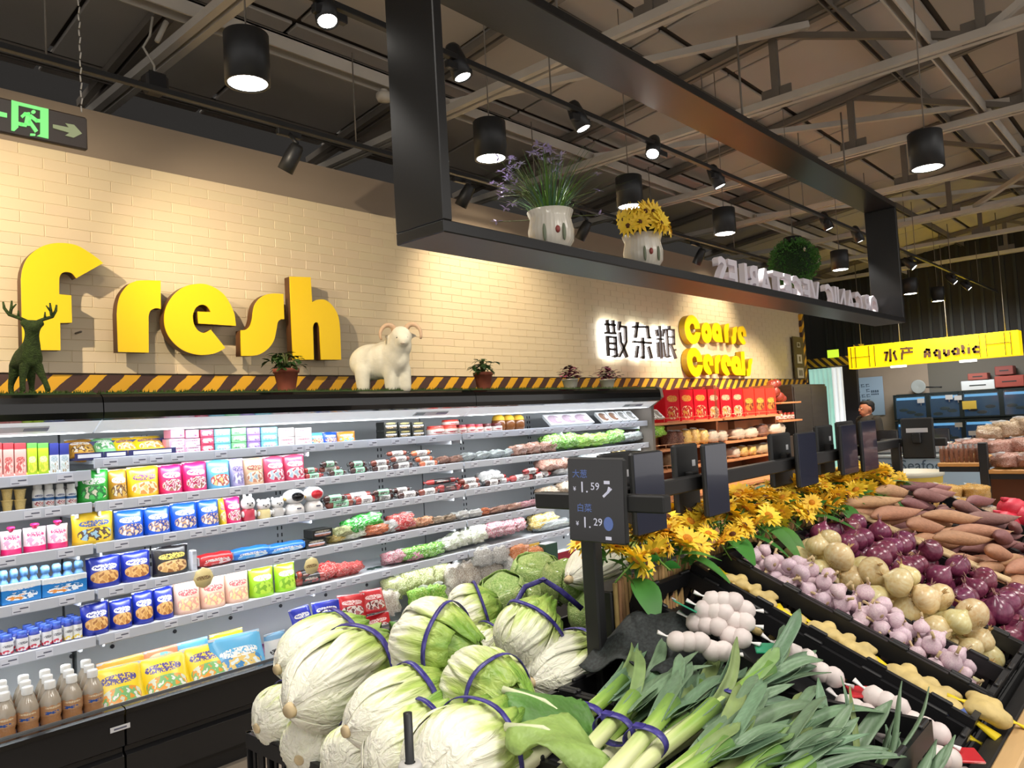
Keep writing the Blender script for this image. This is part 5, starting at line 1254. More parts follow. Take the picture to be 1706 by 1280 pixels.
bags('pinkmeat', 4, [(806, 836, 870, 896), (828, 858, 868, 892), (852, 876, 864, 886)], 'pink and brown meat film bag', seed=9); bags('yellow', 4, [(884, 930, 856, 882)], 'yellow and white snack bag', seed=9); bags('flat', 4, [(890, 940, 868, 884), (940, 960, 868, 880)], 'flat silver film pack', 'pack')
# bottom well, right of the candy bags: bagged mushrooms and shoots
bags('shoot', 5, [(640, 672, 962, 1000), (664, 700, 950, 990), (690, 720, 944, 985), (716, 745, 938, 975)], 'film bag of pale bamboo shoots', y=4.16, dep=.16)
bags('enoki', 5, [(630, 662, 985, 1028), (742, 772, 940, 985), (764, 794, 934, 980), (786, 816, 930, 974), (808, 838, 925, 968), (745, 775, 965, 1010), (775, 805, 962, 1004)], 'clear film bag of white enoki mushrooms', y=4.10, dep=.16)
bags('lgreen', 5, [(684, 712, 980, 1015), (708, 740, 975, 1010)], 'film bag of yellow green sprouts', y=4.0, dep=.14)
bags('clear', 5, [(785, 822, 912, 945), (815, 850, 908, 940), (838, 870, 925, 960)], 'crumpled silver film bag with red print', y=4.05, dep=.14, seed=10)
bags('orange', 5, [(850, 880, 908, 935), (876, 904, 912, 942)], 'orange tinted film bag', y=4.02, dep=.12); bags('leaf', 5, [(905, 930, 935, 962)], 'dark green film bag', y=4.0, seed=11)
for x0, x1, yt, rgb, dsc in ((902, 922, 905, (44, 78, 64), 'dark green gift box at the far end of the well'), (922, 948, 918, (150, 30, 54), 'dark red gift box at the far end of the well'), (945, 966, 914, (170, 40, 70), 'crimson gift box at the far end of the well')):
    L0, w, h = slot(5, x0, x1, yt, 4.0); prod('gift_box_%d' % rgb[0], carton(M('gift_%d' % rgb[0], rgb, .4)), 5, L0, dsc, 'box', 'gift boxes in the well', (w, .09, max(.1, h)))
t = thing('corn_card', 'yellow and white shelf card standing over the well', 'card', atY(890, 914, 4.03)); MB().box((0, 0, 0), (.13, .004, .08), b=.001).build('card', print_mat('print_corn', (226, 190, 70), W_, [(230, 230, 226), (214, 160, 60)], lz=.3, pz=.6), t); MB().box((0, .02, -.05), (.02, .03, .02)).build('clip', m_seal, t)

# ================================================================== PRODUCE STAND
m_stand = M('stand_black', (24, 24, 25), .5); m_wood = M('pale_wood', (206, 170, 118), .5, noise=(4, .10, 6), stretch=(1, 8, 8), rand=(.006, .05))
SLA, YF, ZF = .43, .45, .765
TH = math.atan(SLA)
def S(x, y, h=0.0):
    """a point h above the sloping bed on the viewer's side"""
    return Vector((x, y - h * math.sin(TH), ZF + SLA * (y - YF) + h * math.cos(TH)))
t = thing('produce_stand', 'long black and pale wood produce stand under the vegetable crates', 'stand', (1.0, .40, 0))
b = MB(); xprism(b, [(.03, .0), (.03, .745), (.03, .77), (.10, .775), (.76, 1.06), (.84, 1.06), (.88, .62), (1.74, .60), (1.74, 0)], .72, 3.86)
xprism(b, [(.03, 0), (.03, .80), (.78, .85), (.84, .85), (.88, .62), (1.74, .60), (1.74, 0)], .12, .719); b.build('body', m_stand, t)
b = MB(); b.box((1.94, .025, .80), (3.88, .04, .10), b=.005); b.build('front_rim', m_stand, t)
for i in range(4):
    MB().box((.485 + .97 * i, -.012, .43), (.96, .028, .80), b=.003).build('plank', m_wood, t)
b = MB(); b.box((1.94, -.02, .846), (3.88, .045, .02), b=.004); b.build('top_board', m_wood, t)
m_crate = M('crate_black', (24, 24, 26), .42)
def crate(name_label, o, ux, uy, un, lx, ly, h, group='black perforated crates'):
    """perforated crate; o = corner, ux, uy = base directions, un = up"""
    t = thing('perforated_crate', name_label, 'crate', o, group=group)
    Mx = basis(ux, uy, un)
    def wall(p, d, n, L):
        b = MB(); T = Mx @ basis(d, n, (0, 0, 1), p)
        b.box((L / 2, .006, .012), (L, .012, .024), M=T); b.box((L / 2, .006, h - .022), (L, .014, .044), M=T)
        k = int(L / .038); st = L / k
        for i in range(k + 1):
            w = .012 if i % 4 else .024
            b.box((min(max(i * st, w / 2), L - w / 2), .006, h / 2 - .01), (w, .007, h - .05), M=T)
        for i in range(2, k, 4): b.box((i * st, .006, h + .003), (.05, .012, .010), b=.003, M=T)
        b.build('side_wall', m_crate, t)
    wall((0, 0, 0), (1, 0, 0), (0, 1, 0), lx); wall((0, ly - .012, 0), (1, 0, 0), (0, 1, 0), lx)
    wall((.012, 0, 0), (0, 1, 0), (-1, 0, 0), ly); wall((lx, 0, 0), (0, 1, 0), (-1, 0, 0), ly)
    b = MB(); b.box((lx / 2, ly / 2, .004), (lx - .02, ly - .02, .008), M=Mx); b.build('base', m_crate, t)
    return t
up_ = (0, math.cos(TH), math.sin(TH)); nn_ = (0, -math.sin(TH), math.cos(TH))
CR = [1.72, 2.02, 2.215, 2.44, 2.77, 3.30, 3.90, 4.50]
for i, nm in enumerate(('crate of white netted garlic', 'crate of ginger in yellow nets', 'crate of loose pink garlic', 'crate of yellow onions', 'crate of red onions', 'crate of sweet potatoes', 'far crate of purple sweet potatoes')):
    crate('black perforated crate, the ' + nm, S(CR[i] + .003, .50, .002), (1, 0, 0), up_, nn_, CR[i + 1] - CR[i] - .006, .765, (.105, .125, .125)[i] if i < 3 else .105)
for x0, x1, nm in ((1.12, 1.44, 'leek crate nearest the viewer'), (1.445, 1.715, 'leek crate next to the garlic nets')):
    crate('black perforated crate, the ' + nm, (x0, .46, .857), (1, 0, 0), (0, 1, 0), (0, 0, 1), x1 - x0, .75, .145)
for i, (x0, x1, nm) in enumerate(((1.13, 1.71, 'nearest cabbage crate'), (1.72, 2.30, 'second cabbage crate'), (2.31, 2.90, 'third cabbage crate'))):
    crate('black perforated crate, the ' + nm, (x0, 1.29, .625), (1, 0, 0), (0, 1, 0), (0, 0, 1), x1 - x0, .84, .17)

# ---- napa cabbages
def napa_mat():
    m, nt, N, L, B = mat_nodes('napa_leaf', .42); B.inputs['Subsurface Weight'].default_value = .08; B.inputs['Subsurface Radius'].default_value = (.02, .03, .01)
    tc = N.new('ShaderNodeTexCoord'); sx = N.new('ShaderNodeSeparateXYZ'); L.new(tc.outputs['Object'], sx.inputs[0])
    mp = N.new('ShaderNodeMapping'); mp.inputs['Scale'].default_value = (16, 16, 3.2); L.new(tc.outputs['Object'], mp.inputs[0])
    nz = N.new('ShaderNodeTexNoise'); nz.inputs['Scale'].default_value = 1.6; nz.inputs['Detail'].default_value = 5; nz.inputs['Distortion'].default_value = .6; L.new(mp.outputs[0], nz.inputs[0])
    a = N.new('ShaderNodeMath'); a.operation = 'MULTIPLY_ADD'; a.inputs[1].default_value = .95; L.new(nz.outputs[0], a.inputs[0])
    z = N.new('ShaderNodeMath'); z.operation = 'MULTIPLY_ADD'; z.inputs[1].default_value = 2.3; z.inputs[2].default_value = -.30; L.new(sx.outputs['Z'], z.inputs[0]); L.new(z.outputs[0], a.inputs[2])
    r = ramp(N, [(.12, (238, 236, 220)), (.42, (234, 234, 210)), (.54, (204, 214, 150)), (.68, (172, 194, 98)), (.92, (114, 152, 58))]); L.new(a.outputs[0], r.inputs[0])
    oi = N.new('ShaderNodeObjectInfo'); hs = N.new('ShaderNodeHueSaturation'); v = N.new('ShaderNodeMapRange'); v.inputs[3].default_value = .92; v.inputs[4].default_value = 1.08; L.new(oi.outputs['Random'], v.inputs[0]); L.new(v.outputs[0], hs.inputs['Value'])
    L.new(r.outputs[0], hs.inputs['Color']); L.new(hs.outputs[0], B.inputs['Base Color'])
    m2 = N.new('ShaderNodeMapping'); m2.inputs['Scale'].default_value = (48, 48, 4); L.new(tc.outputs['Object'], m2.inputs[0])
    n2 = N.new('ShaderNodeTexNoise'); n2.inputs['Scale'].default_value = 1.0; n2.inputs['Detail'].default_value = 3; n2.inputs['Distortion'].default_value = 1.2; L.new(m2.outputs[0], n2.inputs[0])
    bp = N.new('ShaderNodeBump'); bp.inputs['Strength'].default_value = .6; bp.inputs['Distance'].default_value = .015; L.new(n2.outputs[0], bp.inputs['Height']); L.new(bp.outputs[0], B.inputs['Normal'])
    return m
m_napa = napa_mat(); m_cut = M('cut_stump', (196, 176, 138), .8, noise=(30, .25)); m_tape = M('purple_tape', (40, 32, 104), .35, noise=(60, .5), col2=(84, 78, 158)); m_tape.node_tree.nodes['Principled BSDF'].inputs['Specular IOR Level'].default_value = .4
def napa_r(tt):
    """radius profile of a napa head, t from base 0 to tip 1"""
    k = min(1, max(0, tt + .05) / .20)
    return max(.0, math.sin(PI * min(1, max(0, tt) * .93 + .07) ** .80)) ** .62 * (1 - .12 * tt) * (.20 + .80 * math.sqrt(max(0, 1 - (1 - k) ** 2)))
def napa(name, label, seed, Lg=.36, R=.085, loose=0, green=0):
    q = random.Random(seed); t = thing(name, label, 'cabbage', group='napa cabbages with purple tape')
    b = MB(); nu, nv = 36, 22; vs = []; fs = []; ph = [q.uniform(0, 6) for _ in range(6)]
    for j in range(nv + 1):
        tt = -.05 + 1.05 * j / nv
        for k in range(nu):
            a = 2 * PI * k / nu
            r = R * napa_r(tt) * (1 + .035 * math.sin(3 * a + ph[0]) + .02 * math.sin(5 * a + ph[1] + 2 * tt) + .045 * max(0, tt - .45) * math.sin(11 * a + ph[2] + 9 * tt) + .05 * max(0, tt - .5) * math.sin(19 * a + ph[3]) )
            vs.append((r * math.cos(a), r * math.sin(a), Lg * tt))
    for j in range(nv):
        for k in range(nu):
            i0 = j * nu + k; i1 = j * nu + (k + 1) % nu; fs.append((i0, i1, i1 + nu, i0 + nu))
    b.add(vs, fs, 0, True); b.build('heart', m_napa, t)
    # wrapping outer leaves: broad white rib, ruffled edge
    for n in range(5):
        a0 = ph[4] + n * 2 * PI / 5 + q.uniform(-.25, .25); half = q.uniform(.62, .85); top = q.uniform(.80, 1.0)
        b = MB(); vs = []; fs = []; NU, NV = 20, 16; lift0 = .0015 + .0022 * n
        for j in range(NV + 1):
            tt = -.045 + (top + .045) * j / NV
            for i in range(NU + 1):
                u = 2 * i / NU - 1; wd = half * (.42 + .58 * min(1, (max(0, tt) / .45)) ** .8)
                edge = abs(u) ** 3
                r = R * napa_r(min(tt, .97)) * 1.015 + lift0 * (.3 + tt) + .007 * (1 - u * u) * math.sin(PI * min(1, tt * 1.1)) + .0032 * math.sin(17 * u * (1 - .3 * tt) + ph[n]) * math.sin(PI * min(1, max(0, tt * 1.15))) + (.010 + .02 * (loose > n)) * max(0, tt - .60) * (1.2 + math.sin(9 * u + ph[n] + 7 * tt)) + .007 * edge * max(0, tt - .35) * math.sin(26 * tt + ph[n])
                if loose > n: r += .10 * max(0, tt - .55) ** 1.3
                a = a0 + u * wd
                vs.append((r * math.cos(a), r * math.sin(a), Lg * (tt + .03 * max(0, tt - .8) * math.sin(7 * u + ph[n]))))
        for j in range(NV):
            for i in range(NU):
                c = j * (NU + 1) + i; fs.append((c, c + 1, c + NU + 2, c + NU + 1))
        b.add(vs, fs, 0, True); o = b.build('outer_leaf', m_napa, t)
        sd = o.modifiers.new('thickness', 'SOLIDIFY'); sd.thickness = .0025
    b = MB(); b.lathe([(0, -.024), (R * .15, -.024), (R * .19, -.010), (0, .0)], 14, caps=False); b.build('stump', m_cut, t)
    b = MB(); n = 40; zc = .60 * Lg; vs = []
    for k in range(n):
        a = 2 * PI * k / n
        rr = R * napa_r(.6) * 1.03 + .019 + .002 * math.sin(5 * a + ph[2])
        for dr, dz in ((0, -.009), (.0015, -.009), (.0015, .009), (0, .009)): vs.append(((rr + dr) * math.cos(a), (rr + dr) * math.sin(a), zc + dz + .006 * math.sin(a + ph[1])))
    b.add(vs, [(4 * k + i, 4 * k + (i + 1) % 4, 4 * ((k + 1) % n) + (i + 1) % 4, 4 * ((k + 1) % n) + i) for k in range(n) for i in range(4)], 0, True); b.build('tape', m_tape, t)
    return t
NP = [napa('napa_cabbage', None, 1), napa('napa_cabbage', None, 2, loose=1), napa('napa_cabbage', None, 4, loose=3)]
def lay(proto, pb, pt, z0, z1, R, label, spin=0.0, Lk=1.0):
    """cabbage from its base pixel to its tip pixel at heights z0, z1"""
    A_ = atZ(pb[0], pb[1], z0); B_ = atZ(pt[0], pt[1], z1); d = B_ - A_; Lg = d.length * Lk
    Mx = frame_to(d) @ Matrix.Rotation(spin, 4, 'Z')
    return place(NP[proto], A_, Mx.to_euler(), label, (R / .085, R / .085, Lg / .36))
lay(0, (492, 1178), (652, 1072), .96, 1.00, .112, 'biggest white cabbage at the left with a brown cut base', .4)
lay(1, (470, 1112), (612, 1040), .93, .97, .098, 'white cabbage behind the biggest one, at the left edge of the heap', 1.2)
lay(1, (432, 1212), (520, 1165), .84, .86, .082, 'low cabbage at the corner of the near crate', 2.0)
lay(0, (585, 1215), (752, 1135), 1.02, 1.04, .078, 'long white cabbage in the middle, taped near its tip', 2.2)
lay(0, (668, 1062), (800, 1090), 1.12, 1.10, .100, 'round white cabbage topping the heap, base to the left', .9)
lay(1, (750, 1040), (838, 1008), 1.06, 1.10, .088, 'cabbage behind the topmost one, pale green tip up', .2)
lay(0, (848, 1100), (918, 1000), 1.04, 1.16, .080, 'tall cabbage standing up by the round green heads', 1.8)
lay(2, (762, 1128), (880, 1190), 1.06, 1.04, .086, 'cabbage with loose dark green leaves by the leek crate', 2.6)
lay(1, (890, 1135), (1005, 1080), 1.00, 1.00, .080, 'white cabbage left of the black post', .5)
lay(1, (620, 1290), (768, 1196), .95, .99, .088, 'cabbage in front of the middle, cut by the picture bottom', 3.0)
lay(2, (705, 1310), (845, 1225), 1.02, 1.02, .098, 'leafy pale green cabbage at the bottom of the heap beside the leeks', 1.1)
lay(0, (560, 1300), (640, 1225), .84, .88, .085, 'low cabbage under the long white one', 4.0)
lay(0, (500, 1265), (545, 1215), .80, .82, .080, 'small cabbage squeezed below the biggest one', 3.3)
lay(1, (785, 1110), (850, 1065), .98, 1.02, .080, 'yellowish cabbage between the topmost and the standing one', 2.4)
lay(1, (955, 962), (1078, 893), 1.08, 1.10, .085, 'long cabbage lying behind the black post', .7)
lay(1, (735, 1200), (700, 1130), .86, .90, .080, 'cabbage buried under the middle of the heap', .1)
# loose dark leaves on the heap
m_dleaf = M('dark_cabbage_leaf', (84, 128, 58), .5, noise=(14, .30, 5), bump=(40, .6, .012)); m_lleaf = M('light_cabbage_leaf', (140, 168, 88), .5, noise=(14, .22, 5), bump=(40, .6, .012))
def ruffle(mb, base, d, up, Lg, Wd, seed, mat=0, bend=.5):
    q = random.Random(seed); d = Vector(d).normalized(); s = d.cross(Vector(up)).normalized(); u = s.cross(d); base = Vector(base); ph = q.uniform(0, 6)
    vs = []; fs = []; NV, NU = 12, 10
    for j in range(NV + 1):
        v = j / NV
        for i in range(NU + 1):
            w = 2 * i / NU - 1; hw = Wd / 2 * (math.sin(PI * min(1, .12 + .86 * v)) ** .7)
            edge = abs(w) ** 1.5
            vs.append(base + d * (Lg * v) - u * (bend * Lg * v * v) + s * (w * hw) + u * (.22 * Wd * edge * math.sin(8 * v + 3 * w + ph) * (.3 + v) - .12 * Wd * w * w))
    for j in range(NV):
        for i in range(NU):
            c = j * (NU + 1) + i; fs.append((c, c + 1, c + NU + 2, c + NU + 1))
    mb.add(vs, fs, mat, True)
for i, (p, z, d, Lg, Wd, m, lb) in enumerate((((845, 1150), 1.10, (.3, -.8, .0), .20, .17, m_dleaf, 'broad dark green cabbage leaf hanging over the leek crate wall'), ((850, 1210), 1.10, (.2, -.7, .2), .17, .14, m_lleaf, 'light green ruffled leaf beside the leek crate'), ((640, 1062), 1.02, (.8, .1, -.1), .17, .14, m_lleaf, 'light green leaf behind the biggest cabbage'), ((600, 1050), 1.00, (.6, .7, .1), .20, .13, m_lleaf, 'yellow green leaf at the back of the heap'), ((690, 1050), .98, (.5, .8, .3), .22, .14, m_dleaf, 'dark green leaf standing behind the topmost cabbage'), ((820, 1080), 1.02, (.7, .2, .1), .14, .12, m_lleaf, 'light leaf by the standing cabbage'))):
    P = atZ(*p, z); t = thing('cabbage_leaf', lb, 'leaf', P, group='loose cabbage leaves'); b = MB(); ruffle(b, (0, 0, 0), d, (0, 0, 1), Lg, Wd, i); o = b.build('blade', m, t); sd = o.modifiers.new('thickness', 'SOLIDIFY'); sd.thickness = .0025
    b = MB(); dv = Vector(d).normalized(); b.tube([dv * -.01, dv * Lg * .4 - Vector((0, 0, .08 * Lg)), dv * Lg * .75 - Vector((0, 0, .30 * Lg))], [.008, .005, .002], 7); b.build('rib', M('leaf_rib', (214, 222, 180), .5), t)
# round green heads in film behind
m_rcab = M('round_cabbage', (128, 168, 74), .35, noise=(9, .28, 6), col2=(196, 214, 140), bump=(22, .7, .015), rand=(.01, .1), coat=.35)
def rhead(t, seed=3):
    q = random.Random(seed); ph = q.uniform(0, 6)
    b = MB(); b.ell((0, 0, 0), (1, 1, .88), nu=26, nv=16, fn=lambda d: 1 + .04 * math.sin(4 * d.x + 5 * d.y + ph) + .03 * math.sin(9 * d.x - 7 * d.z + ph)); b.build('head', m_rcab, t)
    for n in range(4):
        a0 = n * 1.6 + ph; b = MB(); vs = []; fs = []
        for j in range(9):
            th = .15 + j / 8 * 2.1
            for i in range(9):
                u = i / 4 - 1; a = a0 + u * .9 * math.sin(min(PI * .55, th)); r = 1.05 + .03 * n + .06 * abs(u) ** 3 + .03 * math.sin(6 * th + 5 * u + n)
                vs.append((r * math.sin(th) * math.cos(a), r * math.sin(th) * math.sin(a), -.9 * r * math.cos(th)))
        b.add(vs, [(j * 9 + i, j * 9 + i + 1, (j + 1) * 9 + i + 1, (j + 1) * 9 + i) for j in range(8) for i in range(8)], 0, True); o = b.build('wrapper_leaf', m_rcab, t); sd = o.modifiers.new('thickness', 'SOLIDIFY'); sd.thickness = .02
t0 = thing('green_cabbage', None, 'cabbage', group='round green cabbages behind the white ones'); rhead(t0)
for (px, py, z, r, lb) in ((838, 990, 1.0, .085, 'round green cabbage, leftmost behind the standing white one'), (893, 955, 1.02, .095, 'round green cabbage above the standing white one'), (945, 968, 1.04, .09, 'round green cabbage with curled wrapper left of the post'), (978, 978, 1.0, .085, 'round green cabbage just beside the black post'), (880, 1005, .95, .085, 'round green cabbage low between the white ones'), (990, 1020, .95, .085, 'round green cabbage in shade at the foot of the post')):
    place(t0, atZ(px, py, z), (rnd.uniform(-.5, .5), rnd.uniform(-.5, .5), rnd.uniform(0, 6)), lb, r)
t = thing('crate_strap', 'dark purple tape loop standing over the green cabbages', 'tape')
b = MB(); b.tube([atZ(x, y, z) for x, y, z in ((862, 1030, 1.02), (862, 1000, 1.06), (875, 978, 1.10), (905, 966, 1.12), (935, 985, 1.08), (970, 1015, 1.02))], .009, 8, flat=.25, up=(.6, .6, .3)); b.build('band', m_tape, t)
b = MB(); P = atZ(905, 966, 1.122); b.box(P, (.02, .02, .004)); b.build('joint', m_tape, t)
# netted heads and balls on the far side of the flower box
m_net = M('green_net', (70, 150, 120), .6, noise=(30, .4), col2=(150, 200, 170)); m_cauli = M('pale_wrap', (222, 226, 200), .4, noise=(25, .15), bump=(60, .5, .01))
for (px, py, z, r, mt, lb) in ((1145, 882, 1.22, .075, m_cauli, 'white wrapped head among the sunflowers'), (1100, 890, 1.24, .04, m_cauli, 'small white ball among the sunflowers'), (1240, 842, 1.20, .085, m_net, 'green netted melon behind the sunflowers'), (1283, 838, 1.22, .095, m_net, 'mint green netted melon behind the sunflowers')):
    t = thing('netted_melon' if mt is m_net else 'wrapped_head', lb, 'vegetable', atZ(px, py, z), (0, .3, 0)); b = MB(); b.ell((0, 0, 0), (r, r, r * .85), nu=20, nv=14, fn=lambda d: 1 + .03 * math.sin(14 * d.x + 9 * d.z)); b.build('body', mt, t)
    b = MB(); b.cyl((0, 0, r * .8), (.01, 0, r * 1.15), .012, .006, 8); b.build('tied_end', mt, t)

# ---- leeks
def leek_mat():
    m, nt, N, L, B = mat_nodes('leek_stalk', .4)
    tc = N.new('ShaderNodeTexCoord'); sx = N.new('ShaderNodeSeparateXYZ'); L.new(tc.outputs['Object'], sx.inputs[0])
    mp = N.new('ShaderNodeMapping'); mp.inputs['Scale'].default_value = (70, 70, 4); L.new(tc.outputs['Object'], mp.inputs[0])
    nz = N.new('ShaderNodeTexNoise'); nz.inputs['Scale'].default_value = 1; nz.inputs['Detail'].default_value = 3; L.new(mp.outputs[0], nz.inputs[0])
    a = N.new('ShaderNodeMath'); a.operation = 'MULTIPLY_ADD'; a.inputs[1].default_value = .28; L.new(nz.outputs[0], a.inputs[0])
    z = N.new('ShaderNodeMath'); z.operation = 'MULTIPLY_ADD'; z.inputs[1].default_value = 1.15; z.inputs[2].default_value = -.10; L.new(sx.outputs['Z'], z.inputs[0]); L.new(z.outputs[0], a.inputs[2])
    r = ramp(N, [(.10, (236, 232, 206)), (.32, (214, 222, 160)), (.46, (150, 184, 84)), (.62, (104, 146, 70)), (.85, (84, 118, 84))]); L.new(a.outputs[0], r.inputs[0]); L.new(r.outputs[0], B.inputs['Base Color'])
    return m
m_leek = leek_mat(); m_lf = M('leek_leaf', (104, 132, 102), .42, noise=(26, .16, 3), stretch=(8, 8, 1), rand=(.02, .14)); m_lfy = M('leek_leaf_light', (122, 146, 90), .5, noise=(26, .14, 3), rand=(.02, .1)); m_root = M('leek_root', (190, 170, 130), .9)
def leek(seed, Ls=.42):
    q = random.Random(seed); t = thing('leek', None, 'leek', group='leeks in the near crates')
    b = MB(); b.tube([(0, 0, 0), (0, 0, .03), (.004, 0, Ls * .5), (.006, .003, Ls * .8), (.01, .004, Ls)], [.017, .019, .0165, .0175, .021], 12); b.build('stalk', m_leek, t)
    b = MB()
    for k in range(9):
        a = 2 * PI * k / 9; b.tube([(.008 * math.cos(a), .008 * math.sin(a), 0), (.016 * math.cos(a), .016 * math.sin(a), -.025)], .0014, 4)
    b.build('roots', m_root, t)
    n = 7
    for k in range(n):
        s_ = -1 if k % 2 else 1; fan = s_ * (.03 + .05 * (k // 2)) + q.uniform(-.04, .04); Ll = q.uniform(.20, .33); w = q.uniform(.024, .040); z0 = Ls * (.78 + .03 * k); droop = q.uniform(.0, .28); lift = q.uniform(-.05, .14)
        b = MB(); vs = []; fs = []; m_ = 12; kink = q.uniform(.5, .95)
        for i in range(m_ + 1):
            u = i / m_; ww = w * (1 - .10 * u) * (1 if u < .75 else max(.08, 1 - ((u - .75) / .25) ** 1.6)) * (.8 + .2 * min(1, u * 4))
            cx_ = s_ * .006 + fan * Ll * u + fan * .25 * u * u; cy_ = .010 * math.sin(5 * u + k) + lift * Ll * u - droop * Ll * max(0, u - kink * .6) ** 2
            cz = z0 + Ll * u * (1 - .12 * abs(fan))
            vv = .38 * ww * (1 - .65 * u)
            vs += [(cx_ - ww / 2, cy_ + vv * (1 if True else 0), cz), (cx_ - ww / 4, cy_ + .3 * vv, cz), (cx_, cy_, cz), (cx_ + ww / 4, cy_ + .3 * vv, cz), (cx_ + ww / 2, cy_ + vv, cz)]
        for i in range(m_):
            for j in range(4): c = i * 5 + j; fs.append((c, c + 1, c + 6, c + 5))
        b.add(vs, fs, 0, True); o = b.build('leaf', m_lf if q.random() < .82 else m_lfy, t); sd = o.modifiers.new('thickness', 'SOLIDIFY'); sd.thickness = .0016
    return t
LK = [leek(11, .50), leek(12, .46), leek(15, .52), leek(23, .48)]
def lay_leek(i, P, d, label, spin=0, sc=1.0):
    z = Vector(d).normalized(); n = Vector(nn_); y = (n - z * n.dot(z)).normalized(); x = y.cross(z)
    Mx = basis(x, y, z) @ Matrix.Rotation(spin, 4, 'Z')
    return place(LK[i % 4], P, Mx.to_euler(), label, sc)
m_ltape = m_tape
LKS = [((980, 1192), (1068, 1122), 1.02), ((1022, 1210), (1135, 1095), 1.05), ((1008, 1240), (1100, 1150), 1.00), ((1075, 1232), (1205, 1092), 1.06), ((1095, 1265), (1190, 1150), 1.02), ((1140, 1225), (1295, 1108), 1.04), ((1215, 1168), (1335, 1088), 1.05),
       ((1195, 1248), (1385, 1120), 1.05), ((1270, 1248), (1405, 1165), 1.03), ((1245, 1285), (1390, 1228), 1.01), ((1160, 1282), (1335, 1175), 1.06), ((1060, 1190), (1165, 1110), 1.00), ((1110, 1195), (1240, 1105), 1.00), ((1180, 1210), (1310, 1130), 1.00), ((1240, 1292), (1375, 1222), 1.03), ((1310, 1300), (1430, 1235), 1.01), ((1130, 1292), (1265, 1190), 1.04)]
for i, (pt, pe, z) in enumerate(LKS):
    A_ = atZ(pt[0], pt[1], z); B_ = atZ(pe[0], pe[1], z + .02); d = (B_ - A_).normalized()
    sc_ = ((B_ - A_).length + .30) / .80
    lay_leek(i, A_ - d * .30, d, 'thick leek with grey green leaves, %s counted from the cabbages' % ORD[i], rnd.uniform(-.5, .5), min(1.08, max(.92, sc_)) if i not in (7, 8, 9, 10, 14, 15) else .76)
for i in (0, 1, 3, 6, 8):
    pt, pe, z = LKS[i]; A_ = atZ(pt[0], pt[1], z); d = (atZ(pe[0], pe[1], z + .02) - A_).normalized()
    t = thing('bunch_tape', 'purple tape around the %s leek bunch counted from the cabbages' % ORD[(0, 1, 3, 6, 8).index(i)], 'tape', A_ + Vector((0, 0, -.006)), group='purple tapes on the leek bunches')
    Mx = frame_to(d)
    b = MB(); vs = []; n_ = 30
    for k in range(n_):
        a = 2 * PI * k / n_
        for dr, dz in ((0, -.010), (.0015, -.010), (.0015, .010), (0, .010)): vs.append(((.040 + dr) * math.cos(a), (.028 + dr) * math.sin(a), dz))
    b.add(vs, [(4 * k + q, 4 * k + (q + 1) % 4, 4 * ((k + 1) % n_) + (q + 1) % 4, 4 * ((k + 1) % n_) + q) for k in range(n_) for q in range(4)], 0, True, M=Mx); b.build('band', m_tape, t)
    b = MB(); b.box((.01, .029, 0), (.02, .004, .018), M=Mx); b.build('overlap', m_tape, t)
for k, (px, py, z, d) in enumerate(((1400, 1215, 1.01, (.6, .0, .45)), (1440, 1222, 1.0, (.66, .02, .40)), (1480, 1235, .99, (.66, -.05, .40)), (1520, 1250, .98, (.7, .0, .36)))):
    P = atZ(px, py, z); dv = Vector(d).normalized(); lay_leek(k, P - dv * .55, d, 'leek with upright grey green leaves at the garlic crate, %s of four' % ORD[k], k * .8, .84)

# ---- garlic, ginger, onions, sweet potatoes
def lobed(n, amp, tip):
    return lambda a, z: 1 + amp * abs(math.sin(n * a / 2)) - amp
m_gar = M('garlic_skin', (216, 204, 200), .5, noise=(30, .06), rand=(.01, .05)); m_garp = M('pink_garlic', (226, 208, 210), .5, noise=(22, .16, 4), col2=(202, 168, 186), stretch=(1, 1, .35), rand=(.02, .08)); m_gst = M('garlic_stalk', (196, 172, 130), .8)
GP = [(0, 0), (.25, .0), (.44, .10), (.5, .30), (.46, .50), (.30, .68), (.14, .82), (.09, .95), (.08, 1.05), (0, 1.06)]
def garlic(name, mt, seed):
    q = random.Random(seed); t = thing(name, None, 'garlic'); n = q.choice([7, 8, 9])
    b = MB(); b.lathe([(r * 1.0, z * .92) for r, z in GP], 20, fn=lambda a, z: 1 - .10 * (1 - abs(math.sin(n * a / 2))) * (1 if z < .7 else .3), caps=False); b.build('bulb', mt, t)
    b = MB(); dx = q.uniform(-.25, .25); b.tube([(0, 0, .86), (dx * .4, 0, 1.05), (dx, q.uniform(-.1, .1), 1.0 + q.uniform(.2, .55))], [.10, .07, .085], 8); b.build('neck', m_gst, t)
    b = MB(); b.lathe([(0, -.02), (.12, -.01), (.14, .02), (0, .03)], 10, caps=False); b.build('root_plate', M('root_plate', (176, 150, 116), .9), t)
    return t
m_on = M('onion_skin', (230, 218, 172), .35, noise=(9, .20, 4), col2=(214, 186, 124), stretch=(1, 1, .25), rand=(.02, .10), coat=.3); m_onr = M('red_onion_skin', (104, 34, 66), .3, noise=(10, .30, 4), col2=(142, 70, 96), stretch=(1, 1, .25), rand=(.02, .15), coat=.4); m_onp = M('onion_tip', (176, 142, 90), .8); m_onrp = M('red_onion_tip', (150, 110, 100), .8)
OP = [(0, 0), (.16, .01), (.36, .10), (.49, .30), (.5, .46), (.42, .66), (.24, .82), (.10, .92), (.05, 1.02), (0, 1.03)]
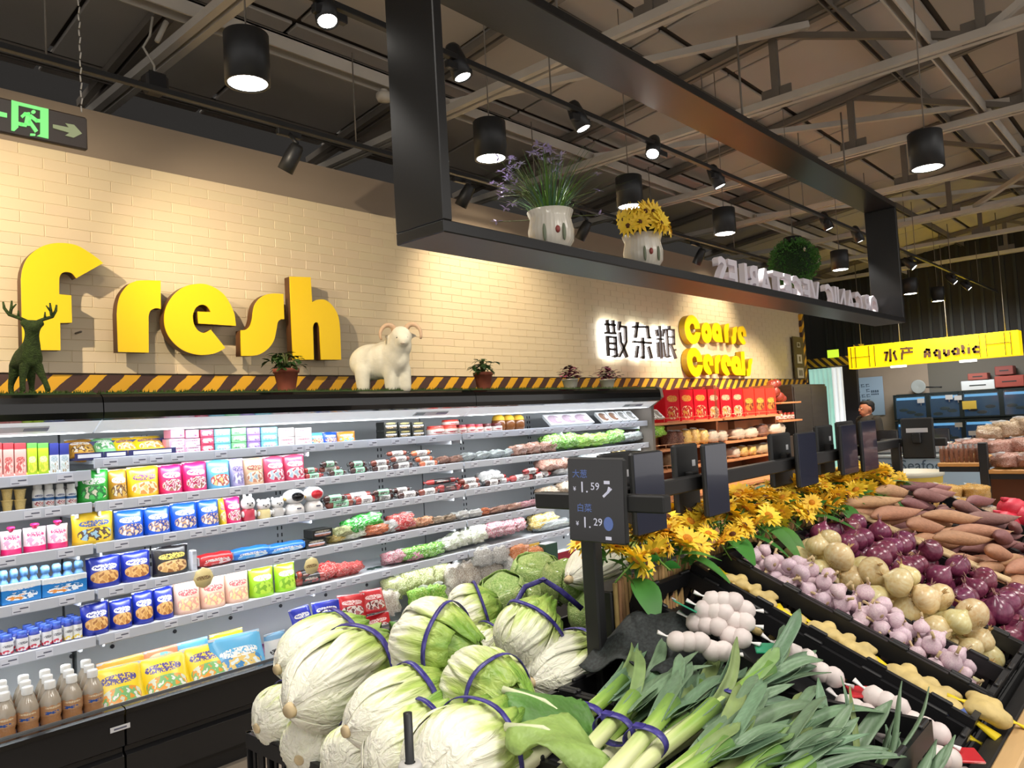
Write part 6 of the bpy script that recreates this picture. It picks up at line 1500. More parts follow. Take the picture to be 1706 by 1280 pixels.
def onion(name, mt, tip, seed):
    q = random.Random(seed); t = thing(name, None, 'onion')
    b = MB(); b.lathe(OP, 22, fn=lambda a, z: 1 + .02 * math.sin(3 * a + seed), caps=False); b.build('bulb', mt, t)
    b = MB()
    for k in range(4):
        a = q.uniform(0, 6); b.tube([(0, 0, .95), (.04 * math.cos(a), .04 * math.sin(a), 1.06), (.10 * math.cos(a), .10 * math.sin(a), 1.0 + q.uniform(.12, .25))], [.045, .03, .012], 5)
    b.build('papery_tip', tip, t)
    b = MB()
    for k in range(8):
        a = 2 * PI * k / 8; b.tube([(.02 * math.cos(a), .02 * math.sin(a), .02), (.12 * math.cos(a), .12 * math.sin(a), -.05)], .008, 4)
    b.build('roots', tip, t)
    return t
m_sp = M('sweet_potato_tan', (194, 146, 112), .65, noise=(14, .12, 4), rand=(.015, .1), bump=(30, .2, .01)); m_spp = M('sweet_potato_purple', (146, 100, 98), .65, noise=(14, .14, 4), rand=(.015, .1), bump=(30, .2, .01))
def spud(name, mt, seed):
    q = random.Random(seed); t = thing(name, None, 'sweet potato'); bx, by = q.uniform(-.08, .08), q.uniform(-.08, .08); b = MB()
    pts = []; rr = []
    for i in range(12):
        u = i / 11; pts.append((bx * math.sin(PI * u), by * math.sin(2 * PI * u) * .6, u - .5)); rr.append(max(.012, .16 * math.sin(PI * min(.985, max(.02, u * .94 + .03))) ** .8 * (1 + .05 * math.sin(9 * u + seed)) * (1.1 - .25 * u)))
    b.tube(pts, rr, 12); b.build('root', mt, t)
    b = MB(); b.tube([pts[-1], (pts[-1][0], pts[-1][1] + .01, .56)], [.014, .004], 5); b.build('tip', m_gst, t)
    return t
GA = [garlic('pink_garlic_bulb', m_garp, i) for i in range(3)]; ON = [onion('yellow_onion', m_on, m_onp, i) for i in range(3)]; OR_ = [onion('red_onion', m_onr, m_onrp, i + 5) for i in range(2)]; ST = [spud('sweet_potato', m_sp, i) for i in range(3)]; SPp = [spud('purple_sweet_potato', m_spp, i + 4) for i in range(3)]
def pile(protos, x0, x1, y0, y1, dia, layers, h0, desc, group, tilt=1.2, jit=.25, squash=1.0, szv=.12, seed=0, hump=0.0):
    q = random.Random(seed); n = 0
    for l in range(layers):
        d = dia * (.98 if l == 0 else 1.02); ins = dia * .5 * l
        ny = max(1, int(((y1 - y0) / math.cos(TH) - 2 * ins) / d)); nx = max(1, int((x1 - x0 - ins * 1.2) / d))
        for j in range(ny):
            for i in range(nx):
                if l == layers - 1 and q.random() < .22: continue
                x = x0 + ins * .6 + (i + .5 + .5 * ((j + l) % 2) * (.6)) * (x1 - x0 - ins * 1.2) / nx + q.uniform(-jit, jit) * d * .5
                x = min(max(x, x0 + d * .45), x1 - d * .45)
                y = y0 + ins + (j + .5) * ((y1 - y0) - 2 * ins) / ny + q.uniform(-jit, jit) * d * .4
                hh = h0 + l * d * .66 + q.uniform(-.1, .15) * d + hump * math.sin(PI * (y - y0) / (y1 - y0))
                s = dia * q.uniform(1 - szv, 1 + szv)
                P = S(x, y, hh)
                R_ = Euler((q.uniform(-tilt, tilt), q.uniform(-tilt, tilt), q.uniform(0, 6.28))).to_matrix().to_4x4()
                c = R_ @ Vector((0, 0, .45 * s))
                place(protos[n % len(protos)], P - c, R_.to_euler(), '%s, row %s from the wooden edge, place %s, %s layer' % (desc, ORD[j], ORD[i], ('bottom', 'middle', 'top')[min(2, l + 3 - layers)]), (s, s, s * squash), group); n += 1
    return n
pile(GA, 2.225, 2.43, .53, 1.22, .051, 3, .045, 'pink garlic bulb in its crate', 'loose pink garlic bulbs', seed=1, hump=.05)
pile(ON, 2.45, 2.76, .52, 1.20, .088, 3, .02, 'yellow onion in its crate', 'yellow onions in the crate', seed=2, hump=.03, squash=.92, szv=.16)
pile(OR_, 2.78, 3.29, .52, 1.22, .086, 2, .05, 'red onion in its crate', 'red onions in the crate', seed=3, hump=.02)
q = random.Random(5); n = 0
for l in range(3):
    for j in range(8 - l):
        for i in range(3 if l < 3 else 2):
            pp = ST if (i == 0 or (i == 1 and (j + l) % 3)) else SPp
            x = 3.38 + .30 * i + .05 * l + q.uniform(-.05, .05); y = .56 + (.66 / (8 - l)) * (j + .5) + q.uniform(-.02, .02)
            L_s = q.uniform(.30, .42); w = q.uniform(.85, 1.15) * .185
            z = Vector((math.cos(q.uniform(-.4, .4)) , q.uniform(-.55, .15), q.uniform(-.12, .12) - .1)).normalized()
            Mx = frame_to(z)
            place(pp[n % 3], S(min(x, 4.1), y, .06 + .052 * l), Mx.to_euler(), '%s sweet potato, row %s from the wooden edge, place %s, layer %s' % ('tan' if pp is ST else 'purple', ORD[j], ORD[i], ORD[l]), (w, w, L_s), 'sweet potatoes heaped in the crate'); n += 1
for j in range(9):
    x = 4.2 + .25 * (j % 3) + q.uniform(-.05, .05); y = .62 + .07 * j
    place(SPp[j % 3], S(x, y, .08 + .03 * (j % 2)), frame_to((1, q.uniform(-.5, .2), -.05)).to_euler(), 'purple sweet potato in the far crate, %s from the wooden edge' % ORD[j], (.2, .2, .3), 'purple sweet potatoes in the far crate')
# netted garlic and ginger
m_netw = M('white_net', (232, 228, 226), .5, noise=(120, .06)); m_gin = M('ginger_skin', (206, 182, 118), .6, noise=(16, .18, 4), bump=(50, .3, .01)); m_nety = M('yellow_net', (232, 206, 30), .5); m_redtag = print_mat('print_redtag', (196, 30, 44), (240, 220, 210), [(230, 190, 180), (190, 30, 40)], lz=.5, pz=.3); m_grtag = print_mat('print_greentag', (40, 150, 110), (230, 240, 235), [(200, 225, 215), (40, 140, 100)], lz=.5, pz=.3); m_bltag = print_mat('print_bluetag', (70, 100, 176), (240, 200, 120), [(226, 160, 80), (230, 225, 215)], lz=.5, pz=.5)
def knob(r, seed):
    return lambda a, z: 1 - .08 * (1 - abs(math.sin(4 * a)))
def garlic_net(P0, P1, n, r, label, tag_=None, z=1.0):
    P0, P1 = Vector(P0), Vector(P1); d = (P1 - P0); L_ = d.length; d.normalize(); t = thing('garlic_net', label, 'garlic net', P0, group='nets of white garlic')
    for i in range(n):
        c = d * (L_ * (i + .5) / n) + Vector((0, 0, .006 * ((i * 7) % 3 - 1))); R_ = Euler((rnd.uniform(-1, 1), rnd.uniform(-1, 1), rnd.uniform(0, 6))).to_matrix().to_4x4()
        b = MB(); b.ell((0, 0, 0), (r, r, r * .92), nu=16, nv=10, fn=lambda v: 1 - .07 * (1 - abs(math.sin(4 * math.atan2(v.y, v.x)))) * (1 - v.z * v.z), M=Matrix.Translation(c) @ R_); b.build('garlic_bulb', m_gar, t)
    b = MB()
    for s, e in ((-1, Vector((0, 0, 0))), (1, d * L_)):
        b.tube([e - d * s * .012, e + d * s * .012, e + d * s * .032 + Vector((0, 0, .004))], [.016, .004, .010], 7, flat=.5)
    pts = [d * (L_ * i / (3 * n)) for i in range(3 * n + 1)]
    b.build('net_end', m_netw, t)
    if tag_:
        b = MB(); b.box(d * (L_ + .045) + Vector((0, 0, .0)), (.07, .05, .006), b=.002, rz=.5); b.build('paper_tag', tag_, t)
def ginger_net(P0, P1, label, tag_=True, sc=1.0):
    P0, P1 = Vector(P0), Vector(P1); d = (P1 - P0); L_ = d.length; d.normalize(); sd = d.cross(Vector(nn_)).normalized(); t = thing('ginger_net', label, 'ginger net', P0, group='yellow nets of ginger')
    el = []
    k = 0
    while k < 7:
        u = k / 6; el.append((tuple(d * (L_ * u) + sd * (.016 * (-1) ** k) + Vector((0, 0, .004 * (k % 3)))), ((.025 + .006 * (k % 2)) * sc, (.017 + .006 * ((k + 1) % 2)) * sc, .019 * sc))); k += 1
    for kk in range(5): el.append((tuple(d * (L_ * (.1 + .2 * kk)) + sd * (.030 * (-1) ** (kk + 1)) * sc + Vector((0, 0, .008))), (.014 * sc, .018 * sc, .013 * sc)))
    blob('ginger', el, [(tuple(d * L_ * .0), tuple(d * L_),   .014 * sc, .013 * sc)], m_gin, t, .007, 4)
    b = MB(); e = d * L_
    b.tube([e + d * .012, e + d * .035, e + d * .10 - Vector((0, 0, .01))], [.020, .006, .020], 8, flat=.4); b.tube([-d * .012, -d * .03, -d * .06], [.016, .006, .014], 8, flat=.4); b.build('net_end', m_nety, t)
    if tag_:
        b = MB(); b.box(e + d * .02 + sd * .04 + Vector((0, 0, .012)), (.06, .045, .002), rz=.4, b=.0005); b.build('paper_tag', m_bltag, t)
for i, (p0, p1, z0, z1, n, lb, tg) in enumerate((((1118, 1062), (1215, 1088), 1.12, 1.08, 5, 'net of white garlic lying lowest of the pale pile', None), ((1150, 1030), (1245, 1068), 1.14, 1.10, 5, 'net of white garlic with a green tag, second in the pile', m_grtag), ((1165, 1010), (1250, 1040), 1.17, 1.13, 5, 'net of white garlic, third in the pile', None), ((1178, 995), (1250, 1015), 1.19, 1.16, 4, 'net of white garlic on top of the pile', None), ((1290, 1072), (1400, 1135), 1.08, 1.00, 5, 'net of white garlic in the middle with a red tag', m_redtag), ((1285, 1090), (1320, 1100), 1.06, 1.04, 2, 'short net of white garlic below the middle one', None), ((1445, 1150), (1575, 1235), .99, .91, 6, 'long net of white garlic near the wooden edge', m_redtag), ((1540, 1250), (1590, 1275), .92, .88, 3, 'last net of white garlic by the wooden edge', None), ((1400, 1165), (1470, 1215), .97, .93, 4, 'net of white garlic under the long one', None))):
    garlic_net(atZ(*p0, z0), atZ(*p1, z1), n, .026, lb, tg)
t = thing('green_tag', 'green paper tag on the pale garlic nets', 'tag', atZ(1140, 1010, 1.17), (.5, .2, .6)); MB().box((0, 0, 0), (.075, .06, .004), b=.001).build('card', m_grtag, t); MB().box((0, .03, .004), (.02, .012, .003)).build('staple', m_alu, t)
for i, (x, y0, y1, h, lb, sc_) in enumerate(((2.09, 1.20, 1.08, .06, 'ginger net at the top of its crate', .9), (2.15, 1.13, 1.00, .075, 'ginger net beside the topmost one', .9), (2.10, 1.02, .90, .06, 'ginger net with a yellow knot, second down', .95), (2.14, .88, .74, .075, 'ginger net in the middle of its crate', 1.1), (2.08, .80, .68, .05, 'ginger net tucked under the middle one', 1.0), (2.12, .68, .55, .08, 'bulging ginger net with a blue tag', 1.25), (2.12, .52, .47, .10, 'lowest ginger net hanging over the crate edge', 1.15), (2.055, 1.17, .98, .035, 'ginger net against the slotted wall, uppermost', 1.0), (2.055, .95, .80, .035, 'ginger net against the slotted wall, second', 1.0), (2.055, .76, .62, .035, 'ginger net against the slotted wall, third', 1.0), (2.055, .60, .52, .04, 'ginger net against the slotted wall, lowest', 1.0))):
    ginger_net(S(x, y0, h + .018), S(x + .02 * (-1) ** i, y1, h + .018), lb, i in (2, 5), sc_)
for k in range(4):
    t = thing('cane_stick', 'pale cane stick on the rim between red onions and sweet potatoes, %s of four' % ORD[k], 'stick', S(3.30 + .016 * k, .60, .125), group='pale cane sticks')
    d = S(3.30 + .016 * k, 1.16, .125) - S(3.30 + .016 * k, .60, .125); b = MB(); b.tube([d * u + Vector((0, 0, .004 * math.sin(9 * u + k))) for u in np.linspace(0, 1, 7)], .009, 7); b.build('cane', M('cane_straw', (206, 180, 136), .6, noise=(20, .15)), t)
    b = MB()
    for u in (.25, .55, .8): b.cyl(d * u - d * .004, d * u + d * .004, .0105, n=7)
    b.build('cane_node', M('cane_node', (150, 120, 80), .7), t)
# black shade net on the ridge
t = thing('shade_net', 'black mesh cloth crumpled on the ridge beside the garlic nets', 'cloth', (1.62, 1.02, .98))
b = MB(); vs = []; NN = 16
for j in range(NN + 1):
    for i in range(NN + 1):
        u, v = i / NN, j / NN; vs.append((.36 * u - .10, .30 * v - .12, .06 + .10 * math.exp(-((u - .5) ** 2 + (v - .6) ** 2) * 6) + .016 * math.sin(11 * u + 5 * v) + .012 * math.sin(13 * v - 6 * u) - .20 * max(0, .25 - v) ))
b.add(vs, [(j * (NN + 1) + i, j * (NN + 1) + i + 1, (j + 1) * (NN + 1) + i + 1, (j + 1) * (NN + 1) + i) for j in range(NN) for i in range(NN)], 0, True)
o = b.build('cloth', M('shade_mesh', (30, 36, 36), .7, noise=(140, .8)), t); sd = o.modifiers.new('thickness', 'SOLIDIFY'); sd.thickness = .003
b = MB(); b.tube([vs[k] for k in range(0, NN + 1)], .006, 6); b.build('hem', m_stand, t)

# ---- price rail with screens
YR = 1.2
m_scr = M('screen_black', (26, 25, 28), .18, coat=.3); m_shell = M('screen_shell', (30, 31, 32), .5); m_blue = M('screen_blue', (70, 90, 130), .4, emit=((88, 104, 168), .3)); m_wht = M('screen_white', (190, 190, 205), .4, emit=((168, 168, 190), .30)); m_face = M('screen_glow', (34, 36, 48), .15, emit=((60, 72, 110), .05), coat=.4)
rail = thing('price_rail', 'black rail on posts carrying the price screens over the sunflowers', 'rail', (1.5, YR, 0))
X0r = 1.58; X1r = atY(1492, 740, YR).x; ZR = atY(1300, 776, YR).z
def rl(x, y, z): return (x - 1.5, y - YR, z)
ZR2 = atY(1480, 733, YR).z
b = MB(); b.box(rl((X0r + X1r) / 2, YR, ZR), (X1r - X0r + .06, .04, .045), b=.004); b.build('long_bar', m_stand, rail)
for x in (1.60, X1r): zp = .86 if x < 1.7 else 1.07; MB().box(rl(x, YR, (ZR + zp) / 2), (.035, .045, ZR - zp), b=.004).build('post', m_stand, rail)
A_ = atX(897, 828, 1.57); B_ = atX(1113, 846, 1.57)
MB().box(rl(1.57, (A_.y + B_.y) / 2, (A_.z + B_.z) / 2), (.035, A_.y - B_.y, .042), b=.004).build('cross_bar', m_stand, rail)
def screen(label, P, nrm, w, h, tilt=0.0, texts=None, sticker=False, glow=False):
    """flat price screen; P centre, nrm = direction its display faces"""
    n = Vector(nrm).normalized(); x = Vector((0, 0, 1)).cross(n).normalized(); Mx = basis(x, -n, (0, 0, 1), P) @ Matrix.Rotation(tilt, 4, 'Y')
    t = thing('price_screen', label, 'screen', Mx.to_translation(), Mx.to_euler(), group='black price screens on the rail')
    MB().box((0, .008, 0), (w, .018, h), b=.006).build('shell', m_shell, t)
    MB().box((0, -.0015, 0), (w - .008, .002, h - .008), b=.0005).build('display', m_face if glow else m_scr, t)
    MB().box((0, .028, -.0), (.04, .03, .05), b=.004).build('bracket', m_stand, t)
    if sticker: MB().box((-.25 * w, .0180, .22 * h), (.02, .0012, .02)).build('sticker', m_plate_, t)
    for body, sz, u, v, mt in (texts or []):
        text_part('lettering', body, sz, mt, basis((1, 0, 0), (0, 0, 1), (0, -1, 0), (u * w, -.003, v * h)), t, .0003, .0)
    return t
m_plate_ = M('plate_white', (205, 206, 210), .5)
P = atX(993, 834, 1.535)
w1 = (atX(948, 834, 1.535) - atX(1038, 834, 1.535)).length; h1 = atX(985, 763, 1.535).z - atX(1000, 906, 1.535).z
t = screen('front price screen facing the viewer, showing 1.59 and 1.29', P, (-1, -.10, .0), w1, h1, .03, [('大葱', .022, -.26, .30, m_blue), ('1.', .038, -.20, .145, m_wht), ('59', .026, .0, .160, m_wht), ('¥', .015, -.36, .125, m_wht), ('白菜', .022, -.20, -.10, m_blue), ('1.', .038, -.17, -.27, m_wht), ('29', .026, .03, -.255, m_wht), ('¥', .015, -.33, -.285, m_wht)])
b = MB(); stroke(b, lambda u, v, d: (u, d, v), [(.022, .010), (.036, .022), (.040, .034)], .006, -.0035, -.002); stroke(b, lambda u, v, d: (u, d, v), [(.030, .016), (.046, .030)], .004, -.0035, -.002); b.build('leek_picture', m_wht, t)
b = MB(); b.prism([(.034 + .013 * math.cos(a), -.055 + .017 * math.sin(a)) for a in np.linspace(0, 2 * PI, 16, endpoint=False)], lambda u, v, d: (u, d, v), -.0035, -.002); b.build('cabbage_picture', m_blue, t)
for v in (.045, -.09):
    MB().box((.033, -.0025, v), (.016, .001, .008)).build('unit_chip', m_wht, t)
def rail_pair(xl, xr, yt, yb, lb, back=None):
    a = atY(xl, (yt + yb) / 2, YR - .055); b_ = atY(xr, (yt + yb) / 2, YR - .055); m = (xl + xr) / 2
    zt = atY(m, yt, YR - .055).z; zb = atY(m, yb, YR - .055).z
    screen(lb, ((a.x + b_.x) / 2, YR - .055, (zt + zb) / 2), (0, -1, 0), b_.x - a.x, zt - zb, 0, None, False, True)
    if back:
        screen('back of the screen paired with the ' + back, ((a.x + b_.x) / 2 - .01, YR + .055, (zt + zb) / 2), (0, 1, 0), b_.x - a.x, zt - zb, 0, None, True)
rail_pair(1057, 1108, 752, 890, 'price screen right behind the front one, dimly lit', 'screen behind the front one')
rail_pair(1176, 1213, 738, 860, 'bluish price screen standing alone over the start of the sunflowers', 'bluish screen over the first sunflowers')
rail_pair(1330, 1361, 720, 811, 'price screen over the middle of the sunflower row', 'middle screen over the sunflowers')
rail_pair(1403, 1428, 707, 791, 'violet grey price screen third along the sunflowers', 'violet grey screen')
rail_pair(1437, 1461, 700, 785, 'violet grey price screen last along the sunflowers', 'last screen along the row')
# end cross arm with its screen seen from behind
P = atX(1530, 730, X1r + .02); w2 = (atX(1503, 730, X1r) - atX(1558, 730, X1r)).length; h2 = atX(1530, 697, X1r).z - atX(1530, 765, X1r).z
t = screen('back of the large price screen on the far rail end, white sticker', P, (1, 0, 0), w2, h2); MB().box((-.0, .0175, .12 * h2 + .015), (.10 * 1, .0015, .022)).build('sticker', m_plate_, t)
A_ = atX(1470, 742, X1r + .05); B_ = atX(1580, 742, X1r + .05)
MB().box(rl(X1r + .03, (A_.y + B_.y) / 2, ZR), (.03, A_.y - B_.y, .04), b=.004).build('cross_bar', m_stand, rail)

# ---- flower box
YB = 1.235
X0f, X1f = 1.66, 4.10
fb = thing('flower_box', 'picket sided box of artificial sunflowers along the ridge', 'flower box', (X0f, YB, 1.02))
MB().box(((X1f - X0f) / 2, 0, .09), (X1f - X0f, .09, .16), b=.004).build('trough', m_stand, fb)
pk = MB().box((0, 0, 0), (.011, .012, .19), b=.003).mesh('picket', [M('picket_straw', (176, 140, 92), .8, noise=(12, .3), rand=(.02, .25))])
for k in range(int((X1f - X0f) / .0165)):
    o = put('picket', pk, fb, (.01 + .0165 * k, -.052, .105 + rnd.uniform(-.01, .012)), (0, rnd.uniform(-.04, .04), rnd.uniform(0, 3)))
m_pet = M('petal_yellow', (255, 212, 58), .55, rand=(.010, .06)); m_disc = M('sunflower_disc', (92, 52, 24), .9, noise=(200, .5)); m_disc2 = M('sunflower_disc_gold', (206, 130, 24), .9, noise=(200, .3)); m_fst = M('flower_stem', (92, 128, 48), .7); m_fleaf = M('flower_leaf', (64, 122, 46), .5, noise=(10, .2), rand=(.02, .12))
def sunflower(name, label, seed, disc, big=1.0):
    q = random.Random(seed); t = thing(name, label, 'flower', group='artificial sunflowers in the box')
    b = MB()
    for ring, (n, L_, up) in enumerate(((13, .040, .18), (12, .034, .55))):
        for k in range(n):
            a = 2 * PI * (k + .5 * ring) / n + q.uniform(-.1, .1); leaf(b, (.010 * math.cos(a), .010 * math.sin(a), .001 * ring), (math.cos(a), math.sin(a), up + q.uniform(-.15, .15)), (0, 0, 1), L_ * q.uniform(.85, 1.1), .016, q.uniform(.1, .5), 0, 3)
    b.build('petals', m_pet, t, fix=False)
    b = MB(); b.lathe([(0, .012), (.008, .011), (.014, .006), (.015, 0), (0, -.004)], 12, caps=False); b.build('disc', disc, t)
    b = MB(); b.tube([(0, 0, -.002), (.003, 0, -.04), (0, .004, -.08)], [.0035, .0025, .0025], 6); b.build('stem', m_fst, t)
    b = MB()
    for k in range(2):
        a = q.uniform(0, 6.28); leaf(b, (0, 0, -.03 - .02 * k), (math.cos(a), math.sin(a), .3), (0, 0, 1), q.uniform(.04, .055), .024, .5)
    b.build('leaves', m_fleaf, t, fix=False)
    return t
SF = [sunflower('sunflower', None, 1, m_disc2), sunflower('sunflower', None, 2, m_disc2), sunflower('sunflower', None, 3, m_disc)]
q = random.Random(21); n = 0; NX = 60
for i in range(NX):
    x = X0f + .03 + (X1f - X0f - .06) * i / (NX - 1)
    for j in range(4):
        y = YB - .085 + .055 * j + q.uniform(-.02, .02); z = 1.262 + .026 * min(j, 2) - .010 * (j == 0) + q.uniform(-.014, .03)
        ty = -.9 + .35 * j
        R_ = Euler((-ty * .0 + (.75 - .35 * j) + q.uniform(-.4, .4), q.uniform(-.45, .45) - .25, q.uniform(0, 6.28)))
        place(SF[n % 3], (x + q.uniform(-.02, .02), y, z), R_, 'yellow artificial sunflower, %s row, %s from the near end' % (('front', 'second', 'third', 'back')[j], ORD[min(i, len(ORD) - 1)]) if i < len(ORD) else 'yellow artificial sunflower, %s row, at the far end' % ('front', 'second', 'third', 'back')[j], q.uniform(.72, 1.08)); n += 1
for i in range(16):
    x = X0f + (X1f - X0f) * (i + q.random()) / 16; t = thing('sunflower_leaf', 'large green sunflower leaf drooping over the pickets, %s from the near end' % ORD[i], 'leaf', (x, YB - .075, 1.225 + q.uniform(-.02, .03)), group='large sunflower leaves')
    b = MB(); a = -PI / 2 + q.uniform(-.9, .9); leaf(b, (0, 0, 0), (math.cos(a), math.sin(a), q.uniform(-.2, .5)), (0, 0, 1), q.uniform(.10, .15), q.uniform(.055, .08), q.uniform(.4, .9), 0, 7); o = b.build('blade', m_fleaf, t, fix=False)
    b = MB(); b.tube([(0, .02, -.05), (0, 0, 0)], .002, 5); b.build('stalk', m_fst, t)
# label pole in a grey sleeve in front of the cabbages
P = atZ(679, 1188, 1.18)
t = thing('label_pole', 'short black rod in a grey sleeve in front of the cabbages', 'pole', (P.x, P.y, .62))
b = MB(); b.cyl((0, 0, .3), (0, 0, P.z - .62), .0075, n=12); b.build('rod', m_black, t)
b = MB(); b.lathe([(.012, .0), (.020, .0), (.020, P.z - .62 - .085), (.017, P.z - .62 - .080), (.009, P.z - .62 - .080)], 18, caps=False); b.build('sleeve', M('sleeve_grey', (196, 194, 190), .45), t)

# ================================================================== CEREAL RACKS BEYOND THE CHILLERS
m_rack = M('rack_wood', (206, 140, 96), .5, noise=(3, .12, 5), stretch=(1, 6, 6)); m_rackd = M('rack_back', (150, 92, 60), .6, noise=(3, .15, 5)); m_bin = M('bin_block', (178, 138, 98), .6, noise=(5, .12), rand=(.01, .10)); m_wire = M('gold_wire', (226, 170, 130), .3, metal=.6)
RZ = [1.545, 1.275, 1.065]
def rack(x0, x1, label):
    w = x1 - x0; t = thing('cereal_rack', label, 'rack', (x0, 4.1, 0), group='wooden cereal racks')
    MB().box((w / 2, .60, .94), (w, .03, 1.84)).build('back_board', m_rackd, t)
    for x in (.012, w - .012): MB().box((x, .34, 1.0), (.022, .52, 1.86)).build('side_panel', m_rackd, t)
    for z in RZ:
        s = MB().box((w / 2, .29, z - .012), (w - .03, .58, .024), b=.003).build('shelf', m_rack, t)
        b = MB(); b.tube([(.03, .01, z + .045), (w - .03, .01, z + .045)], .003, 5)
        for k in range(6): b.tube([(.03 + (w - .06) * k / 5, .01, z), (.03 + (w - .06) * k / 5, .01, z + .045)], .0025, 4)
        b.build('wire_rail', m_wire, s)
    b = MB(); xprism(b, [(-.02, .74), (-.02, .765), (.5, .90), (.5, .80)], .0, w); b.build('bin_lid', m_rack, t)
    MB().box((w / 2, .26, .37), (w, .50, .74)).build('bin_body', m_rackd, t)
    for j in range(4):
        for i in range(5):
            MB().box(((i + .5) * w / 5, -.0, .10 + .175 * j), (w / 5 - .006, .02, .168), b=.004).build('block', m_bin, t)
rack(6.50, 8.10, 'wooden rack right after the chillers with red gift boxes and bean bags')
rack(8.11, 9.72, 'second wooden rack with red gift boxes and golden bags')
m_rbox = print_mat('print_redgift', (214, 24, 44), (226, 170, 80), [(206, 140, 70), (190, 20, 40), (226, 190, 150)], lz=.72, pz=.28, rough=.3); m_rbox2 = print_mat('print_redgift2', (222, 34, 48), (240, 206, 170), [(226, 150, 80), (206, 200, 170), (170, 40, 40)], lz=.70, pz=.22, rough=.3); m_rbox3 = print_mat('print_redgift3', (226, 60, 50), (236, 180, 80), [(226, 130, 60), (120, 60, 40)], lz=.55, pz=.4, rough=.3)
def redbox(mt):
    def mk(t):
        pr = [(-.5, 0), (.5, 0), (.5, .8), (.42, .93), (.25, 1.0), (-.5, 1.0)]
        b = MB(); b.prism([(y, z) for y, z in pr], lambda u, v, d: (d, u, v), -.5, .5); b.build('box', mt, t)
        b = MB(); b.tube([(-.18, 0, .98), (-.16, 0, 1.06), (.16, 0, 1.06), (.18, 0, .98)], .015, 6); b.build('cord_handle', M('cord_red', (170, 30, 40), .6), t)
        b = MB(); b.box((0, -.503, .02), (.9, .004, .03)); b.build('gold_edge', m_wire, t)
    return mk
for i, (xl, xr) in enumerate(((1112, 1136), (1137, 1159), (1160, 1182), (1184, 1203), (1204, 1223), (1224, 1242), (1243, 1261), (1262, 1279), (1280, 1297))):
    a = atY(xl, 690, 4.16); b_ = atY(xr, 690, 4.16); mt = (m_rbox, m_rbox2, m_rbox3)[i // 3]
    prod('red_gift_box_%s' % ('plain', 'floral', 'gold')[i // 3], redbox(mt), 6, ((a.x + b_.x) / 2, 4.29, 1.546), '%s red cereal gift box' % ('plain', 'floral', 'gold printed')[i // 3], 'gift box', 'red cereal gift boxes', ((b_.x - a.x) * .97, .22, .34), where='top of the wooden racks')
def rbags(c, z, rects, desc, seed=2, dep=.2):
    for i, (x0, x1, yt) in enumerate(rects):
        a = atY(x0, yt + 15, 4.22); b_ = atY(x1, yt + 15, 4.22); h = atY((x0 + x1) / 2, yt, 4.22).z - z
        prod('%s_%d' % (CM[c].name, seed), bagproto(CM[c], seed, True, .07), 6, ((a.x + b_.x) / 2, 4.22, z), desc, 'bag', 'cereal bags on the wooden racks', ((b_.x - a.x), dep, h), rnd.uniform(-.1, .1), where='wooden rack shelf at %s' % ('eye level' if z > 1.2 else 'waist height'))
rbags('bean', 1.276, [(1109, 1120, 716), (1120, 1131, 716)], 'dark bean bag'); rbags('corn', 1.276, [(1131, 1144, 714), (1145, 1158, 712), (1159, 1173, 714)], 'golden corn bag'); rbags('rice', 1.276, [(1174, 1190, 716), (1190, 1206, 717), (1216, 1235, 713), (1236, 1256, 712)], 'pale rice bag'); rbags('bean', 1.276, [(1259, 1273, 706)], 'brown bean bag', 3); rbags('rice', 1.276, [(1277, 1303, 704)], 'wide pale rice bag', 4)
rbags('ban', 1.066, [(1111, 1126, 752), (1254, 1277, 738)], 'tan grain bag'); rbags('bean', 1.066, [(1126, 1137, 752)], 'black bean bag', 5); rbags('red', 1.066, [(1137, 1152, 751)], 'red bean bag', 5); rbags('rice', 1.066, [(1213, 1226, 745)], 'pale oat bag', 5); rbags('corn', 1.066, [(1226, 1239, 742), (1240, 1254, 742)], 'golden corn bag', 5); rbags('orange', 1.066, [(1278, 1299, 732)], 'orange dried fruit bag', 5)
for i, x in enumerate((6.9, 7.5, 8.5, 9.1, 9.5)):
    prod('carton_box', carton(M('brown_carton', (186, 124, 82), .7)), 6, (x, 4.45, RZ[1] + .001), 'plain brown carton behind the bags', 'carton', 'brown cartons behind the bags', (.42, .2, .22), where='wooden racks')
t = thing('corner_shelf', 'small corner shelves with hanging hams at the end of the wooden racks', 'shelf', (9.74, 4.1, 0))
for z in (1.70, 1.46): MB().box((.33, .25, z - .012), (.66, .5, .024), b=.003).build('shelf', m_rack, t)
MB().box((.33, .52, 1.1), (.66, .03, 1.5)).build('back_board', m_rackd, t); MB().box((.33, .25, .62), (.62, .46, 1.24)).build('base', M('rack_dark', (60, 50, 44), .6), t)
for i, (x, z, r) in enumerate(((9.84, 1.78, .09), (9.98, 1.84, .10), (10.12, 1.78, .09), (10.24, 1.75, .07), (9.95, 1.93, .09), (10.08, 1.95, .08))):
    prod('cured_ham', lambda t: [(lambda b: (b.ell((0, 0, 0), (1, .8, .75), nu=14, nv=10, fn=lambda d: 1 + .12 * math.sin(4 * d.x + 3 * d.z)), b.build('meat', M('ham_red', (156, 62, 48), .4, noise=(14, .3, 4), coat=.4), t)))(MB()), (lambda b: (b.tube([(0, 0, .6), (.05, 0, .9), (.0, 0, 1.05)], .06, 6), b.build('string', m_gst, t)))(MB())], 6, (x, 4.30, z), 'reddish cured ham', 'ham', 'cured hams heaped on the corner shelf', r, where='corner shelf')
for i in range(5):
    prod('small_jar_row', jar((190, 60, 50), (150, 90, 60)), 6, (9.80 + .13 * i, 4.22, 1.46), 'small brown sauce jar', 'jar', 'jars on the corner shelf', (.08, .08, .10 + .03 * (i == 1)), where='corner shelf')
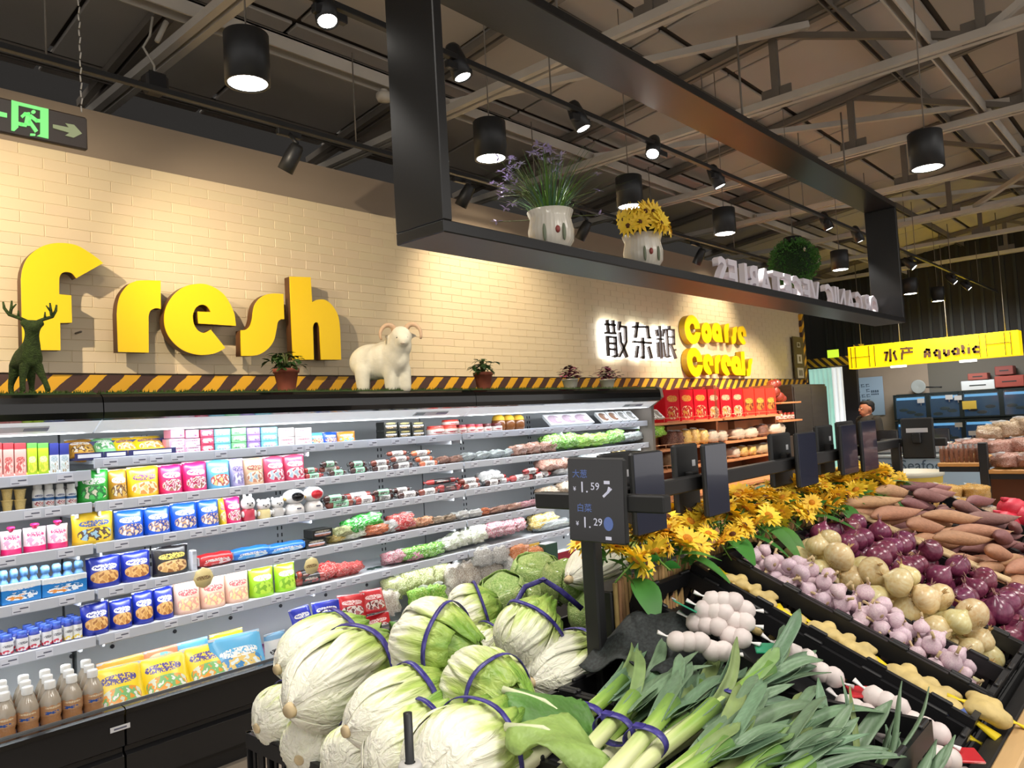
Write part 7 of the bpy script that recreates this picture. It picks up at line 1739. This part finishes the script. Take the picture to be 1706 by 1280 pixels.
t = thing('dark_cabinet', 'tall dark cabinet standing where the sign wall ends', 'cabinet', (10.45, 4.22, 0)); m_dcab = M('cabinet_dark', (66, 62, 60), .4, noise=(3, .15, 5), stretch=(1, 1, 6))
MB().box((.62, .26, .97), (1.24, .50, 1.94), b=.006).build('body', m_dcab, t)
for k in range(2):
    d = MB().box((.31 + .62 * k, .0, .98), (.60, .02, 1.86), b=.004).build('door', m_dcab, t); MB().box((.31 + .62 * k + (.24 if k == 0 else -.24), -.02, 1.2), (.015, .02, .16), b=.003).build('handle', m_alu, d)
t = thing('way_sign', 'olive wall sign with white pictograms at the end of the sign wall', 'sign', (11.98, 4.70, 2.39))
MB().box((0, .012, 0), (.40, .02, .66), b=.003).build('board', M('sign_olive', (92, 78, 40), .6), t)
b = MB()
for z, w in ((-.02, .18), (-.24, .24)): b.box((0, -.001, z), (w, .004, .14 if z > -.1 else .16))
b.build('white_panel', M('sign_white', (214, 208, 190), .5), t)
b = MB()
for x in (-.05, 0, .05): b.box((x, -.004, -.24), (.028, .003, .09))
b.box((0, -.004, -.02), (.05, .003, .08)); b.build('pictogram', M('sign_print', (84, 72, 44), .5), t)
b = MB(); b.box((0, -.001, .17), (.12, .003, .012)); b.box((-.055, -.001, .2), (.012, .003, .07)); b.box((.055, -.001, .2), (.012, .003, .07)); b.box((.0, -.001, .235), (.12, .003, .012)); b.build('arrow_line', M('sign_white', (214, 208, 190), .5), t)

# ================================================================== POTS, LETTERS AND BALL ON THE HANGING FRAME
m_cer = M('white_glaze', (214, 208, 194), .25, coat=.4)
ZL = FZ0 + .05
def frame_pot(px, dia, hh, label):
    P = atY(px, 400, 2.27); t = thing('ceramic_pot', label, 'potted plant', (P.x, 2.27, ZL)); r = dia / 2
    b = MB(); b.lathe([(r * .66, 0), (r * .70, hh * .03), (r * .93, hh * .22), (r * .97, hh * .5), (r * .86, hh * .8), (r * .98, hh), (r * .93, hh), (r * .8, hh * .82), (0, hh * .8)], 96, fn=lambda a, z: 1 + .022 * abs(math.sin(16 * a)), caps=False); b.build('pot', m_cer, t)
    b = MB()
    for a in ((-2.5, -1.75) if px > 1000 else (-1.9, -2.75)):
        c = Vector((math.cos(a), math.sin(a), 0)) * r * 1.0; b.ell((c.x, c.y, hh * .36), (.009, .009, hh * .22), nu=8, nv=8)
    b.build('painted_leaf', M('pot_green', (110, 120, 96), .4), t)
    b = MB(); c = Vector((math.cos(-2.18), math.sin(-2.18), 0)) * r * .99; b.ell((c.x, c.y, hh * .42), (.012, .012, .018), nu=8, nv=6); b.build('painted_bud', M('pot_red', (150, 70, 64), .4), t)
    b = MB(); b.lathe([(0, hh * .86), (r * .82, hh * .86), (0, hh * .9)], 14, caps=False); b.build('soil', m_soil, t)
    return t
t = frame_pot(919, .225, .19, 'fluted white pot of purple flowered grass on the frame ledge'); q = random.Random(3)
b = MB(); b2 = MB(); st = MB()
for k in range(150):
    a = q.uniform(0, 6.28); s = q.uniform(.05, 1); L_ = q.uniform(.18, .33); rr = .02 + .05 * q.random(); dx = math.cos(a) * s; dy = math.sin(a) * s
    pts = [Vector((rr * math.cos(a), rr * math.sin(a), .16)) + Vector((dx * .19 * u * (1 + u), dy * .19 * u * (1 + u), L_ * u * (1 - .30 * s * u))) for u in (0, .33, .66, 1)]
    mbx = b if q.random() < .6 else b2; w = .0045
    sd = Vector((-math.sin(a), math.cos(a), 0)) * w; vs = []
    for i_, p in enumerate(pts): vs += [p - sd * (1 - i_ / 3.2), p + sd * (1 - i_ / 3.2)]
    mbx.add(vs, [(2 * i_, 2 * i_ + 1, 2 * i_ + 3, 2 * i_ + 2) for i_ in range(3)], 0, True)
tag(b.build('grass', M('grass_green', (88, 128, 44), .5, noise=(9, .25)), t, fix=False), kind='stuff'); tag(b2.build('grass', M('grass_blue', (74, 110, 84), .5), t, fix=False), kind='stuff')
m_purp = M('lavender_petal', (190, 176, 218), .6, noise=(20, .2))
for (u, v, n_, sp_) in ((-.20, .33, 20, .05), (-.02, .47, 12, .045), (.05, .45, 8, .04), (.24, .37, 1, 0), (.24, .29, 1, 0), (.24, .17, 1, 0), (-.26, .15, 1, 0), (.0, .30, 1, 0)):
    for k in range(n_):
        ctr = Vector((u * .74 + q.gauss(0, sp_ * .6), -u * .67 + q.gauss(0, sp_ * .6), v + q.gauss(0, sp_)))
        st.tube([(0, 0, .16), (ctr.x * .5, ctr.y * .5, .16 + (v - .16) * .75), ctr], .0016, 4)
        b = MB()
        for m_i in range(6):
            a = m_i * PI / 3 + q.random(); leaf(b, (0, 0, 0), (math.cos(a), math.sin(a) * .7, q.uniform(-.2, .8)), (0, 0, 1), .032, .013, .2, 0, 2)
        b.build('lavender_flower', m_purp, t, ctr, fix=False)
st.build('stems', m_stem, t)
t = frame_pot(1070, .225, .19, 'fluted white pot of yellow daisies on the frame ledge')
b = MB(); b.ell((0, 0, .20), (.11, .11, .08), nu=14, nv=8); b.build('moss', M('dark_foliage', (40, 44, 26), .9, noise=(40, .4)), t)
SF2 = SF[2]
for k in range(19):
    a = q.uniform(0, 6.28) if k % 3 else -2.2 + q.uniform(-.9, .9); e = q.uniform(.3, 1.45) if k else 0; c = Vector((math.sin(e) * math.cos(a) * .15, math.sin(e) * math.sin(a) * .15, .20 + .13 * math.cos(e)))
    b = MB()
    for ring, (n_, L_) in enumerate(((12, .058), (10, .042))):
        for m_i in range(n_):
            aa = 2 * PI * (m_i + .5 * ring) / n_; leaf(b, (.009 * math.cos(aa), .009 * math.sin(aa), .002), (math.cos(aa), math.sin(aa), .2 + .3 * ring), (0, 0, 1), L_, .018, .25, 0, 3)
    o = b.build('daisy', m_pet, t, c, fix=False); o.rotation_euler = frame_to(Vector((c.x * 1.6 + q.gauss(0, .05), c.y * 1.6 + q.gauss(0, .05), .03 + q.gauss(0, .04)))).to_euler()
    b = MB(); b.lathe([(0, .014), (.013, .012), (.016, 0), (0, -.002)], 10, caps=False); d = b.build('daisy_disc', m_disc, o)
m_wlet = M('letter_white', (240, 233, 242), .5)
body = 'ORGANIC VEGETABLES'; xA = atY(1460, 522, 2.38).x; xB = atY(1190, 465, 2.38).x
me0 = [text_mesh(c, .262, .022, .006, 'LEFT') if c != ' ' else None for c in body]
wd = []
for me in me0:
    if me is None: wd.append(.09); continue
    xs = [v.co.x for v in me.vertices]; wd.append(max(xs) - min(xs) + .018)
sc = (xA - xB) / sum(wd); x = xA
for i, me in enumerate(me0):
    w = wd[i] * sc
    if me is not None:
        xs = [v.co.x for v in me.vertices]; ys = [v.co.y for v in me.vertices]
        t = thing('ledge_letter', 'white block letter %s seen from behind, %s of the word %s' % (body[i], ORD[i if i < 7 else i - 8], 'organic' if i < 7 else 'vegetables'), 'letter', (x, 2.38, ZL), group='white letters on the frame ledge')
        me.transform(Matrix.Translation((-min(xs), -min(ys), 0))); me.transform(basis((-sc, 0, 0), (0, 0, 1.18), (0, 1, 0)))
        me.materials.clear(); me.materials.append(m_wlet); put('block', me, t)
        b = MB(); b.box((-w * .45, 0, .004), (w * .7, .06, .006)); b.build('foot', m_wlet, t)
    x -= w
P = atY(1323, 437, 2.9); t = thing('moss_ball', 'hanging green moss ball behind the white letters', 'hanging plant', P)
b = MB(); b.ell((0, 0, 0), (.20, .20, .19), nu=16, nv=10); b.build('core', M('moss_dark', (28, 50, 22), .95), t)
b = MB()
for k in range(2600):
    z = q.uniform(-1, 1); a = q.uniform(0, 6.28); r = math.sqrt(1 - z * z); n_ = Vector((r * math.cos(a), r * math.sin(a), z)); p = n_ * q.uniform(.19, .235); s = q.uniform(.010, .018); u = Vector((q.gauss(0, 1), q.gauss(0, 1), q.gauss(0, 1))).normalized() * s; w = n_ * s * 1.4
    b.add([p - u, p + u, p + w + u * .3], [(0, 1, 2)])
tag(b.build('moss_leaves', M('moss_leaf', (74, 126, 52), .7, noise=(30, .5)), t, fix=False), kind='stuff')
b = MB(); b.lathe([(0, .19), (.085, .19), (.085, .245), (0, .245)], 16, caps=False); b.build('cap', m_black, t)
b = MB(); b.cyl((0, 0, .24), (0, 0, 1.68), .003, n=5); b.build('wire', m_steeld, t)
for (x, y, z) in ((-.13, -.16, .08), (.05, -.21, -.03)):
    b = MB(); b.ell((x, y, z), (.02, .012, .02), nu=8, nv=6); b.build('moss_flower', M('moss_flower', (206, 190, 170), .6), t)

# ================================================================== FISH CORNER AT THE BACK
XS = 15.5; YA, YB_ = 5.14, 2.30
t = thing('aquatic_sign', 'yellow lit box sign reading Aquatic hanging before the fish tanks', 'sign', (XS, (YA + YB_) / 2, 2.29))
m_lit = M('sign_lit_yellow', (250, 208, 10), .4, emit=((252, 206, 8), .75)); m_sbr = M('sign_brown', (74, 44, 16), .5)
MB().box((.16, 0, .215), (.30, YA - YB_ - .02, .43), b=.004).build('box', m_lit, t)
def sy(px, py):
    P = atX(px, py, XS); return (P.y - (YA + YB_) / 2, P.z - 2.29)
def sstroke(mb, pts, w, k=[0]):
    k[0] += 1; q_ = [sy(1460 + u / 8.979, 560 + v / 8.979) for u, v in pts]; stroke(mb, lambda u, v, d: (d - .0003 * (k[0] % 9), u, v), q_, w, -.012, -.004 + .02)
AQ = {'A': [[(730, 325), (728, 240), (755, 200), (790, 205), (795, 250), (795, 318)], [(730, 270), (795, 262)]], 'q': [[(945, 215), (900, 212), (868, 250), (890, 290), (935, 288)], [(945, 215), (950, 345)]], 'u': [[(1015, 195), (1018, 260), (1045, 290), (1075, 275), (1080, 200)], [(1080, 200), (1082, 285)]], 'a': [[(1225, 180), (1180, 190), (1140, 230), (1165, 270), (1215, 265)], [(1225, 180), (1230, 280)]], 't': [[(1285, 130), (1295, 230), (1320, 262)], [(1270, 175), (1325, 168)]], 'i': [[(1380, 165), (1385, 265)], [(1372, 127), (1382, 124)]], 'c': [[(1540, 165), (1490, 160), (1450, 195), (1470, 240), (1540, 235)]]}
for k, sts in AQ.items():
    b = MB()
    for s in sts: sstroke(b, s, .046)
    b.build('letter', m_sbr, t)
for sts, w in (([[(115, 250), (165, 245), (140, 375)], [(208, 190), (215, 370), (195, 372)], [(285, 215), (262, 255), (305, 360)]], .040), ([[(445, 172), (456, 170)], [(355, 190), (550, 178)], [(385, 215), (408, 235)], [(495, 200), (480, 225)], [(375, 255), (550, 235)], [(385, 250), (385, 355)]], .036)):
    b = MB()
    for s in sts: sstroke(b, s, w)
    b.build('character', m_sbr, t)
b = MB(); yc = (YA + YB_) / 2
for y in (5.07, 4.99, 4.74, 4.64, 2.90, 2.80, 2.52, 2.43): b.box((-.001, y - yc, .215), (.018, .008, .40))
b.box((-.001, 4.9 - yc, .215), (.018, .36, .008)); b.box((-.001, 2.62 - yc, .235), (.018, .36, .008)); b.build('line_pattern', m_sbr, t)
b = MB()
for y in (-1.2, -.3, .5, 1.2): b.cyl((.15, y, .43), (.15, y, 2.6), .008, n=5)
b.build('hanger', m_steeld, t)
for i, (px, py) in enumerate(((1497, 612), (1613, 603))):
    P = atX(px, py, 15.7); tt = thing('flat_ceiling_lamp', 'flat round lamp glowing under the yellow sign, %s one' % ('first', 'second')[i], 'lamp', P); b = MB(); b.lathe([(0, 0), (.14, 0), (.14, .03), (0, .03)], 16, caps=False); b.build('lens', M('flat_lens', (255, 255, 255), .5, emit=((250, 248, 240), 3)), tt); b = MB(); b.cyl((0, 0, .03), (0, 0, .12), .05, n=10); b.build('stem', m_black, tt)
area('fish_corner_lamp', (14.8, 3.4, 3.6), (.5, 0, -1), 1.2, .6, 60, COOL, 120)
# tanks
m_water = M('tank_water', (24, 66, 104), .15, noise=(3, .3), emit=((30, 84, 130), .22)); m_glass = M('tank_glass', (190, 220, 235), .05, trans=.9, spec=.6); m_tfr = M('tank_frame', (26, 40, 44), .5); m_led = M('tank_led', (150, 205, 240), .5, emit=((130, 195, 240), .55))  # aquarium lamp light put into the water as a weak glow
YT = [4.80, 4.16, 3.57, 2.90, 2.30]
for r, (z0, z1) in enumerate(((1.22, 1.74), (.68, 1.20))):
    for i in range(4):
        y1, y0 = YT[i], YT[i + 1]; w = y1 - y0
        t = thing('fish_tank', 'blue lit fish tank, %s of the %s row' % (ORD[i], ('upper', 'lower')[r]), 'fish tank', (17.0, (y0 + y1) / 2, z0), group='blue fish tanks')
        MB().box((.16, 0, (z1 - z0) / 2 - .03), (.26, w - .07, z1 - z0 - .10)).build('water', m_water, t)
        MB().box((.015, 0, (z1 - z0) / 2), (.012, w - .05, z1 - z0 - .05)).build('glass', m_glass, t)
        b = MB()
        for s in (-1, 1): b.box((.16, s * (w / 2 - .02), (z1 - z0) / 2), (.32, .04, z1 - z0))
        for z in (.015, z1 - z0 - .015): b.box((.16, 0, z), (.32, w - .06, .03))
        b.build('frame', m_tfr, t)
        MB().box((.03, 0, z1 - z0 - .09), (.02, w - .12, .05)).build('lamp_strip', m_led, t)
        b = MB()
        for k in range(3):
            b.ell((.022, (k - 1) * w * .22, .10 + .05 * ((i + k) % 3)), (.006, .09, .035), nu=12, nv=8)
        b.build('fish', M('fish_red', (120, 60, 50), .5) if i == 2 else M('fish_dark', (50, 60, 66), .5), t)
t = thing('tank_rack', 'dark stand under and behind the fish tanks', 'rack', (17.0, 3.55, 0)); MB().box((.17, 0, .33), (.34, 2.56, .66)).build('base', m_tfr, t); MB().box((.332, 0, 1.2), (.012, 2.56, 1.1)).build('back', m_tfr, t)
for i, (px, py, c) in enumerate(((1534, 668, 0), (1581, 662, 0), (1596, 663, 0), (1615, 675, 1), (1597, 708, 0), (1620, 722, 0))):
    P = atX(px, py, 16.96); t = thing('price_card', '%s price card on the tanks, %s from the door side' % (('small white', 'yellow')[c], ORD[i]), 'card', P); MB().box((0, 0, 0), (.008, .13 if not c else .24, .09 if not c else .16), b=.001).build('card', (m_plate_, M('card_yellow', (226, 196, 84), .5))[c], t); MB().box((.004, 0, -.07), (.004, .02, .05)).build('clip', m_alu, t)
for i, (px0, px1, py0, py1, rgb, nm, lb) in enumerate(((1601, 1657, 634, 650, (206, 212, 216), 'foam_box', 'white foam box lying on the tanks'), (1612, 1645, 622, 633, (140, 70, 60), 'red_carton', 'small red and white carton on the foam box'), (1657, 1706, 626, 645, (150, 66, 56), 'red_carton', 'large red carton on the tanks at the picture edge'), (1657, 1688, 610, 625, (120, 56, 50), 'red_carton', 'dark red carton stacked on another'))):
    A_ = atX(px0, (py0 + py1) / 2, 17.0); B_ = atX(px1, (py0 + py1) / 2, 17.0); z1 = atX((px0 + px1) / 2, py0, 17.0).z; z0 = max(1.742, atX((px0 + px1) / 2, py1, 17).z)
    t = thing(nm, lb, 'box', (17.15, (A_.y + B_.y) / 2, z0)); MB().box((0, 0, (z1 - z0) / 2), (.3, A_.y - B_.y, z1 - z0), b=.01).build('body', M('box_%d_%d' % rgb[:2], rgb, .6), t); MB().box((-.152, 0, (z1 - z0) / 2), (.004, (A_.y - B_.y) * .5, .02)).build('slot', m_tfr, t)
P = atX(1528, 648, 17.0); t = thing('frying_pan', 'round pale pan leaning on the tanks', 'pan', (17.12, P.y, 1.745)); b = MB(); b.lathe([(0, 0), (.13, 0), (.14, .03), (.128, .03), (0, .012)], 20, M=Matrix.Translation((0, 0, .14)) @ Matrix.Rotation(-PI / 2, 4, 'Y'), caps=False); b.build('pan', M('pan_grey', (150, 156, 156), .4), t); b = MB(); b.tube([(0, -.13, .12), (0, -.42, .10)], .014, 8); b.build('handle', m_black, t)
P = atX(1446, 660, 17.3); t = thing('wall_poster', 'pale blue poster with dark characters on the wall behind the man', 'poster', (17.33, P.y, 1.75)); MB().box((0, 0, 0), (.02, .62, .82), b=.002).build('board', M('poster_blue', (150, 170, 192), .5), t)
b = MB()
for r in range(4):
    for c in range(3):
        if (r * 3 + c) % 5 == 4: continue
        y = .2 - .10 * c; z = .26 - .11 * r; b.box((-.012, y, z), (.003, .07, .012)); b.box((-.012, y + .02, z - .03), (.003, .012, .06)); b.box((-.012, y - .02, z - .045), (.003, .05, .010))
for c in range(4): b.box((-.012, -.08 - .04 * c, .10), (.003, .026, .05)); b.box((-.012, -.08 - .04 * c, .04), (.003, .026, .03))
b.build('characters', M('poster_print', (54, 70, 90), .6), t)
# seafood counter
XC = 9.5
t = thing('seafood_counter', 'low pale blue counter lettered Seafood behind the end of the rail', 'counter', (XC, 2.0, 0))
MB().box((.4, 0, .49), (.8, 2.2, .98), b=.01).build('body', M('counter_blue', (160, 184, 204), .5), t); MB().box((.4, 0, .995), (.86, 2.26, .03), b=.005).build('top', M('counter_top', (150, 160, 164), .35, metal=.3), t)
for px in (1542, 1462):
    P = atX(px, 776, XC); text_part('lettering', 'Seafood', .165, M('letter_slate', (70, 92, 112), .5), basis((0, -1, 0), (0, 0, 1), (-1, 0, 0), (-.003, P.y - 2.0, P.z)), t, .002, 0)
A_ = atX(1510, 800, 8.6); t = thing('white_bucket', 'white and yellow printed tub standing before the seafood counter', 'tub', (8.7, A_.y, 0)); b = MB(); b.lathe([(.26, 0), (.31, .85), (.33, .86), (.33, .90), (.29, .90), (.25, .1), (0, .1)], 22, caps=False); b.build('tub', M('tub_white', (212, 208, 190), .5), t); b = MB(); b.lathe([(.30, .70), (.312, .86)], 22, caps=False, fn=lambda a, z: 1.004); b.build('yellow_band', M('tub_yellow', (206, 176, 70), .5), t)
for i in range(3): prod('counter_scale', lambda t: [MB().box((0, 0, .06), (.3, .3, .12), b=.02).build('base', m_alu, t), MB().box((0, 0, .2), (.05, .26, .16), b=.01).build('display', m_scr, t)], 6, (9.9, 2.9 - .55 * i, 1.01), 'grey scale on the counter', 'scale', 'scales on the counter', 1, where='seafood counter')

# ---- the man behind the screens
m_skinm = M('skin', (186, 124, 96), .5, sss=.1); m_hair = M('hair_black', (24, 22, 22), .6, noise=(60, .4)); m_jkt = M('jacket_dark', (52, 50, 46), .8, noise=(12, .1)); m_trs = M('trousers_dark', (34, 34, 38), .8); m_shoe = M('shoe_black', (22, 22, 24), .5)
P = atX(1445, 690, 11.0)
man = thing('person', 'man with short black hair in a dark jacket, looking to the left, before the poster', 'person', (11.0, P.y, 0), (0, 0, 4.0))
# local frame: faces -Y
bd = [((0, .01, 1.16), (.17, .11, .20)), ((0, .0, 1.34), (.19, .105, .13)), ((0, .01, .95), (.155, .11, .12)), ((0, -.015, 1.545), (.073, .088, .108)), ((0, -.05, 1.50), (.055, .055, .06)), ((0, -.108, 1.53), (.013, .018, .020)), ((-.076, .0, 1.54), (.014, .022, .032)), ((.076, .0, 1.54), (.014, .022, .032))]
lb_ = [((0, .01, 1.40), (0, 0, 1.49), .06, .052)]
for s in (-1, 1):
    lb_ += [((s * .19, .01, 1.39), (s * .235, .02, 1.12), .052, .042), ((s * .235, .02, 1.12), (s * .22, -.07, .88), .040, .030), ((s * .09, .01, .92), (s * .10, .0, .50), .082, .055), ((s * .10, .0, .50), (s * .10, .03, .09), .052, .036), ((s * .10, .03, .06), (s * .115, -.10, .04), .04, .032)]
    # hand: palm and fingers
    lb_ += [((s * .218, -.085, .85), (s * .214, -.11, .79), .026, .024)]
    for k in range(4): lb_ += [((s * (.205 + .010 * k), -.105 - .006 * k, .785), (s * (.203 + .011 * k), -.118 - .004 * k, .72 + .006 * abs(k - 1.5)), .0085, .007)]
    lb_ += [((s * .20, -.115, .82), (s * .185, -.145, .775), .010, .008)]
blob('body', bd, lb_, m_skinm, man, .0095, 3)
jk = [((0, .01, 1.16), (.185, .125, .22)), ((0, .0, 1.33), (.205, .122, .14)), ((0, .01, .97), (.172, .125, .13))]
jl = []
for s in (-1, 1): jl += [((s * .19, .01, 1.39), (s * .235, .02, 1.12), .066, .056), ((s * .235, .02, 1.12), (s * .222, -.06, .90), .054, .044)]
jl += [((0, .012, 1.40), (0, .008, 1.435), .085, .068)]
blob('jacket', jk, jl, m_jkt, man, .013, 4)
tl = []
for s in (-1, 1): tl += [((s * .088, .01, .90), (s * .10, .0, .50), .098, .070), ((s * .10, .0, .50), (s * .10, .03, .10), .068, .058)]
blob('trousers', [((0, .01, .93), (.165, .12, .11))], tl, m_trs, man, .013, 4)
blob('hair', [((0, .022, 1.598), (.077, .086, .066)), ((0, .055, 1.555), (.070, .046, .065)), ((0, -.035, 1.632), (.064, .058, .026))], [], m_hair, man, .010, 3)
for s in (-1, 1):
    b = MB(); b.ell((s * .028, -.098, 1.555), (.012, .008, .007), nu=10, nv=6); b.build('eye', M('eye_white', (230, 226, 220), .3), man)
    b = MB(); b.box((s * .028, -.104, 1.575), (.032, .006, .006), b=.002); b.build('eyebrow', m_hair, man)
    b = MB(); b.ell((s * .112, -.04, .035), (.05, .13, .04), nu=14, nv=8); b.build('shoe', m_shoe, man)
b = MB(); b.ell((0, -.103, 1.487), (.022, .008, .006), nu=10, nv=6); b.build('mouth', M('lip', (140, 76, 66), .5), man)

# ================================================================== NUT RACK AT THE RIGHT
XN = 5.0
t = thing('nut_rack', 'black and wood rack of nut bags past the sweet potatoes', 'rack', (XN, 1.0, 0))
m_nwood = M('nut_shelf_wood', (206, 150, 84), .5, noise=(4, .1))
for y0, y1, z in ((.985, 1.20, 1.255), (.55, .945, 1.215)):
    s = MB().box((.35, (y0 + y1) / 2 - 1.0, z), (.70, y1 - y0, .022), b=.003).build('board', m_nwood, t)
    MB().box((.35, (y0 + y1) / 2 - 1.0, z - .026), (.68, y1 - y0 - .01, .03)).build('bearer', m_black, s)
MB().box((.02, -.035, .69), (.04, .045, 1.38), b=.003).build('post', m_black, t); MB().box((.66, -.035, .69), (.04, .045, 1.38), b=.003).build('post', m_black, t)
b = MB(); b.box((0, 0, .31), (.03, .02, .62), M=frame_to((.0, -.8, .42), (.05, -.02, .92))); b.build('slanted_batten', m_nwood, t)
MB().box((.35, -.2, 1.02), (.02, .4, .30)).build('panel', M('rack_panel', (150, 92, 60), .6), t)
m_tube = contents_mat('nut_tube', [(120, 70, 48), (160, 100, 72), (206, 160, 130)], 30); m_pinkn = contents_mat('nut_pink', [(130, 70, 56), (190, 130, 110), (226, 190, 176), (160, 96, 78)], 26); m_gold = contents_mat('nut_gold', [(190, 130, 50), (226, 176, 90), (240, 214, 160)], 34); m_palen = contents_mat('nut_pale', [(166, 136, 104), (196, 172, 140), (214, 196, 172)], 20)
for i in range(8):
    y = 1.185 - .0255 * i
    prod('nut_stick_bag', lambda t: [(lambda b: (b.lathe([(.42, 0), (.5, .1), (.5, .8), (.35, 1.0), (0, 1.0)], 12, caps=False), b.build('bag', m_tube, t)))(MB()), (lambda b: (b.lathe([(.3, .98), (.2, 1.1), (.5, 1.3), (0, 1.2)], 10, caps=False), b.build('tied_top', m_crimp, t)))(MB())], 6, (XN + .05, y, 1.267), 'slim brown nut bag standing at the board edge', 'nut bag', 'slim nut bags in a row', (.024, .024, .08), where='upper nut board')
def nbag(mt, pts, desc, seed, sz):
    CM[mt.name] = mt
    for (x, y, z) in pts:
        prod('%s_bag_%d' % (mt.name, seed), bagproto(mt, seed, True, .08), 6, (x, y, z), desc, 'nut bag', 'nut bags heaped on the rack', (sz * 1.2, sz, sz * .62), rnd.uniform(0, 3), where='nut rack')
nbag(m_pinkn, [(5.15, 1.13, 1.29), (5.18, 1.04, 1.31), (5.32, 1.1, 1.30), (5.10, .86, 1.23), (5.10, .74, 1.23), (5.12, .64, 1.24), (5.20, .92, 1.30), (5.22, .80, 1.31), (5.24, .69, 1.32), (5.34, .74, 1.38), (5.36, .6, 1.36), (5.06, .68, 1.27)], 'pinkish brown peanut bag', 11, .15)
nbag(m_palen, [(5.34, .98, 1.37), (5.36, .88, 1.39), (5.40, .80, 1.41)], 'pale sheet like bag on top of the heap', 12, .17)
for i, (x, y, z, sx, sz_) in enumerate(((4.70, 1.02, 1.0, .17, .16), (4.72, 1.18, .99, .18, .13), (4.86, 1.14, 1.06, .17, .13), (4.9, 1.0, 1.07, .15, .10))):
    nbag(m_gold, [(x, y, z)], 'golden nut bag below the upper board', 13 + i % 2, sx)
nbag(m_palen, [(4.70, .86, .98), (4.72, .78, .97), (4.62, .92, .98)], 'pale dried bag beside the sweet potatoes', 15, .14)
m_rnet = M('red_net', (206, 28, 58), .5, noise=(60, .5), col2=(226, 70, 90))
for i, (x, y, z) in enumerate(((4.62, .78, 1.06), (4.60, .72, 1.02), (4.55, .80, 1.0), (4.62, .66, 1.05))):
    prod('red_net_bag', lambda t: [(lambda b: (b.ell((0, 0, .4), (.5, .5, .42), nu=16, nv=10, fn=lambda d: 1 + .08 * math.sin(8 * d.x + 6 * d.y)), b.build('net', m_rnet, t)))(MB()), (lambda b: (b.tube([(0, 0, .70), (.2, 0, .80), (.4, 0, .78)], [.10, .06, .10], 7), b.build('tied_end', m_rnet, t)))(MB())], 6, (x, y, z - .05), 'bright red net bag', 'net bag', 'red net bags beside the rack', .13, rnd.uniform(0, 3), where='nut rack end')

# prototypes that were never set out are removed
for o in [o for o in list(SC.objects) if o.type == 'EMPTY' and o.get('category') and not o.get('label')]:
    for c in list(o.children):
        for g in list(c.children): bpy.data.objects.remove(g)
        bpy.data.objects.remove(c)
    bpy.data.objects.remove(o)
